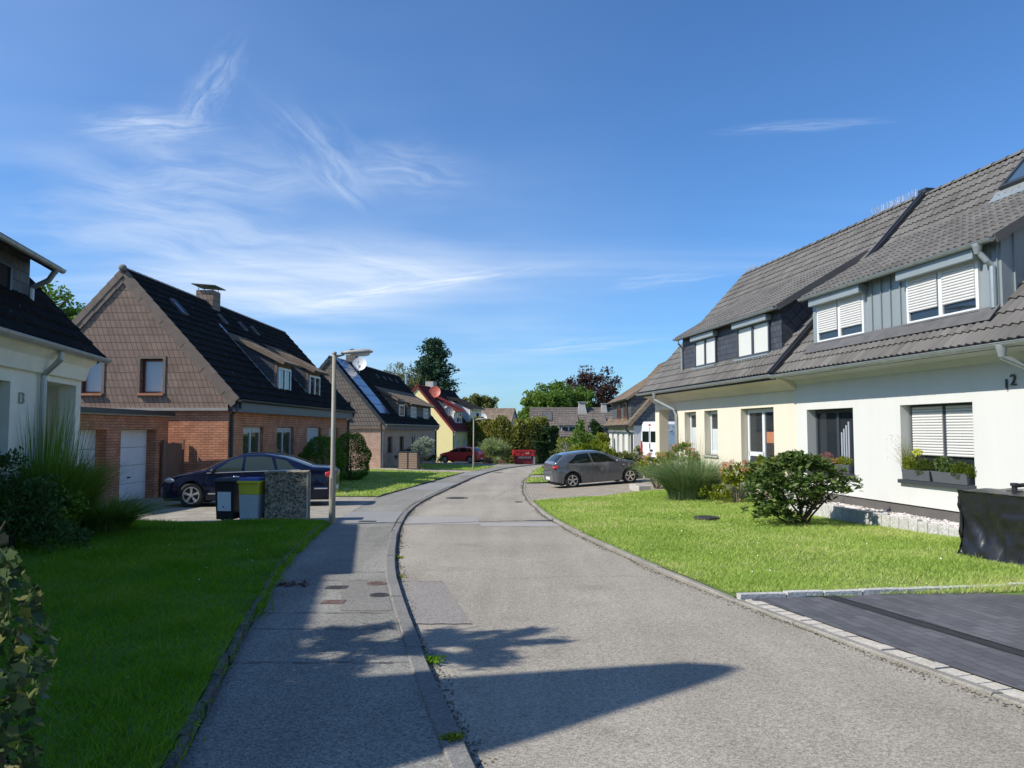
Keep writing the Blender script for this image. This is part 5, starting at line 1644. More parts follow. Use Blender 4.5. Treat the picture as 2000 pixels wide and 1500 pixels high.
for y, k in ((5.45, 1.0), (2.9, .75)):
    mb = MB(); vs = []
    for z, e in ((3.0, .62 * k), (4.2 + .35 * k, .36 * k), (4.2 + .55 * k, .36 * k)):
        vs += [(3.4 - e, y - e, z), (3.4 + e, y - e, z), (3.4 + e, y + e, z), (3.4 - e, y + e, z)]
    mb.add(vs, [(i * 4 + q, i * 4 + (q + 1) % 4, (i + 1) * 4 + (q + 1) % 4, (i + 1) * 4 + q) for i in range(2) for q in range(4)])
    co = mb.build('chimney', MT['concrete'], H6)
    mb = MB(); mb.box(3.4 - .45 * k, y - .45 * k, 4.2 + .62 * k, 3.4 + .45 * k, y + .45 * k, 4.2 + .70 * k); mb.box(3.4 - .3 * k, y - .3 * k, 4.2 + .5 * k, 3.4 + .3 * k, y + .3 * k, 4.2 + .63 * k); mb.build('chimney_cap', MT['stone_pale'], co)
V6 = Vector((3.7, 0, 3.34)); N6 = Vector((-V6.z, 0, V6.x)).normalized()
def on6(w, y, c): return Vector((w, y, .86 + w * 3.34 / 3.7)) + N6 * c
roof_window(H6, on6, 2.0, 3.2, 9.0, 10.1, MT['flashing'])
roof_window(H6, on6, .9, 1.5, 9.4, 10.0)

# ---- right: third house with slate gable
H7 = thing('slate_gable_house', (6.7, 44, 0), 'white house with dark slate gable and brown roof beside the camper van', 'house', R(0))
f7 = [(1.2, 2.2, .1, 1.35), (3.6, 4.6, .1, 1.35), (6.0, 7.0, .1, 1.35), (8.6, 9.6, .1, 1.35)]
shell(H7, 1, 11.5, 8.2, .35, -1.6, 1.88, 6.35, f7, MT['white_render'], [], MT['white_render'], MT['slate_old'], 1.86, .35, .05)
main_roof(H7, 1, 11.5, 8.2, 1.88, 6.35, MT['tile_brown'], .12, 'flat', .33, .36, .03, step=.035)
gutter(H7, 1, -.15, 11.6, 1.85, w=-.08, m=MT['dark_metal'])
for (a, b, c, d) in f7: window_x(H7, 1, .55, a, b, c, d, MT['brown_frame'], MT['glass'], 1, .08)
downpipe([(-.05, .3, 1.8), (-.03, .3, 1.6), (.29, .3, 1.35), (.29, .3, -.6)], .06).build('downpipe', MT['dark_metal'], H7)
downpipe([(-.05, 11.2, 1.8), (-.03, 11.2, 1.6), (.29, 11.2, 1.35), (.29, 11.2, -.6)], .06).build('downpipe', MT['dark_metal'], H7)
dormer(H7, 1, .9, 9.5, .35, 2.0, 3.45, 3.3, 5.55, MT['slate_old'], MT['tile_brown'], .30, .12, 'flat', MT['dark_metal'], .33, .36, MT['slate_old'])
for (a, b) in ((2.0, 3.6), (5.0, 6.6)): window_x(H7, 1, .29, a, b, 2.3, 3.3, MT['brown_frame'], MT['glass'], 2, .1)
downpipe([(.02, 1.2, 3.4), (.15, 1.2, 3.2), (.22, 1.2, 2.2)], .05).build('downpipe', MT['dark_metal'], H7)

# ---- near left: white house 13
H0 = thing('old_white_house', (-5.31, 1.81, 0), 'greyish white house numbered 13 with slate dormer and a corner loggia, at the left edge', 'house', R(12.2))
z13, r13, W13, L13, o13 = 3.02, 7.75, 8.6, 13.5, .30
wo = [(L13 - 2.05, L13 - .43, -1.0, 2.45), (L13 - 4.6, L13 - 3.32, .5, 2.35)]
sl13 = (r13 - z13) / (W13 / 2)
mb = MB()
wall_front(mb, -o13, 0, L13 - .15, -1.0, 2.90, wo, .3, -1)
mb.box(-o13 - 2.2, L13 - 2.05, -1, -o13 - 1.9, L13 - .16, 2.6)          # loggia back wall
mb.quad((-o13 - .3, L13 - 2.05, -1), (-o13 - 1.9, L13 - 2.05, -1), (-o13 - 1.9, L13 - 2.05, 2.5), (-o13 - .3, L13 - 2.05, 2.5))
mb.quad((-o13 - .3, L13 - 2.05, 2.45), (-o13 - 1.9, L13 - 2.05, 2.45), (-o13 - 1.9, L13 - .16, 2.45), (-o13 - .3, L13 - .16, 2.45))
mb.build('front_wall', MT['old_white'], H0)
mb = MB()
gable(mb, L13 - .15, o13 + .3, W13 - o13, -1, lambda w: z13 + sl13 * min(w, W13 - w) - .1, [W13 / 2], [], .2, -1, -1)
mb.build('gable_wall', MT['old_white'], H0)
mb = MB()
gable(mb, 0, o13, W13 - o13, -1, lambda w: z13 + sl13 * min(w, W13 - w) - .1, [W13 / 2], [], .2, -1, 1)
mb.build('gable_wall', MT['old_white'], H0)
mb = MB(); mb.prism([(-o13 + .02, -.05, 2.55), (-o13 + .02, -.05, 2.9), (-.03, -.05, 2.97), (-.03, -.05, 2.92), (-o13 + .14, -.05, 2.8), (-o13 + .08, -.05, 2.56)], (0, L13 - .1, 0)); mb.build('soffit', MT['old_white'], H0)
main_roof(H0, -1, L13, W13, z13, r13, MT['tile_black'], .10, 'flat', .33, .36, .025, step=.05)
gutter(H0, -1, -.1, L13 + .12, z13 - .02, w=-.08, m=MT['zinc'])
downpipe([(.03, L13 - 2.25, z13 - .06), (.03, L13 - 2.25, z13 - .22), (-o13 + .08, L13 - 2.25, z13 - .5), (-o13 + .09, L13 - 2.25, -.5)], .05).build('downpipe', MT['zinc'], H0)
dormer(H0, -1, L13 - 7.0, L13 - 1.3, .85, 3.2, 4.56, 3.4, 6.3, MT['slate_old'], MT['tile_black'], .42, .20, 'flat', MT['zinc'], .33, .36)
downpipe([(.0 - .36, L13 - 1.45, 4.5), (-.5, L13 - 1.4, 4.3), (-.78, L13 - 1.38, 4.15), (-.79, L13 - 1.38, 3.75)], .05).build('downpipe', MT['zinc'], H0)
window_x(H0, -1, -.79, L13 - 4.1, L13 - 2.15, 3.5, 4.42, MT['anthracite'], MT['inside'], 2, .08)
window_x(H0, -1, -o13 - .15, L13 - 4.6, L13 - 3.32, .5, 2.35, MT['anthracite'], MT['glass'], 2, .08)
text_mesh('13', .26, .012, 'house_number', MT['stone_pale'], H0, (-o13 + .014, L13 - 2.95, 2.02), (R(90), 0, R(90)))
V0 = Vector((-W13 / 2, 0, r13 - z13)); N0 = Vector((abs(V0.z), 0, abs(V0.x))).normalized()
def on0(w, y, c): return Vector((-w, y, z13 + w * sl13)) + N0 * c
roof_window(H0, on0, 1.25, 1.7, L13 - .95, L13 - .5)
# low hedge wall plants etc. belong to the plants below

# unseen gable added to house 13, shaped to cast the pointed road shadow
hh = 8.3
tip = Vector((1.67, 5.63, 0)) - Vector((-SUN_DIR.x, -SUN_DIR.y, 0)).normalized() * (hh + .13) / math.tan(R(42))
cg = Matrix.Rotation(-R(12.2), 3, 'Z') @ (tip - H0.location)
mb = MB()
mb.prism([(cg.x, cg.y + b_, c_) for b_, c_ in ((0, hh), (.12, hh - .06), (.27, hh - .32), (.24, 2.5), (-7.5, 2.5), (-7.5, 2.6), (-2.35, hh - 5.3), (-1.08, hh - 2.3), (-.80, hh - 1.58), (-.15, hh - .2))], (-6, 0, 0))
cgo = mb.build('shadow_caster_gable', MT['old_white'], H0)
mb = MB(); mb.box(cg.x - 6, cg.y - 7.4, -1, cg.x - .01, -.02, 2.5); mb.build('shadow_caster_wing', MT['old_white'], H0)  # added body below the unseen gable

# ------------------------------------------------------------------ vehicles
def curve(pts, xs, k=5):
    a = np.array(sorted(pts), float)
    d = np.linspace(xs[0], xs[-1], 400)
    v = np.interp(d, a[:, 0], a[:, 1])
    ker = np.hanning(k * 4 + 3); ker /= ker.sum(); h = len(ker) // 2
    vp = np.concatenate([np.full(h, v[0]) - (v[1] - v[0]) * np.arange(h, 0, -1), v, np.full(h, v[-1]) + (v[-1] - v[-2]) * np.arange(1, h + 1)])
    return np.interp(xs, d, np.convolve(vp, ker, 'valid'))


def make_car(name, label, cat, L, top, belt, plan, axles, rw, paint, side_panes, screen, rear, tum=.42, sill=.20, rim_n=5, tail=None, head=None, bump_z=.38,
             mirror_x=.75, handles=(), plate_rear=True, lower_dark=False, group=None, extras=None):
    """front at +x, ground at z=0"""
    root = thing(name, (0, 0, 0), label, cat, 0, group)
    xs = np.unique(np.concatenate([np.linspace(-L / 2, L / 2, 70), *[np.linspace(a - rw - .07, a + rw + .07, 22) for a in axles], [-L / 2 + .02, -L / 2 + .05, L / 2 - .02, L / 2 - .05]]))
    ZT = curve(top, xs, 4); ZS = curve(belt, xs, 5); WP = curve(plan, xs, 4)
    ra = rw + .055
    ZB = np.full(len(xs), sill)
    ZB = np.maximum(ZB, np.interp(xs, [-L / 2, -L / 2 + .45, L / 2 - .5, L / 2], [sill + .12, sill, sill, sill + .05]))
    for a in axles:
        q = ra ** 2 - (xs - a) ** 2
        ZB = np.where(q > 0, np.maximum(ZB, rw + np.sqrt(np.maximum(q, 0))), ZB)
    ZS = np.minimum(ZS, ZT - .03)
    ZB = np.minimum(ZB, ZS - .04)
    TE = np.where(ZT - ZS > .12, ZT - .055, ZT - .03)
    TE = np.maximum(TE, ZS + .004)
    YE = WP - .03 - tum * np.maximum(TE - ZS - .03, 0)
    nl, nu, nt = 7, 5, 7

    def section(i):
        zb, zs, te, zt, w, ye = ZB[i], ZS[i], TE[i], ZT[i], WP[i], YE[i]
        pts = []
        for f in np.linspace(0, 1, nl):
            z = zb + (zs - zb) * f
            hz = (z - sill) / max(.05, (zs - sill))
            y = w - .055 * max(0, .45 - hz) ** 1.5 * 2.2 - .022 * max(0, hz - .62) * 2.0 + (.012 if .50 < hz < .62 else 0)
            pts.append((y, z))
        y0 = pts[-1][0]
        for f in np.linspace(0, 1, nu + 1)[1:]:
            pts.append((y0 + (ye - y0) * f + .018 * math.sin(math.pi * f), zs + (te - zs) * f))
        for f in np.linspace(0, 1, nt + 1)[1:]:
            y = ye * (1 - f)
            pts.append((y, te + (zt - te) * (1 - (1 - f) ** 3.0)))
        return pts
    mb = MB(); secs = [section(i) for i in range(len(xs))]
    n = len(secs[0]); full = 2 * n - 1
    vs = []
    for i, sct in enumerate(secs):
        for (y, z) in sct: vs.append((xs[i], y, z))
        for (y, z) in sct[-2::-1]: vs.append((xs[i], -y, z))
    fs = [(i * full + k, i * full + k + 1, (i + 1) * full + k + 1, (i + 1) * full + k) for i in range(len(xs) - 1) for k in range(full - 1)]
    mb.add(vs, fs)
    mb.add(vs[:full], [tuple(range(full))]); mb.add(vs[-full:], [tuple(range(full))[::-1]])
    body = mb.build('body', paint, root, smooth=True)
    ub = MB(); ub.box(-L / 2 + .15, -WP.max() + .22, sill - .03, L / 2 - .15, WP.max() - .22, .55)
    for a in axles: ub.box(a - ra + .02, -WP.max() + .10, .3, a + ra - .02, WP.max() - .10, rw + ra - .06)
    ub.build('underbody', MT['black'], root)

    def yside(x, z):
        i = np.interp(x, xs, np.arange(len(xs)))
        zs, te, ye, w = [np.interp(x, xs, q) for q in (ZS, TE, YE, WP)]
        y0 = w - .022 * .76
        f = np.clip((z - zs) / max(te - zs, 1e-3), 0, 1)
        return y0 + (ye - y0) * f + .018 * math.sin(math.pi * f)

    def I(q, x): return float(np.interp(x, xs, q))
    for sd in (1, -1):
        for (l0, l1, u0, u1) in side_panes:
            vs = []; nn = 16; mm = 5
            for i in range(nn + 1):
                for j in range(mm + 1):
                    g = j / mm
                    xl = l0 + (l1 - l0) * i / nn; xu = u0 + (u1 - u0) * i / nn
                    x = xl + (xu - xl) * g
                    zl = I(ZS, x) + .035; zu = max(zl + .002, I(TE, x) - .045)
                    z = zl + (zu - zl) * g
                    vs.append((x, sd * (yside(x, z) + .007), z))
            pb = MB(); pb.add(vs, [(i * (mm + 1) + j, (i + 1) * (mm + 1) + j, (i + 1) * (mm + 1) + j + 1, i * (mm + 1) + j + 1) for i in range(nn) for j in range(mm)])
            pb.build('side_window', MT['car_glass'], root, smooth=True)

    def top_patch(nm, xa, xb, m, edge=.05):
        vs = []; nn = 14; mm = 12
        for i in range(nn + 1):
            x = xa + (xb - xa) * i / nn
            ye, te, zt = I(YE, x) - edge, I(TE, x), I(ZT, x); yf = I(YE, x)
            sl = (I(ZT, x + .02) - I(ZT, x - .02)) / .04
            nrm = Vector((-sl, 0, 1)).normalized()
            for j in range(mm + 1):
                y = ye * (2 * j / mm - 1)
                f = 1 - abs(y) / yf
                z = te + (zt - te) * (1 - (1 - f) ** 3.0)
                vs.append((x + nrm.x * .008, y, z + nrm.z * .008))
        pb = MB(); pb.add(vs, [(i * (mm + 1) + j, (i + 1) * (mm + 1) + j, (i + 1) * (mm + 1) + j + 1, i * (mm + 1) + j + 1) for i in range(nn) for j in range(mm)])
        pb.build(nm, m, root, smooth=True)
    if screen: top_patch('windscreen', *screen, MT['car_glass'])
    if rear: top_patch('rear_window', *rear, MT['car_glass'])
    # wheels
    for ax in axles:
        for sd in (1, -1):
            w = I(WP, ax) - .035
            tb = MB(); r0 = rw
            prof = [(r0 * .66, -.20), (r0 * .80, -.205), (r0 * .97, -.18), (r0, -.15), (r0, -.05), (r0 * .97, -.012), (r0 * .82, .004), (r0 * .67, -.005), (r0 * .655, -.05)]
            tb.lathe([(r, h * sd) for r, h in prof], (0, 0, 0), 'Y', 36)
            t = tb.build('wheel', MT['tyre'], root, smooth=True, loc=(ax, sd * w, rw))
            rb = MB(); rr = r0 * .665
            rb.lathe([(rr, -.02 * sd), (rr, .004 * sd), (rr * .90, .002 * sd), (rr * .88, -.06 * sd)], (0, 0, 0), 'Y', 36)
            rb.lathe([(.001, .0), (rr * .20, -.002 * sd), (rr * .22, -.04 * sd)], (0, 0, 0), 'Y', 16)
            for k in range(rim_n):
                a = 2 * math.pi * k / rim_n + .3
                d = Vector((math.cos(a), 0, math.sin(a))); s_ = Vector((-math.sin(a), 0, math.cos(a)))
                q = [d * rr * .12 + s_ * rr * .10, d * rr * .92 + s_ * rr * .17, d * rr * .92 - s_ * rr * .17, d * rr * .12 - s_ * rr * .10]
                rb.prism([p + Vector((0, -.012 * sd, 0)) for p in q], (0, -.03 * sd, 0))
            rb.build('rim', MT['rim'], t)
            db = MB(); db.lathe([(.001, -.075 * sd), (rr * .98, -.075 * sd)], (0, 0, 0), 'Y', 24); db.build('brake_well', MT['black'], t)
    def lump(nm, m, c, r, bev=None):
        b = MB(); b.ball(c, r, 18, 12); return b.build(nm, m, root, smooth=True)
    if tail:
        for sd in (1, -1): lump('tail_light', MT['red_light'], (tail[0], sd * tail[1], tail[2]), tail[3])
    if head:
        for sd in (1, -1): lump('headlight', MT['clear_light'], (head[0], sd * head[1], head[2]), head[3])
    for sd in (1, -1):
        zz = I(ZS, mirror_x) + .05
        b = MB(); b.ball((mirror_x - .03, sd * (I(WP, mirror_x) + .10), zz + .02), (.075, .105, .07), 14, 10)
        b.tube([(mirror_x, sd * (I(WP, mirror_x) - .06), zz - .02), (mirror_x - .02, sd * (I(WP, mirror_x) + .08), zz)], .025, 6)
        b.build('wing_mirror', paint if extras is None else MT['black'], root, smooth=True)
        for hx in handles:
            z = I(ZS, hx) - .11
            b = MB(); b.ball((hx, sd * (I(WP, hx) + .004), z), (.10, .022, .02), 10, 6); b.build('door_handle', paint if extras != 'chrome' else MT['chrome'], root, smooth=True)
            g = MB()
        # door shut lines
    if plate_rear:
        b = MB(); x = -L / 2
        b.box(x - .012, -.26, bump_z, x + .06, .26, bump_z + .11); b.build('number_plate', MT['plate'], root)
    b = MB(); x = L / 2
    b.box(x - .05, -.26, bump_z - .02, x + .012, .26, bump_z + .09); b.build('number_plate', MT['plate'], root)
    return root, body, dict(xs=xs, ZT=ZT, ZS=ZS, WP=WP, ZB=ZB, yside=yside, I=I)


def strip_on_side(root, nm, m, info, x0, x1, zf_, w, off=.006, both=True, n=24):
    for sd in ((1, -1) if both else (1,)):
        vs = []
        for i in range(n + 1):
            x = x0 + (x1 - x0) * i / n
            z = zf_(x); y = info['I'](info['WP'], x) + off
            vs += [(x, sd * y, z), (x, sd * (y + .008), z + w / 2), (x, sd * y, z + w)]
        b = MB(); b.add(vs, [(i * 3 + k, (i + 1) * 3 + k, (i + 1) * 3 + k + 1, i * 3 + k + 1) for i in range(n) for k in range(2)])
        b.build(nm, m, root, smooth=True)


def seam(root, info, x, z0, z1, slant=0.0):
    """dark shut line of a door on both sides"""
    for sd in (1, -1):
        b = MB(); n = 8; vs = []
        for i in range(n + 1):
            z = z0 + (z1 - z0) * i / n; xx = x + slant * i / n
            hz = (z - .2) / max(.05, info['I'](info['ZS'], xx) - .2)
            y = info['I'](info['WP'], xx) - .055 * max(0, .45 - hz) ** 1.5 * 2.2 - .022 * max(0, hz - .62) * 2 + .003
            vs += [(xx - .006, sd * y, z), (xx + .006, sd * y, z)]
        b.add(vs, [(2 * i, 2 * i + 1, 2 * i + 3, 2 * i + 2) for i in range(n)])
        b.build('door_seam', MT['black'], root)


def place_car(root, x, y, heading, pitch=0.0, roll=0.0, dz=0.0):
    root.location = (x, y, zf(x, y) + dz)
    root.rotation_euler = (roll, -pitch, heading)


dark_glass = MT['car_glass']; MT['car_glass'] = MT['car_glass_pale']
# navy saloon on the left driveway (front to the left)
navy, nb, ni = make_car('parked_car', 'dark navy blue saloon parked on the left driveway in front of the brick house', 'car', 4.75,
    top=[(-2.375, .86), (-2.33, 1.02), (-2.2, 1.075), (-1.75, 1.10), (-1.0, 1.36), (-.45, 1.455), (.15, 1.44), (.55, 1.32), (1.15, 1.03), (1.35, .985), (2.0, .85), (2.3, .68), (2.375, .52)],
    belt=[(-2.4, .92), (-1.5, .98), (0, .94), (1.2, .90), (2.0, .80), (2.4, .55)],
    plan=[(-2.375, .66), (-2.2, .84), (-1.6, .915), (0, .93), (1.4, .915), (2.0, .82), (2.25, .66), (2.375, .44)],
    axles=(-1.36, 1.455), rw=.335, paint=MT['navy'],
    side_panes=[(.12, 1.02, .10, .46), (-.78, .04, -.66, .03), (-1.38, -.86, -1.10, -.76)],
    screen=(.50, 1.22), rear=(-1.72, -.82), tum=.40, sill=.20, tail=(-2.22, .74, .86, (.16, .12, .105)), head=(1.98, .70, .72, (.24, .13, .09)),
    bump_z=.42, mirror_x=.88, handles=(.25, -.72), extras='chrome')
strip_on_side(navy, 'door_trim', MT['chrome'], ni, -.95, 1.0, lambda x: .36, .035, .0)
strip_on_side(navy, 'bumper_trim', MT['chrome'], ni, -2.2, -1.85, lambda x: .47, .035, .004)
strip_on_side(navy, 'window_trim', MT['chrome'], ni, -1.45, 1.05, lambda x: ni['I'](ni['ZS'], x) + .005, .022, -.012)
for sd in (1, -1):
    b = MB(); b.ball((2.18, sd * .60, .42), (.10, .08, .05), 12, 8); b.build('fog_light', MT['clear_light'], navy, smooth=True)
seam(navy, ni, .08, .25, .92); seam(navy, ni, 1.08, .62, .86, -.05); seam(navy, ni, -.95, .5, .95, -.1)
place_car(navy, -7.1, 20.9, R(180 + 7), 0, 0, .055)
navy.scale = (.95, .97, .98)

MT['car_glass'] = dark_glass
# grey hatchback on the right driveway (front to the right)
grey, gb, gi = make_car('parked_car', 'grey metallic three door hatchback parked on the beige driveway beyond the sunny lawn', 'car', 4.05,
    top=[(-2.02, .80), (-2.0, .98), (-1.88, 1.10), (-1.58, 1.33), (-1.3, 1.395), (-.6, 1.44), (-.1, 1.43), (.35, 1.30), (.95, 1.03), (1.15, .985), (1.6, .88), (1.9, .70), (2.02, .48)],
    belt=[(-2.05, .97), (-1.5, .98), (-.8, .95), (.4, .92), (1.1, .88), (1.7, .75), (2.0, .5)],
    plan=[(-2.02, .62), (-1.88, .78), (-1.4, .845), (0, .85), (1.2, .845), (1.7, .76), (1.92, .60), (2.02, .40)],
    axles=(-1.24, 1.25), rw=.315, paint=MT['grey_paint'],
    side_panes=[(-.32, .80, -.42, .28), (-1.40, -.40, -.98, -.50)],
    screen=(.28, 1.0), rear=(-1.87, -1.56), tum=.40, sill=.19, tail=(-1.86, .68, .86, (.17, .12, .075)), head=(1.66, .66, .70, (.20, .11, .08)),
    bump_z=.36, mirror_x=.70, handles=(-.28,), group=None)
seam(grey, gi, -.42, .24, .93, .06); seam(grey, gi, .95, .55, .85, -.04)
strip_on_side(grey, 'sill_crease', MT['grey_paint'], gi, -.85, .85, lambda x: .30, .05, -.03)
for sd in (1, -1):
    b = MB(); b.ball((-1.93, sd * .55, .40), (.05, .14, .03), 10, 6); b.build('rear_reflector', MT['red_light'], grey, smooth=True)
    b = MB(); b.ball((.98, sd * .845, .80), (.05, .012, .02), 8, 6); b.build('side_indicator', MT['clear_light'], grey, smooth=True)
place_car(grey, 3.30, 30.2, R(14), R(3.4), 0, .014)
grey.scale = (.95, .95, .97)

# red hatchback far up the left side (front to the left)
red, rb_, ri = make_car('parked_car', 'small red hatchback parked far up the street in front of the yellow house', 'car', 4.1,
    top=[(-2.05, .80), (-2.0, 1.0), (-1.8, 1.16), (-1.3, 1.42), (-.6, 1.48), (.0, 1.45), (.5, 1.28), (1.0, 1.04), (1.2, .99), (1.7, .88), (1.95, .70), (2.05, .5)],
    belt=[(-2.1, 1.0), (-1.3, 1.0), (.3, .94), (1.1, .9), (1.7, .76), (2.05, .5)],
    plan=[(-2.05, .62), (-1.9, .80), (-1.4, .865), (0, .88), (1.2, .865), (1.7, .78), (1.95, .6), (2.05, .42)],
    axles=(-1.25, 1.27), rw=.32, paint=MT['red_paint'], side_panes=[(-.1, .85, -.1, .36), (-1.0, -.18, -.9, -.18), (-1.5, -1.08, -1.25, -1.0)],
    screen=(.34, 1.05), rear=(-1.85, -1.35), tum=.38, sill=.2, tail=(-1.90, .70, .92, (.14, .12, .11)), head=(1.7, .68, .74, (.18, .11, .08)), bump_z=.36, mirror_x=.72, handles=(.0, -.85))
place_car(red, -4.62, 69.5, R(180 - 22), 0, 0, .035)

# white camper van beside the slate gable house
van = thing('camper_van', (7.55, 41.6, zf(7.9, 41.6) - .12), 'white high roof camper van parked between the cream house and the slate gable house', 'van', R(20))
sec = [(-.98, .35), (-1.02, .6), (-1.02, 1.25), (-.95, 1.9), (-.86, 2.35), (-.72, 2.48), (.72, 2.48), (.86, 2.35), (.95, 1.9), (1.02, 1.25), (1.02, .6), (.98, .35)]
mb = MB(); vs = []; stn = [(0, .93, .0), (.04, .985, .0), (.15, 1.0, 0), (3.9, 1.0, 0), (4.3, .99, -.06), (4.75, .97, -.55), (5.1, .95, -1.15), (5.6, .92, -1.45), (5.85, .85, -1.7)]
for x, k, dz in stn:
    for (y, z) in sec:
        zz = .35 + (z - .35) * (1 + dz / 2.13)
        vs.append((x, y * k, zz if k > .95 else zz * (.99)))
n = len(sec)
mb.add(vs, [(i * n + q, i * n + (q + 1) % n, (i + 1) * n + (q + 1) % n, (i + 1) * n + q) for i in range(len(stn) - 1) for q in range(n)] + [tuple(range(n)), tuple(range((len(stn) - 1) * n, len(stn) * n))[::-1]])
mb.build('body', MT['white_paint'], van, bevel=.02)
for sd in (-1, 1):
    b = MB(); b.box(-.015, sd * .10 if sd > 0 else -.80, 1.36, .02, .80 if sd > 0 else -.10, 1.95); b.build('rear_window', MT['car_glass'], van)
    b = MB(); b.prism([(-.02, sd * .80, .62), (-.02, sd * .99, .62), (-.02, sd * .965, 1.42), (-.02, sd * .86, 1.42), (-.02, sd * .78, 1.2)], (.09, 0, 0)); b.build('tail_light', MT['red_light'], van)
    for ax in (1.0, 4.9):
        t = MB(); t.lathe([(.22, -.2 * sd), (.33, -.19 * sd), (.345, -.1 * sd), (.33, .0), (.22, .006 * sd)], (0, 0, 0), 'Y', 26); w_ = t.build('wheel', MT['tyre'], van, smooth=True, loc=(ax, sd * .99, .345))
        t = MB(); t.lathe([(.001, .0), (.20, .0), (.225, -.03 * sd)], (0, 0, 0), 'Y', 20); t.build('rim', MT['rim'], w_)
b = MB(); b.box(-.01, -.02, .75, .02, .02, 2.2); b.build('door_seam', MT['black'], van)
b = MB(); b.box(-.03, -.30, .86, .02, -.06, .96); b.build('door_handle', MT['black'], van)
b = MB(); b.box(-.04, .16, .66, .01, .66, .78); b.build('number_plate', MT['plate'], van)
b = MB(); b.box(-.03, -.04, 1.0, .01, .03, 1.28); b.build('door_lock', MT['black'], van)
b = MB(); b.ball((.0, 0, 2.30), (.05, .16, .05)); b.build('brake_light', MT['red_light'], van, smooth=True)
b = MB(); b.box(-.05, -.95, .36, .05, .95, .56); b.build('rear_bumper', MT['anthracite'], van)
for (x0, x1) in ((1.2, 2.4), (2.9, 3.7)):
    b = MB(); b.box(x0, -1.035, 1.35, x1, -1.0, 1.90); b.build('side_window', MT['car_glass'], van)
mbx = MB()
for sd in (1, -1):       # chevron emblem on the upper side
    for k in range(3):
        a = 2 * math.pi * k / 3 + .5
        d = Vector((math.cos(a), 0, math.sin(a))); e = Vector((-d.z, 0, d.x)); c = Vector((.75, 0, 2.12))
        if sd > 0: continue
        q = [c + d * .08 + e * .10, c + d * .20 + e * .04, c + d * .20 - e * .12, c + d * .16 - e * .12, c + d * .16 + e * .02, c + d * .06 + e * .07]
        mbx.prism([Vector((p.x, -.93, p.z)) for p in q], (0, -.03, 0))
mbx.build('emblem', MT['zinc'], van)

# ------------------------------------------------------------------ street furniture
def lamp(x, y, h, label, ang=0.0, first=None):
    z = zf(x, y) + .03
    root = thing('street_lamp', (x, y, z), label, 'street lamp', ang, 'street lamps along the left pavement')
    if first:
        for ch in first.children:
            c = ch.copy(); C.objects.link(c); c.parent = root
            for g in ch.children:
                d = g.copy(); C.objects.link(d); d.parent = c
        return root
    b = MB(); b.tube([(0, 0, -.1), (0, 0, .02), (0, 0, 1.0), (0, 0, 1.04), (0, 0, h)], [.072, .067, .064, .048, .041], 14); b.lathe([(.052, h - .005), (.045, h + .03), (.001, h + .045)], (0, 0, 0), 'Z', 14)
    p = b.build('pole', MT['lamp_post'], root, smooth=True)
    b = MB(); b.box(-.03, -.086, .55, .03, -.072, .95); b.build('service_door', MT['lamp_post'], p)
    b = MB(); b.tube([(.02, 0, h - .06), (.12, 0, h - .035), (.2, 0, h - .01)], .028, 8); b.build('arm', MT['lamp_post'], root)
    b = MB()
    vs = []
    st = [(.14, .035, .03), (.2, .07, .045), (.35, .10, .06), (.6, .12, .07), (.72, .10, .055), (.78, .05, .03)]
    for x_, w, t in st:
        for k in range(12):
            a = 2 * math.pi * k / 12
            vs.append((x_, w * math.cos(a), h + .01 + (x_ - .14) * .06 + t * math.sin(a) * (1.0 if math.sin(a) > 0 else .6)))
    b.add(vs, [(i * 12 + k, i * 12 + (k + 1) % 12, (i + 1) * 12 + (k + 1) % 12, (i + 1) * 12 + k) for i in range(len(st) - 1) for k in range(12)] + [tuple(range(12)), tuple(range(60, 72))[::-1]])
    hd = b.build('lamp_head', MT['lamp_head'], root, smooth=True)
    b = MB(); b.ball((.55, 0, h - .01), (.18, .085, .045), 14, 8); b.build('lamp_glass', MT['lamp_glass'], hd, smooth=True)
    return root


lampA = lamp(-3.66, 15.55, 3.50, 'nearest street lamp post on the left pavement by the gravel box', R(4))
lamp(-2.66, 52.6, 3.5, 'second street lamp farther up the left pavement in front of the red car', R(4), lampA)
lamp(2.45, 97, 3.5, 'farthest tiny street lamp in front of the tall hedge at the road end', R(4), lampA)


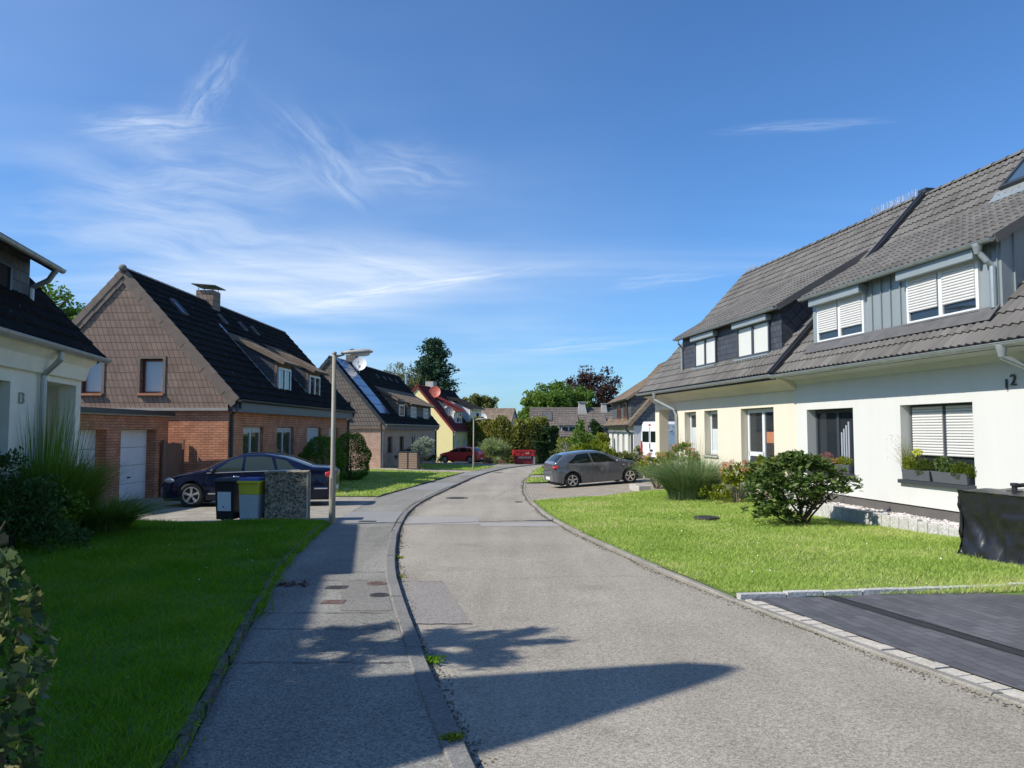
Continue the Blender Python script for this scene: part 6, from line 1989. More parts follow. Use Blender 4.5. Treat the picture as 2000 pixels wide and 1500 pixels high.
def bin_(x, y, m_body, label, style):
    z = zf(x, y) + .05
    root = thing('wheelie_bin', (x, y, z), label, 'bin', R(-6), 'wheelie bins on the left lawn edge')
    def taper(z0, z1, w0, w1, d0, d1, mm, nm, par):
        b = MB()
        vs = [(sx * w0 / 2, sy * d0 / 2, z0) for sy in (-1, 1) for sx in (-1, 1)] + [(sx * w1 / 2, sy * d1 / 2, z1) for sy in (-1, 1) for sx in (-1, 1)]
        b.add(vs, [(0, 2, 3, 1), (4, 5, 7, 6), (0, 1, 5, 4), (2, 6, 7, 3), (0, 4, 6, 2), (1, 3, 7, 5)])
        return b.build(nm, mm, par, bevel=.012)
    if style == 'black':
        bd = taper(.05, .86, .39, .46, .42, .50, MT['bin_black'], 'body', root)
        taper(.86, .90, .50, .50, .55, .55, MT['bin_black'], 'rim', root)
        ld = taper(.902, .965, .50, .40, .55, .40, MT['bin_black'], 'lid', root)
        b = MB(); b.prism([(-.155, -.222, .24), (.155, -.222, .24), (.158, -.248, .66), (-.158, -.248, .66)], (0, -.006, 0)); st = b.build('sticker', MT['sticker'], root)
        b = MB(); b.ball((-.02, -.236, .33), (.018, .006, .018)); b.build('bolt', MT['black'], st)
    else:
        bd = taper(.05, .60, .40, .445, .42, .47, MT['bin_grey'], 'body', root)
        taper(.60, .85, .445, .46, .47, .50, MT['bin_yellow'], 'upper_body', root)
        taper(.85, .905, .52, .52, .56, .56, MT['bin_yellow'], 'rim', root)
        taper(.907, .965, .50, .42, .52, .40, MT['bin_blue'], 'lid', root)
    root.scale = (.93, .93, .95)
    b = MB(); b.tube([(-.24, .27, .90), (-.20, .32, .93), (.20, .32, .93), (.24, .27, .90)], .016, 8)
    for sx in (-1, 1): b.ball((sx * .25, .22, .92), .025)
    b.build('handle', MT['bin_black'] if style == 'black' else MT['bin_yellow'], root)
    for sx in (-1, 1):
        b = MB(); b.lathe([(.001, -.025), (.09, -.025), (.10, -.01), (.10, .01), (.09, .025), (.001, .025)], (sx * .235, .17, .09), 'X', 18); b.build('wheel', MT['black'], root)
    return root


bin_(-6.02, 16.25, None, 'black wheelie bin with a large white sticker, left of the grey and yellow bin', 'black')
bin_(-5.50, 16.2, None, 'grey wheelie bin with yellow rim and blue lid beside the gravel box', 'blue')

gbx = thing('bin_shelter', (-4.83, 16.45, zf(-4.8, 16.4) + .04), 'pebble dashed concrete box standing on the lawn edge beside the bins', 'bin shelter', R(9))
b = MB(); b.box(-.42, -.38, -.1, .42, .18, 1.02); b.build('panel', MT['pebble'], gbx, bevel=.01)
b = MB(); b.box(-.44, -.40, 1.022, .44, .20, 1.06); b.build('cover_slab', MT['pebble'], gbx, bevel=.008)
for y_ in (-.39, .13):
    b = MB(); b.box(.422, y_, -.1, .452, y_ + .06, 1.02); b.build('corner_post', MT['concrete'], gbx)

wb = thing('bin_store', (-6.75, 49.8, zf(-6.8, 49.8) + .05), 'double bin store with pale wooden slats in front of the brown house', 'bin store', R(-3))
b = MB(); b.box(-.68, -.35, 0, -.62, .35, 1.1); b.box(.62, -.35, 0, .68, .35, 1.1); b.box(-.03, -.35, 0, .03, .35, 1.1); b.box(-.70, -.37, 1.1, .70, .37, 1.16); b.box(-.62, .30, 0, .62, .34, 1.1); b.build('frame', MT['anthracite'], wb)
for x0 in (-.60, .05):
    b = MB()
    for k in range(9): b.box(x0, -.36, .06 + k * .114, x0 + .55, -.33, .06 + k * .114 + .095)
    b.build('door', MT['wood'], wb)

skip = thing('waste_skip', (1.15, 72.2, zf(1.15, 72.2) + .03), 'red open waste skip standing at the far road end before the hedge', 'skip', R(4))
b = MB()
b.prism([(-.80, -.84, .02), (.80, -.84, .02), (.92, -.84, .80), (-.92, -.84, .80)], (0, 3.2, 0)); b.build('hull', MT['skip_dark'], skip)
b = MB(); b.box(-.95, -.95, .80, .95, -.88, 1.30); b.box(-.95, 2.2, .80, .95, 2.3, 1.3); b.box(-.97, -.88, .8, -.9, 2.2, 1.3); b.box(.9, -.88, .8, .97, 2.2, 1.3); b.box(-1.0, -1.0, 1.24, 1.0, -.95, 1.34)
for x in (-.6, -.15, .3, .72): b.box(x, -.99, .82, x + .1, -.95, 1.24)
b.build('upper_panel', MT['skip_red'], skip)
b = MB()
for k, z in enumerate((.2, .5, .8, 1.1)):
    b.tube([(-1.02, -.8, z), (-1.02, .2, z)], .06, 8); b.ball((-1.02, -.8, z), .085)
b.build('side_rung', MT['skip_red'], skip)
b = MB(); b.box(.78, -.93, .02, .96, -.85, .80); b.build('corner_plate', MT['zinc_clad'], skip)
text_mesh('MEDMAR', .30, .01, 'lettering', MT['letter_white'], skip, (0, -.855, .56), (R(90), 0, 0))
text_mesh('LHB', .20, .01, 'lettering', MT['letter_white'], skip, (.22, -1.0, 1.0), (R(90), 0, 0))

# covered tank by the dark driveway
tk = thing('covered_tank', (7.22, 10.25, zf(6.6, 10.2) + .02), 'square water tank wrapped in crumpled black tarpaulin on the lawn by the dark driveway', 'covered tank', R(10))
bm = bmesh.new()
nxy, nz_ = 34, 26; hT = .92; W2, D2 = .62, .95
ring = []
pts = []
per = []
for k in range(nxy): per.append((-W2 + 2 * W2 * k / nxy, -D2))
for k in range(nxy): per.append((W2, -D2 + 2 * D2 * k / nxy))
for k in range(nxy): per.append((W2 - 2 * W2 * k / nxy, D2))
for k in range(nxy): per.append((-W2, D2 - 2 * D2 * k / nxy))
nrm = [(0, -1)] * nxy + [(1, 0)] * nxy + [(0, 1)] * nxy + [(-1, 0)] * nxy
P_ = len(per)
from mathutils import noise as mnoise
for j in range(nz_ + 1):
    f = j / nz_
    for k, (x, y) in enumerate(per):
        u = k / P_ * 2 * math.pi
        fold = mnoise.noise(Vector((math.cos(u) * 5.5, math.sin(u) * 5.5, f * 1.2))) * .10 + abs(mnoise.noise(Vector((math.cos(u) * 6 + f * 2.2, math.sin(u) * 6 - f * 1.8, f * 1.6 + 3)))) * -.15
        fl_ = .05 * max(0, .25 - f) / .25 - .02 * math.sin(f * math.pi)
        pull = .05 * math.sin(k * .9 + f * 6) * (1 - f) * .35
        am = (fold * (1 - .6 * f) + fl_ + pull)
        c = 1.0 + (.02 if f < .9 else 0)
        z = f * hT + .03 * (1 - f) * mnoise.noise(Vector((k * .3, 0, 7)))
        pts.append((x * c + nrm[k][0] * am, y * c + nrm[k][1] * am, z))
fs = [(j * P_ + k, j * P_ + (k + 1) % P_, (j + 1) * P_ + (k + 1) % P_, (j + 1) * P_ + k) for j in range(nz_) for k in range(P_)]
b = MB(); b.add(pts, fs)
o = len(b.v)
m_ = 12; tp = []
for i in range(m_ + 1):
    for k in range(m_ + 1):
        x = -W2 + 2 * W2 * i / m_; y = -D2 + 2 * D2 * k / m_
        e = min(1 - abs(x) / W2, 1 - abs(y) / D2)
        tp.append((x * 1.0, y * 1.0, hT - .004 + .03 * min(1, e * 4) * (1 + mnoise.noise(Vector((x * 4, y * 4, 1))))))
b.add(tp, [(i * (m_ + 1) + k, (i + 1) * (m_ + 1) + k, (i + 1) * (m_ + 1) + k + 1, i * (m_ + 1) + k + 1) for i in range(m_) for k in range(m_)])
b.build('tarpaulin', MT['tarp'], tk, smooth=True)
b = MB(); b.lathe([(.10, hT + .02), (.10, hT + .035), (.035, hT + .04), (.035, hT + .10), (.05, hT + .10), (.05, hT + .14), (.001, hT + .14)], (-.3, .25, 0), 'Z', 14); b.build('outlet', MT['black'], tk)
b = MB(); b.tube([(-.3, .25, hT + .10), (-.12, .27, hT + .11), (.12, .36, hT + .15), (.42, .58, hT + .24), (.75, .86, hT + .42), (.98, 1.05, hT + .62), (1.07, 1.11, hT + .74)], .028, 8); b.build('hose', MT['hose'], tk, smooth=True)

# flower boxes on the white house's window sills
def flower_box(yc, wd, zc, label, plants):
    P = lw(white, 1, ov - .02, yc, zc)
    root = thing('flower_box', P, label, 'flower box', RR, 'grey flower boxes on the white house window sills')
    b = MB(); vs = [(-.07, -wd / 2 + .02, 0), (.10, -wd / 2 + .02, 0), (.10, wd / 2 - .02, 0), (-.07, wd / 2 - .02, 0), (-.10, -wd / 2, .19), (.12, -wd / 2, .19), (.12, wd / 2, .19), (-.10, wd / 2, .19)]
    b.add(vs, [(0, 1, 2, 3), (0, 1, 5, 4), (1, 2, 6, 5), (2, 3, 7, 6), (3, 0, 4, 7), (4, 5, 6, 7)]); b.build('planter', MT['planter'], root, bevel=.006)
    for (nm, m, y, z, r, n, sz, asp) in plants:
        p = rng.normal(size=(n, 3)); p = unit(p) * (rng.random((n, 1)) ** .35) * np.array(r) + np.array([-.01, y, .19 + z])
        d = p - np.array([0, y, .12])
        np_mesh(nm, leaf_quads(p, sz, d, asp, .3, .6), 4, m, root)
    return root


def up_box(yc, zc): return None


zs1 = .63 + .02
flower_box(Tw - 11.65, .60, zs1, 'grey flower box with a clipped ball and pink heather, farthest along the white house', [('clipped_ball', LF['moss_ball'], .22, .05, (.14, .15, .15), 900, .035, .5), ('heather', LF['heather'], -.06, .10, (.13, .24, .17), 700, .045, .3)])
flower_box(Tw - 12.32, .70, zs1, 'grey flower box with red leaves and orange green foliage below the dark window', [('red_plant', LF['redleaf'], .22, .03, (.14, .12, .10), 160, .06, .7), ('mixed_plant', LF['hyd'], -.08, .07, (.13, .28, .11), 380, .055, .5)])
flower_box(Tw - 14.80, .78, zs1, 'grey flower box with yellow flowers and one clipped ball under the shutter', [('clipped_ball', LF['moss_ball'], -.12, .06, (.16, .18, .18), 1200, .035, .5), ('yellow_flower', LF['yellowflower'], .02, .33, (.06, .14, .07), 120, .05, .5), ('leafy_plant', LF['yellowgreen'], .25, .12, (.12, .15, .16), 260, .07, .35)])
flower_box(Tw - 15.68, .88, zs1, 'grey flower box with two clipped balls and leafy plants under the shutter', [('clipped_ball', LF['moss_ball'], -.20, .05, (.16, .19, .17), 1200, .035, .5), ('clipped_ball', LF['moss_ball'], -.46, .05, (.12, .11, .12), 500, .035, .5), ('leafy_plant', LF['rhodo'], .22, .13, (.12, .22, .18), 330, .065, .5)])

# ------------------------------------------------------------------ plants
def blades(name, base, heights, lean_dir, lean, width, m, parent, curl=.35):
    """long arching blades, each one mesh island of 4 segments"""
    n = len(base); S = 5
    ts = np.linspace(0, 1, S)
    ld = unit(lean_dir)
    side = np.stack([-ld[:, 1], ld[:, 0], np.zeros(n)], 1) + rng.normal(size=(n, 3)) * .3
    side = unit(side)
    V = np.zeros((n, S, 2, 3))
    for k, t in enumerate(ts):
        c = base + ld * (lean * t ** 1.8)[:, None]
        c[:, 2] = base[:, 2] + heights * (t - curl * t ** 2.6 * np.clip(lean / heights, 0, 1.2))
        w = (width * (1 - t ** 2) + width * .06)[:, None]
        V[:, k, 0] = c - side * w; V[:, k, 1] = c + side * w
    V = V.reshape(n, S * 2, 3)
    idx = np.array([[2 * k, 2 * k + 1, 2 * k + 3, 2 * k + 2] for k in range(S - 1)])
    F = (np.arange(n)[:, None, None] * (S * 2) + idx[None]).reshape(-1)
    me = bpy.data.meshes.new(name)
    me.vertices.add(n * S * 2); me.vertices.foreach_set('co', V.astype(np.float32).ravel())
    me.loops.add(len(F)); me.loops.foreach_set('vertex_index', F.astype(np.int32))
    nf = len(F) // 4
    me.polygons.add(nf); me.polygons.foreach_set('loop_start', np.arange(0, len(F), 4, dtype=np.int32)); me.polygons.foreach_set('loop_total', np.full(nf, 4, np.int32))
    me.materials.append(m); me.update(calc_edges=True)
    o = bpy.data.objects.new(name, me); C.objects.link(o); o.parent = parent
    return o


def grass_clump(x, y, r, h, n, w, m, label, lean=.55, tall=0, tall_h=1.8, dz=.05, name='ornamental_grass'):
    root = thing(name, (x, y, zf(x, y) + dz), label, 'ornamental grass')
    a = rng.uniform(0, 2 * np.pi, n); q = np.sqrt(rng.random(n)) * r * .55
    base = np.stack([np.cos(a) * q, np.sin(a) * q, np.zeros(n)], 1)
    ld = np.stack([np.cos(a), np.sin(a), np.zeros(n)], 1) + rng.normal(size=(n, 3)) * np.array([.5, .5, 0])
    hh = h * rng.uniform(.55, 1.1, n)
    blades('foliage', base, hh, ld, hh * lean * rng.uniform(.2, 1.6, n) + r * .2, w * rng.uniform(.7, 1.3, n), m, root)
    if tall:
        a = rng.uniform(0, 2 * np.pi, tall); q = np.sqrt(rng.random(tall)) * r * .6
        base = np.stack([np.cos(a) * q, np.sin(a) * q, np.zeros(tall)], 1)
        ld = np.stack([np.cos(a), np.sin(a), np.zeros(tall)], 1)
        hh = tall_h * rng.uniform(.7, 1.1, tall)
        blades('stalk', base, hh, ld, hh * .16 * rng.uniform(.1, 1.3, tall), w * .9 * rng.uniform(.6, 1.2, tall), m, root, .15)
    return root


def leafy(name, x, y, label, cat, cen, rad, nclump, nleaf, size, m, trunk=None, dz=.03, group=None, **kw):
    """a shrub or tree: crown of leaf clumps over stems"""
    root = thing(name, (x, y, zf(x, y) + dz), label, cat, 0, group)
    lv = clump_crown(cen, rad, nclump, nleaf, size, **kw)
    np_mesh('crown' if 'tree' in cat else 'foliage', lv, 4, m, root)
    if trunk:
        mb = MB()
        (r0, top, spread, nl, bm) = trunk
        limbs(mb, (0, 0, -.1), (0, 0, top), r0, spread, nl, None)
        mb.build('trunk' if 'tree' in cat else 'stem', bm, root, smooth=True)
    return root


# left edge: ivy at the corner of the picture
iv = thing('ivy_bush', (-1.86, 2.45, zf(-1.8, 2.4) + .05), 'ivy covered bush at the bottom left corner of the picture', 'bush')
pts = []
for k in range(2600):
    z = rng.random() ** .85 * 1.20
    r = .40 * (1 - .25 * (z / 1.2) ** 2) * (1 + .10 * math.sin(z * 9))
    a = rng.uniform(0, 2 * math.pi); q = r * (rng.random() ** .25)
    pts.append((q * math.cos(a) - .04, q * math.sin(a) * 1.1, z))
pts = np.array(pts)
cen = pts; n = len(cen)
d = unit(np.stack([cen[:, 0], cen[:, 1], -.3 * np.ones(n)], 1) + rng.normal(size=(n, 3)) * .45)
nrm_ = unit(np.stack([cen[:, 0], cen[:, 1], .25 * np.ones(n)], 1) + rng.normal(size=(n, 3)) * .5)
s_ = unit(np.cross(d, nrm_)); d = unit(np.cross(nrm_, s_))
L = rng.uniform(.026, .052, n)[:, None]
prof = [(-.45, 0), (-.50, .42), (-.05, .38), (.02, .62), (.22, .26), (.62, 0), (.22, -.26), (.02, -.62), (-.05, -.38), (-.50, -.42)]
V = np.stack([cen + d * L * a + s_ * L * b + nrm_ * L * (.12 * abs(b)) for a, b in prof], 1).reshape(-1, 3)
np_mesh('foliage', V, len(prof), LF['ivy'], iv)
mb = MB()
for k in range(7):
    a = k * .9; mb.tube([(.1 * math.cos(a), .1 * math.sin(a), -.05), (.22 * math.cos(a), .22 * math.sin(a), .5), (.16 * math.cos(a + .6), .16 * math.sin(a + .6), 1.15)], [.018, .014, .006], 5)
mb.tube([(.1, .0, 1.0), (.2, -.03, 1.22), (.27, -.05, 1.32)], [.006, .005, .003], 4)
mb.build('stem', MT['bark_dark'], iv)

# left bed in front of house 13
grass_clump(-7.75, 12.6, .95, 1.45, 5600, .010, LF['reed'], 'large clump of tall ornamental grass in front of house 13', .34, 330, 2.25, .1)
grass_clump(-7.2, 13.5, .7, .85, 1500, .008, LF['reed'], 'low arching dark green grass clump beside the tall one, by the driveway', .9, 0, 0, .1)
leafy('shrub', -7.35, 11.25, 'dense dark shrub at the left edge under the window of house 13', 'shrub', (0, 0, .65), (.6, .6, .70), 40, 2800, .08, LF['dark_shrub'], (.05, .9, .6, 6, MT['bark_dark']), .1, bottom=-.7)
leafy('shrub', -6.75, 11.2, 'low dark grey green ground shrub in front of the tall grass clump', 'shrub', (0, 0, .16), (.55, .5, .24), 30, 1500, .055, LF['dark_shrub'], None, .1, bottom=-.3)
leafy('shrub', -7.4, 11.9, 'mid height dark leafy shrub left of the tall grass clump', 'shrub', (0, 0, .5), (.7, .5, .6), 30, 1700, .08, LF['reed'], None, .1, bottom=-.5)

# round bushes in front of the brick house
def round_bush(x, y, r, h, label):
    root = thing('round_bush', (x, y, zf(x, y) + .05), label, 'bush', 0, 'clipped bushes in front of the brick house')
    n = 12000
    p = unit(rng.normal(size=(n, 3)))
    bump = 1 + .07 * np.sin(p[:, 0] * 7 + x) * np.sin(p[:, 1] * 6) + .06 * np.sin(p[:, 2] * 9)
    c = p * (rng.random((n, 1)) ** .12) * bump[:, None] * np.array([r, r, h * .55]); c[:, 2] += h * .47
    np_mesh('foliage', leaf_quads(c, .085, p + np.array([0, 0, .5]), .4, .2, .6), 4, LF['thuja'], root)
    mb = MB(); limbs(mb, (0, 0, -.1), (0, 0, h * .6), .06, r * .6, 6, None); mb.build('stem', MT['bark_dark'], root)


round_bush(-7.75, 31.2, .95, 1.95, 'round clipped dark green bush behind the navy saloon')
round_bush(-7.55, 35.6, .95, 2.15, 'tall round clipped green bush at the far corner of the brick house')
round_bush(-8.45, 28.6, .50, .85, 'small clipped bush under the window behind the navy saloon')

# silver shrub and dark shrub at the second house
leafy('shrub', -6.0, 50.9, 'silvery grey green shrub with a pale trunk beside the bin store', 'shrub', (0, 0, 1.25), (.95, .9, .85), 42, 2600, .13, LF['silver'], (.07, 1.5, .8, 9, MT['twig']), .05, bottom=-.6, clump_r=.3)
leafy('shrub', -6.9, 52.6, 'dark low shrub behind the silvery one, under the brown house window', 'shrub', (0, 0, .8), (1.1, .6, .6), 34, 1800, .12, LF['hedge_dark'], (.05, .9, .6, 6, MT['bark_dark']), .05, bottom=-.5)
leafy('shrub', -6.5, 62.5, 'dark low bush at the base of the yellow gable wall', 'shrub', (0, 0, .3), (.9, .5, .45), 18, 700, .12, LF['dark_shrub'], None, .03, bottom=-.2)

# willow like shrub and small plants beyond the red car
wl_ = thing('willow_shrub', (-1.75, 71.8, zf(-1.7, 71.8) + .02), 'large pale green arching shrub between the red car and the skip', 'shrub')
n = 1300
a = rng.uniform(0, 2 * np.pi, n)
base = np.stack([np.cos(a) * .3, np.sin(a) * .3, np.zeros(n) + .05], 1)
hh = rng.uniform(1.2, 2.9, n)
blades('branch', base, hh, np.stack([np.cos(a), np.sin(a), 0 * a], 1), rng.uniform(.3, 1.75, n), .022 * np.ones(n), LF['willow'], wl_, .55)
lv = clump_crown((0, 0, 1.2), (1.45, 1.4, 1.15), 80, 5200, .20, .28, .5, .28, -.8, 0)
np_mesh('foliage', lv, 4, LF['willow'], wl_)
leafy('heather_cushion', -2.1, 68.2, 'small round brownish cushion plant nearest the red car', 'plant', (0, 0, .22), (.38, .35, .32), 14, 700, .06, LF['heather'], None, .02, group='cushion plants by the far pavement', bottom=-.1)
leafy('heather_cushion', -.85, 68.9, 'small round brownish cushion plant nearer the skip', 'plant', (0, 0, .2), (.40, .35, .28), 14, 700, .06, LF['heather'], None, .02, group='cushion plants by the far pavement', bottom=-.1)
leafy('flowering_plant', -2.0, 69.9, 'small plant with bright red flowers behind the cushion plants', 'plant', (0, 0, .55), (.25, .2, .16), 6, 160, .11, LF['redleaf'], (.02, .5, .2, 4, MT['bark_dark']), .02)
grass_clump(-1.45, 69.2, .3, .85, 200, .014, LF['willow'], 'pale upright grass tuft between the two cushion plants', .4)

# hedges at the road end
def hedge(name, pts, w, h, n, size, m, label, top_var=.25, dz=0, cat='hedge'):
    """leaf covered hedge along a line of (x, y) points, uneven top"""
    P = [Vector((p[0], p[1], 0)) for p in pts]
    root = thing(name, (P[0].x, P[0].y, zf(P[0].x, P[0].y) + dz), label, cat)
    out = []
    tot = sum((q - p).length for p, q in zip(P[:-1], P[1:]))
    for p, q in zip(P[:-1], P[1:]):
        k = int(n * (q - p).length / tot)
        f = rng.uniform(-.22, 1.22, k)
        d = (q - p).normalized(); nn = Vector((-d.y, d.x, 0))
        c = np.array(p)[None] + np.outer(f, np.array(q - p))
        s = (f * (q - p).length)
        ph = p.x * 3.1
        hl = h * (1 + top_var * (np.sin(s * 1.3 + ph) * .5 + np.sin(s * 2.9 + ph * 2) * .3 + np.sin(s * 6.1) * .2))
        face = rng.random(k)
        u = rng.uniform(-1, 1, k); z = rng.random(k) ** .9
        side = np.where(face < .72, np.where(rng.random(k) < .75, -1, 1) * rng.uniform(.75, 1.08, k), u)
        if nn.y > 0: pass
        zz = np.where(face < .72, z, rng.uniform(.85, 1.04, k))
        lump = 1 + .18 * np.sin(s * 2.2 + zz * 5) * np.sin(zz * 7 + s)
        prof = np.sqrt(np.clip(1 - np.clip(zz - .55, 0, 1) ** 2 * 2.2, .12, 1))
        off = side * w * lump * prof
        sgn = 1 if nn.y < 0 else -1
        c = c + np.outer(off * -sgn, np.array(nn))
        c[:, 2] = zz * hl
        ctr = c.copy(); ctr[:, 0] -= P[0].x; ctr[:, 1] -= P[0].y
        dirs = np.stack([nn.x * np.sign(off) * -sgn, nn.y * np.sign(off) * -sgn, .35 + 0 * off], 1)
        out.append(leaf_quads(ctr, size, dirs, .6, .3, .8))
    np_mesh('foliage', np.concatenate(out), 4, m, root)
    mb = MB()
    for p, q in zip(P[:-1], P[1:]):
        L_ = (q - p).length; k = max(2, int(L_ / .7))
        for i in range(k):
            c = p.lerp(q, (i + .5) / k) - P[0]
            mb.tube([(c.x, c.y, -.2), (c.x + random.uniform(-.1, .1), c.y, h * .45), (c.x + random.uniform(-.3, .3), c.y + random.uniform(-.2, .2), h * .85)], [.06, .045, .015], 5)
    mb.build('stem', MT['bark_dark'], root)
    return root


hedge('tall_hedge', [(-5.2, 82.3), (-3.6, 81.2), (-2.2, 80.4), (-.8, 79.9), (.6, 79.8), (1.9, 80.1), (2.9, 80.8)], 1.3, 4.25, 34000, .27, LF['beech'], 'tall olive brown beech hedge closing the road end behind the skip', .16)
hedge('clipped_hedge', [(2.3, 75.6), (3.3, 76.2)], .55, 2.1, 2600, .16, LF['hedge_dark'], 'low clipped dark green hedge block to the right of the skip', .05)
hedge('conifer_hedge', [(3.55, 78.6), (4.3, 79.6)], .55, 3.6, 3600, .20, LF['hedge_dark'], 'tall very dark conifer hedge end right of the skip', .06)
hedge('clipped_hedge', [(1.75, 36.6), (2.9, 36.9), (4.6, 37.3)], .42, .72, 4200, .09, LF['thuja'], 'low clipped hedge just beyond the grey hatchback', .08)
hedge('garden_hedge', [(4.6, 66.5), (7.5, 66.8), (10.5, 67.2)], .8, 2.3, 5200, .18, LF['yellowgreen'], 'yellow green clipped hedge below the long roofed far house', .06)

# shrubs behind the grey car
leafy('shrub', 4.1, 39.2, 'bright yellow green bush directly behind the grey hatchback', 'shrub', (0, 0, .75), (1.3, .8, .80), 46, 4000, .13, LF['yellowgreen'], (.05, 1.0, .9, 8, MT['bark']), .03, bottom=-.4, clump_r=.34)
leafy('shrub', 5.65, 39.2, 'green leafy bush in front of the slate gable house, right behind the car bonnet', 'shrub', (0, 0, .45), (.70, .6, .50), 30, 3000, .11, LF['olive'], (.05, .6, .5, 7, MT['bark']), .03, bottom=-.3)
leafy('shrub', 5.0, 42.6, 'taller yellow green shrub at the corner of the slate gable house', 'shrub', (0, 0, 1.2), (.5, .5, 1.0), 30, 2000, .13, LF['yellowgreen'], (.05, 1.4, .4, 8, MT['bark']), .03, bottom=-.7)
leafy('small_tree', 4.55, 49.5, 'bushy green conifer standing before the far long roofed house', 'tree', (0, 0, 1.65), (.80, .75, 1.35), 50, 4200, .16, LF['green'], (.09, 2.2, .7, 12, MT['bark']), .0, bottom=-.9)
leafy('small_tree', 5.75, 52.0, 'blue green young tree beside the bushy conifer, right part', 'tree', (0, 0, 1.7), (.55, .55, 1.35), 34, 3200, .16, LF['hedge_dark'], (.09, 2.2, .45, 10, MT['bark']), .0, bottom=-.9)
leafy('shrub', 3.4, 47.5, 'thin brownish shrub with bare twigs left of the bushy conifer', 'shrub', (0, 0, 1.0), (.8, .7, 1.0), 22, 700, .12, LF['olive'], (.05, 1.6, .9, 14, MT['twig']), .0, bottom=-.8)
leafy('shrub', 6.75, 41.0, 'small drooping conifer beside the rear of the camper van', 'shrub', (0, 0, .55), (.28, .28, .7), 20, 1100, .11, LF['olive'], (.04, .9, .2, 6, MT['bark']), .0, bottom=-.9, droop=.6)

# front garden of the cream house
def hydrangea(x, y, rad, n, nf, label, h0=.25, bare=False):
    root = thing('hydrangea', (x, y, zf(x, y) + .04), label, 'shrub', 0, 'hydrangeas along the cream house')
    lv = clump_crown((0, 0, rad[2] + h0 * .6), rad, 34, n, .11, .30, .55, .62, -.65)
    np_mesh('foliage', lv, 4, LF['hyd'], root)
    for k in range(nf):
        p = unit(rng.normal(size=(1, 3)))[0]; p[2] = abs(p[2]) * .9 + .15
        c = np.array([0, 0, rad[2] + h0 * .6]) + p * np.array(rad) * 1.02
        q = unit(rng.normal(size=(45, 3))) * (rng.random((45, 1)) ** .4) * .085 * np.array([1, 1, .85])
        np_mesh('flower', leaf_quads(c + q, .045, q, .8, .2, .5), 4, LF['hyd_fl'], root)
    mb = MB()
    for k in range(16):
        a = k * 2.4; r1 = rad[0] * random.uniform(.4, .8)
        mb.tube([(.06 * math.cos(a), .06 * math.sin(a), -.05), (r1 * .6 * math.cos(a), r1 * .6 * math.sin(a), rad[2] * .8), (r1 * math.cos(a), r1 * math.sin(a), rad[2] * 1.5)], [.014, .011, .006], 5)
    mb.build('stem', MT['twig'], root)
    return root


hydrangea(5.0, 26.4, (.75, .6, .48), 1500, 16, 'yellowing hydrangea with pink flowers at the edge of the beige driveway', .3)
hydrangea(5.6, 25.3, (.6, .6, .62), 1300, 14, 'tall hydrangea with pale flowers behind the blue green grass clump, by the porch', .5)
hydrangea(6.0, 20.3, (.45, .42, .38), 700, 12, 'hydrangea with bare stems and pink flower heads left of the rhododendron', .55)
hydrangea(6.55, 19.3, (.45, .4, .42), 700, 12, 'hydrangea with orange pink flower heads close to the white frame window', .7)
grass_clump(5.1, 21.9, 1.08, 1.40, 4200, .0062, LF['reed_blue'], 'large blue green ornamental grass clump in front of the cream house', .62, 160, 2.0, .03)
leafy('shrub', 5.45, 20.5, 'low yellow green plant at the foot of the ornamental grass', 'shrub', (0, 0, .25), (.5, .35, .25), 16, 500, .09, LF['yellowgreen'], None, .03, bottom=-.2)
rh_scale = 1.13
st = MB()
for k in range(3): st.box(-.22 + k * .02, -.5 + k * .34, 0, .20, -.5 + k * .34 + .32, .20 + .02 * (k % 2))
tag(st.build('stone_edge', MT['stone_pale'], loc=(4.35, 26.0, zf(4.3, 26.0) + .0), rot=(0, 0, R(12)), bevel=.012), 'short row of pale stone blocks edging the bed by the beige driveway', 'edging stones')

# rhododendron on the lawn
rh = thing('rhododendron', (5.75, 15.3, zf(5.7, 15.3) + .04), 'open leathery leaved rhododendron standing on the sunny lawn', 'shrub')
mb = MB(); tips = []
for k in range(15):
    a = 2 * math.pi * k / 15 + random.uniform(-.3, .3)
    b0 = Vector((.22 * math.cos(a * 1.7) * random.random(), .16 * math.sin(a * 1.7), -.05))
    r1 = random.uniform(.45, .88); z1 = random.uniform(.45, 1.12)
    e = Vector((math.cos(a) * r1, math.sin(a) * r1 * .8, z1))
    m1 = b0.lerp(e, .35) + Vector((random.uniform(-.08, .08), random.uniform(-.08, .08), -.06)); m2 = b0.lerp(e, .7) + Vector((random.uniform(-.07, .07), random.uniform(-.07, .07), .05))
    mb.tube([b0, m1, m2, e], [.024, .018, .012, .006], 6)
    for q in range(5):
        s0 = m1.lerp(e, random.uniform(.1, .9)); t0 = s0 + Vector((random.uniform(-.28, .28), random.uniform(-.24, .24), random.uniform(.02, .26)))
        mb.tube([s0, s0.lerp(t0, .5) + Vector((0, 0, .02)), t0], [.010, .007, .004], 5); tips.append(t0)
    tips.append(e)
mb.build('branch', MT['bark_dark'], rh, smooth=True)
for k in range(235):                                  # crown tips over a dome, denser on the left
    a = random.uniform(0, 2 * math.pi); ph = random.uniform(.0, 1.25)
    x = math.cos(a) * math.sin(ph) * .92; y = math.sin(a) * math.sin(ph) * .75; z = .38 + math.cos(ph) * .78
    if x > .45 and random.random() < .4: continue
    if z < .62 and x > .1 and random.random() < .5: continue
    tips.append(Vector((x, y, z + random.uniform(-.10, .08))))
for k in range(36):
    tips.append(Vector((random.uniform(-.9, -.25), random.uniform(-.6, .4), random.uniform(.12, .5))))
tips.append(Vector((1.02, -.1, .74))); tips.append(Vector((1.05, -.05, .66))); tips.append(Vector((.95, -.1, .80)))
out = []
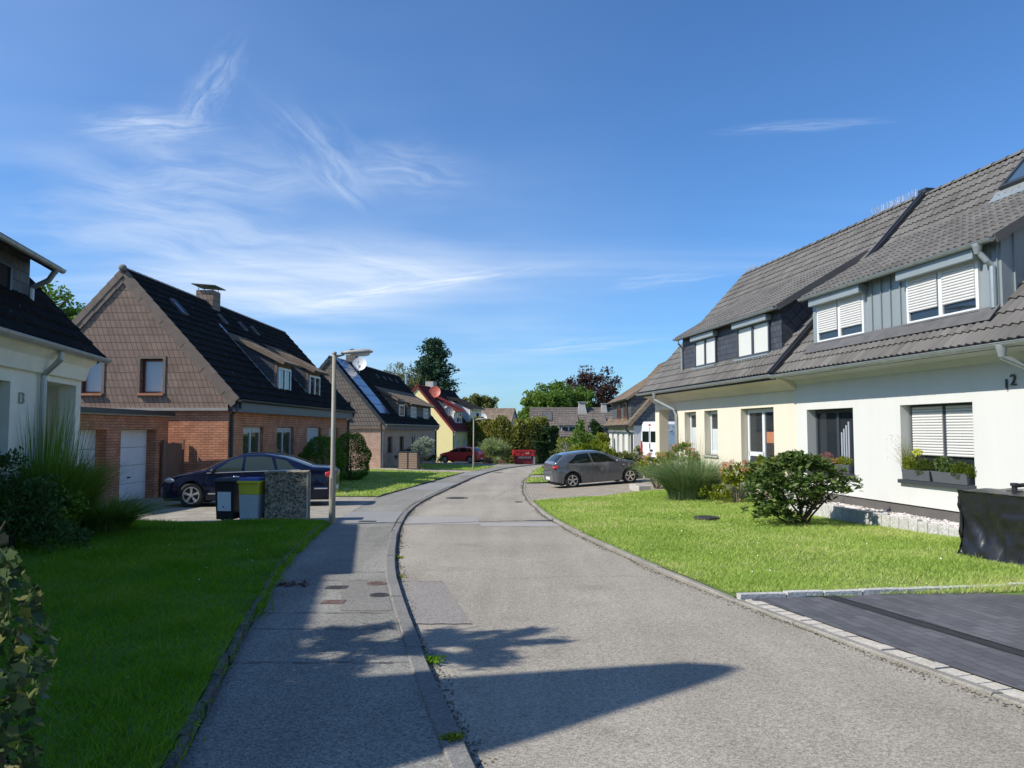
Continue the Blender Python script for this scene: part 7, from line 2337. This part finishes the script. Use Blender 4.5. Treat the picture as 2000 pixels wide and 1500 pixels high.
for t in tips:
    nl = 17
    a = rng.uniform(0, 2 * np.pi, nl)
    d = np.stack([np.cos(a), np.sin(a), rng.uniform(-.45, .9, nl)], 1)
    c = np.array(t)[None] + unit(d) * .062 + rng.normal(size=(nl, 3)) * .018
    out.append(leaf_quads(c, .125, d, .36, 1.2, .2))
np_mesh('foliage', np.concatenate(out), 4, LF['rhodo'], rh)
rh.scale = (1.13, 1.13, 1.13)
b = MB(); b.ball((.72, -.30, .62), .045, 14, 10); b.tube([(.72, -.30, .66), (.72, -.29, .78)], .004, 4)
tag(b.build('hanging_ornament', MT['yellow_fruit'], smooth=True, loc=rh.location + Vector((.1, -.05, .08))), 'yellow ball hanging in the right branches of the rhododendron', 'ornament')

# wisps hanging from and rising over the sills
tw_ = MB()
P = lw(white, 1, ov - .12, Tw - 12.5, .62)
for k in range(5):
    y = random.uniform(-.1, .25)
    pts_ = [(0, y, .2)] + [(random.uniform(-.04, .0), y + random.uniform(-.05, .05), .05 - i * .13) for i in range(1, 5)]
    tw_.tube(pts_, .004, 4)
    for p in pts_[1:]: tw_.ball((p[0], p[1] + .02, p[2]), (.012, .014, .010), 6, 4)
tag(tw_.build('trailing_vine', MT['rust'], loc=P, rot=(0, 0, RR)), 'thin reddish trailing vine hanging below the flower boxes of the darker window', 'plant')
ws = thing('wispy_grass', lw(white, 1, ov - .06, Tw - 14.55, .85), 'tall wispy flowering grass leaning out of the window box under the shutter', 'plant', RR)
n = 90; a = rng.uniform(0, 2 * np.pi, n)
base = np.stack([rng.normal(size=n) * .03, rng.normal(size=n) * .08, np.zeros(n)], 1)
ld = np.stack([np.cos(a) * .5 - .2, np.sin(a) + .75, 0 * a], 1)
blades('foliage', base, rng.uniform(.25, .72, n), ld, rng.uniform(.05, .38, n), .0028 * np.ones(n), LF['yellowgreen'], ws, .1)
fp = np.stack([rng.normal(size=70) * .06 - .06, rng.uniform(.02, .42, 70), rng.uniform(.12, .66, 70)], 1)
np_mesh('flower', leaf_quads(fp, .022, None, .8, 0), 4, LF['hyd_fl'], ws)

# ------------------------------------------------------------------ trees
def tree(name, P, h, cen, rad, nclump, nleaf, size, m, label, r0=.3, bm=None, group=None, **kw):
    x, y = P
    root = thing(name, (x, y, zf(x, y)), label, 'tree', 0, group)
    np_mesh('crown', clump_crown(cen, rad, nclump, nleaf, size, **kw), 4, m, root)
    mb = MB(); limbs(mb, (0, 0, -.3), (0, 0, cen[2] + rad[2] * .7), r0, rad[0] * .9, 16, None, 9); mb.build('trunk', bm or MT['bark'], root, smooth=True)
    return root


tree('walnut_tree', (5.2, 101), 0, (0, 0, 5.9), (4.2, 4.0, 4.4), 120, 15000, .42, LF['green'], 'large bright green tree behind the long roofed far house', .4, None, None, clump_r=.26, shell=.5, bottom=-.9)
tree('walnut_tree', (8.6, 103), 0, (0, 0, 5.9), (3.4, 3.2, 3.6), 70, 8000, .42, LF['green'], 'smaller green tree in front of the copper beech', .35, None, None, clump_r=.26, shell=.5, bottom=-.7)
tree('copper_beech', (11.3, 108), 0, (0, 0, 7.4), (5.0, 4.4, 5.2), 130, 13000, .42, LF['copper'], 'dark purple copper beech rising behind the green trees', .4, MT['bark_dark'], None, clump_r=.24, shell=.45, bottom=-.8, aspect=.4)
tree('broadleaf_tree', (-4.9, 112), 0, (0, 0, 5.6), (3.3, 3, 3.4), 60, 6500, .42, LF['olive'], 'rounded olive green tree behind the far brown roof', .3, None, None, clump_r=.28, bottom=-.7)
tree('broadleaf_tree', (-7.2, 114), 0, (0, 0, 5.0), (2.0, 2, 2.6), 30, 2800, .38, LF['hedge_dark'], 'small dark tree left of the olive green one, behind the far brown roof', .25, None, None, clump_r=.3, bottom=-.7)
tree('broadleaf_tree', (15.8, 104), 0, (0, 0, 5.0), (2.6, 2.4, 3.2), 44, 4200, .38, LF['hedge_dark'], 'dark green tree right of the copper beech behind the slate gable house', .25, None, None, clump_r=.3, bottom=-.7)
tree('oak_tree', (-25.0, 41), 0, (0, 0, 6.7), (3.2, 3.0, 3.8), 80, 8000, .26, LF['green'], 'green tree rising between house 13 and the brown gable', .3, None, None, clump_r=.26, bottom=-.6)
tree('broadleaf_tree', (22.5, 72), 0, (0, 0, 5.0), (2.6, 2.4, 3.5), 44, 4200, .3, LF['olive'], 'small tree top showing above the roof of the slate gable house', .25, None, None, clump_r=.3, bottom=-.7)

# weeping birch
bi = thing('birch_tree', (-14.4, 100, zf(-14, 100)), 'pale feathery weeping birch left of the dark spruce', 'tree')
lv = [clump_crown((0, 0, 7.0), (4.3, 3.5, 6.2), 120, 9000, .36, .2, .4, .38, -.6, 1.2)]
for k in range(170):                                        # hanging strands
    a = random.uniform(0, 2 * math.pi); r = random.uniform(1.0, 4.4); z0 = 7.0 + 6.2 * math.sqrt(max(0, 1 - (r / 4.6) ** 2)) * random.uniform(.35, 1.0)
    m_ = 18; t = np.linspace(0, 1, m_)
    p = np.stack([np.full(m_, math.cos(a) * r) + rng.normal(size=m_) * .08, np.full(m_, math.sin(a) * r * .8) + rng.normal(size=m_) * .08, z0 - t * random.uniform(1.0, 2.4)], 1)
    lv.append(leaf_quads(p, .30, np.tile([0, 0, -1.0], (m_, 1)), .35, 0, .5))
np_mesh('crown', np.concatenate(lv), 4, LF['birch'], bi)
mb = MB(); limbs(mb, (0, 0, -.3), (.4, 0, 11.4), .22, 4.0, 20, None, 8); mb.build('trunk', MT['twig'], bi, smooth=True)

# dark spruce / cedar with tiers of drooping branches
sp_ = thing('spruce_tree', (-10.7, 103, zf(-10, 103)), 'tall dark blue green conifer standing above the yellow house', 'tree')
out = []; mb = MB()
Ht = 16.4
mb.tube([(0, 0, -.3), (0, 0, 7), (0, 0, Ht - .3)], [.4, .25, .04], 9)
z = 1.6
while z < Ht - .2:
    f = z / Ht
    env = 6.2 * min(1.0, (1.04 - f) ** .78) * (1 if f > .15 else .8) * (1 + .14 * math.sin(z * 2.3))
    nb = 11 if f < .8 else 8
    for k in range(nb):
        a = random.uniform(0, 2 * math.pi); l = env * random.uniform(.55, 1.10)
        e = Vector((math.cos(a) * l, math.sin(a) * l, z + l * random.uniform(-.02, .30)))
        s0 = Vector((0, 0, z - .1))
        mid = s0.lerp(e, .55) + Vector((0, 0, .02 * l))
        mb.tube([s0, mid, e], [.07 * (1.1 - f), .04 * (1.1 - f), .01], 4)
        m_ = int(34 + 42 * l / 5)
        t = rng.uniform(.30, 1.05, m_)
        c = np.array(s0)[None] + np.outer(t, np.array(e - s0))
        wd = .36 + .34 * (1 - t)
        c += rng.normal(size=(m_, 3)) * np.stack([wd, wd, wd * .45], 1)
        dd = np.tile(np.array(e - s0), (m_, 1)) / l; dd[:, 2] += .25
        out.append(leaf_quads(c, .48, dd, .42, .6, .7))
    z += .42
np_mesh('crown', np.concatenate(out), 4, LF['spruce'], sp_)
mb.build('trunk', MT['bark_dark'], sp_, smooth=True)

# pine added outside the frame on the left: its branches shade the road
pn = thing('shadow_caster_pine', (-5.15, 4.75, zf(-5.1, 4.7)), 'unseen pine added left of the view to shade the road with its branches', 'tree')
out = []; mb = MB()
mb.tube([(0, 0, -.2), (0, 0, 2.5), (0, 0, 4.9)], [.10, .07, .02], 8)
for k in range(26):
    z = 2.3 + 2.5 * k / 26
    a = k * 2.4; l = 1.1 * (1.15 - .75 * k / 26) * random.uniform(.75, 1.15)
    e = Vector((math.cos(a) * l, math.sin(a) * l, z + .18))
    mb.tube([(0, 0, z), (e.x * .5, e.y * .5, z + .05), e], [.03, .02, .006], 4)
    m_ = 240
    t = rng.uniform(.3, 1.1, m_)
    c = np.array([0, 0, z])[None] + np.outer(t, np.array([e.x, e.y, .18])) + rng.normal(size=(m_, 3)) * .05
    out.append(leaf_quads(c, .20, np.tile([e.x / l, e.y / l, .3], (m_, 1)), .14, 0, .8))
np_mesh('crown', np.concatenate(out), 4, LF['spruce'], pn)
mb.build('trunk', MT['bark_dark'], pn)
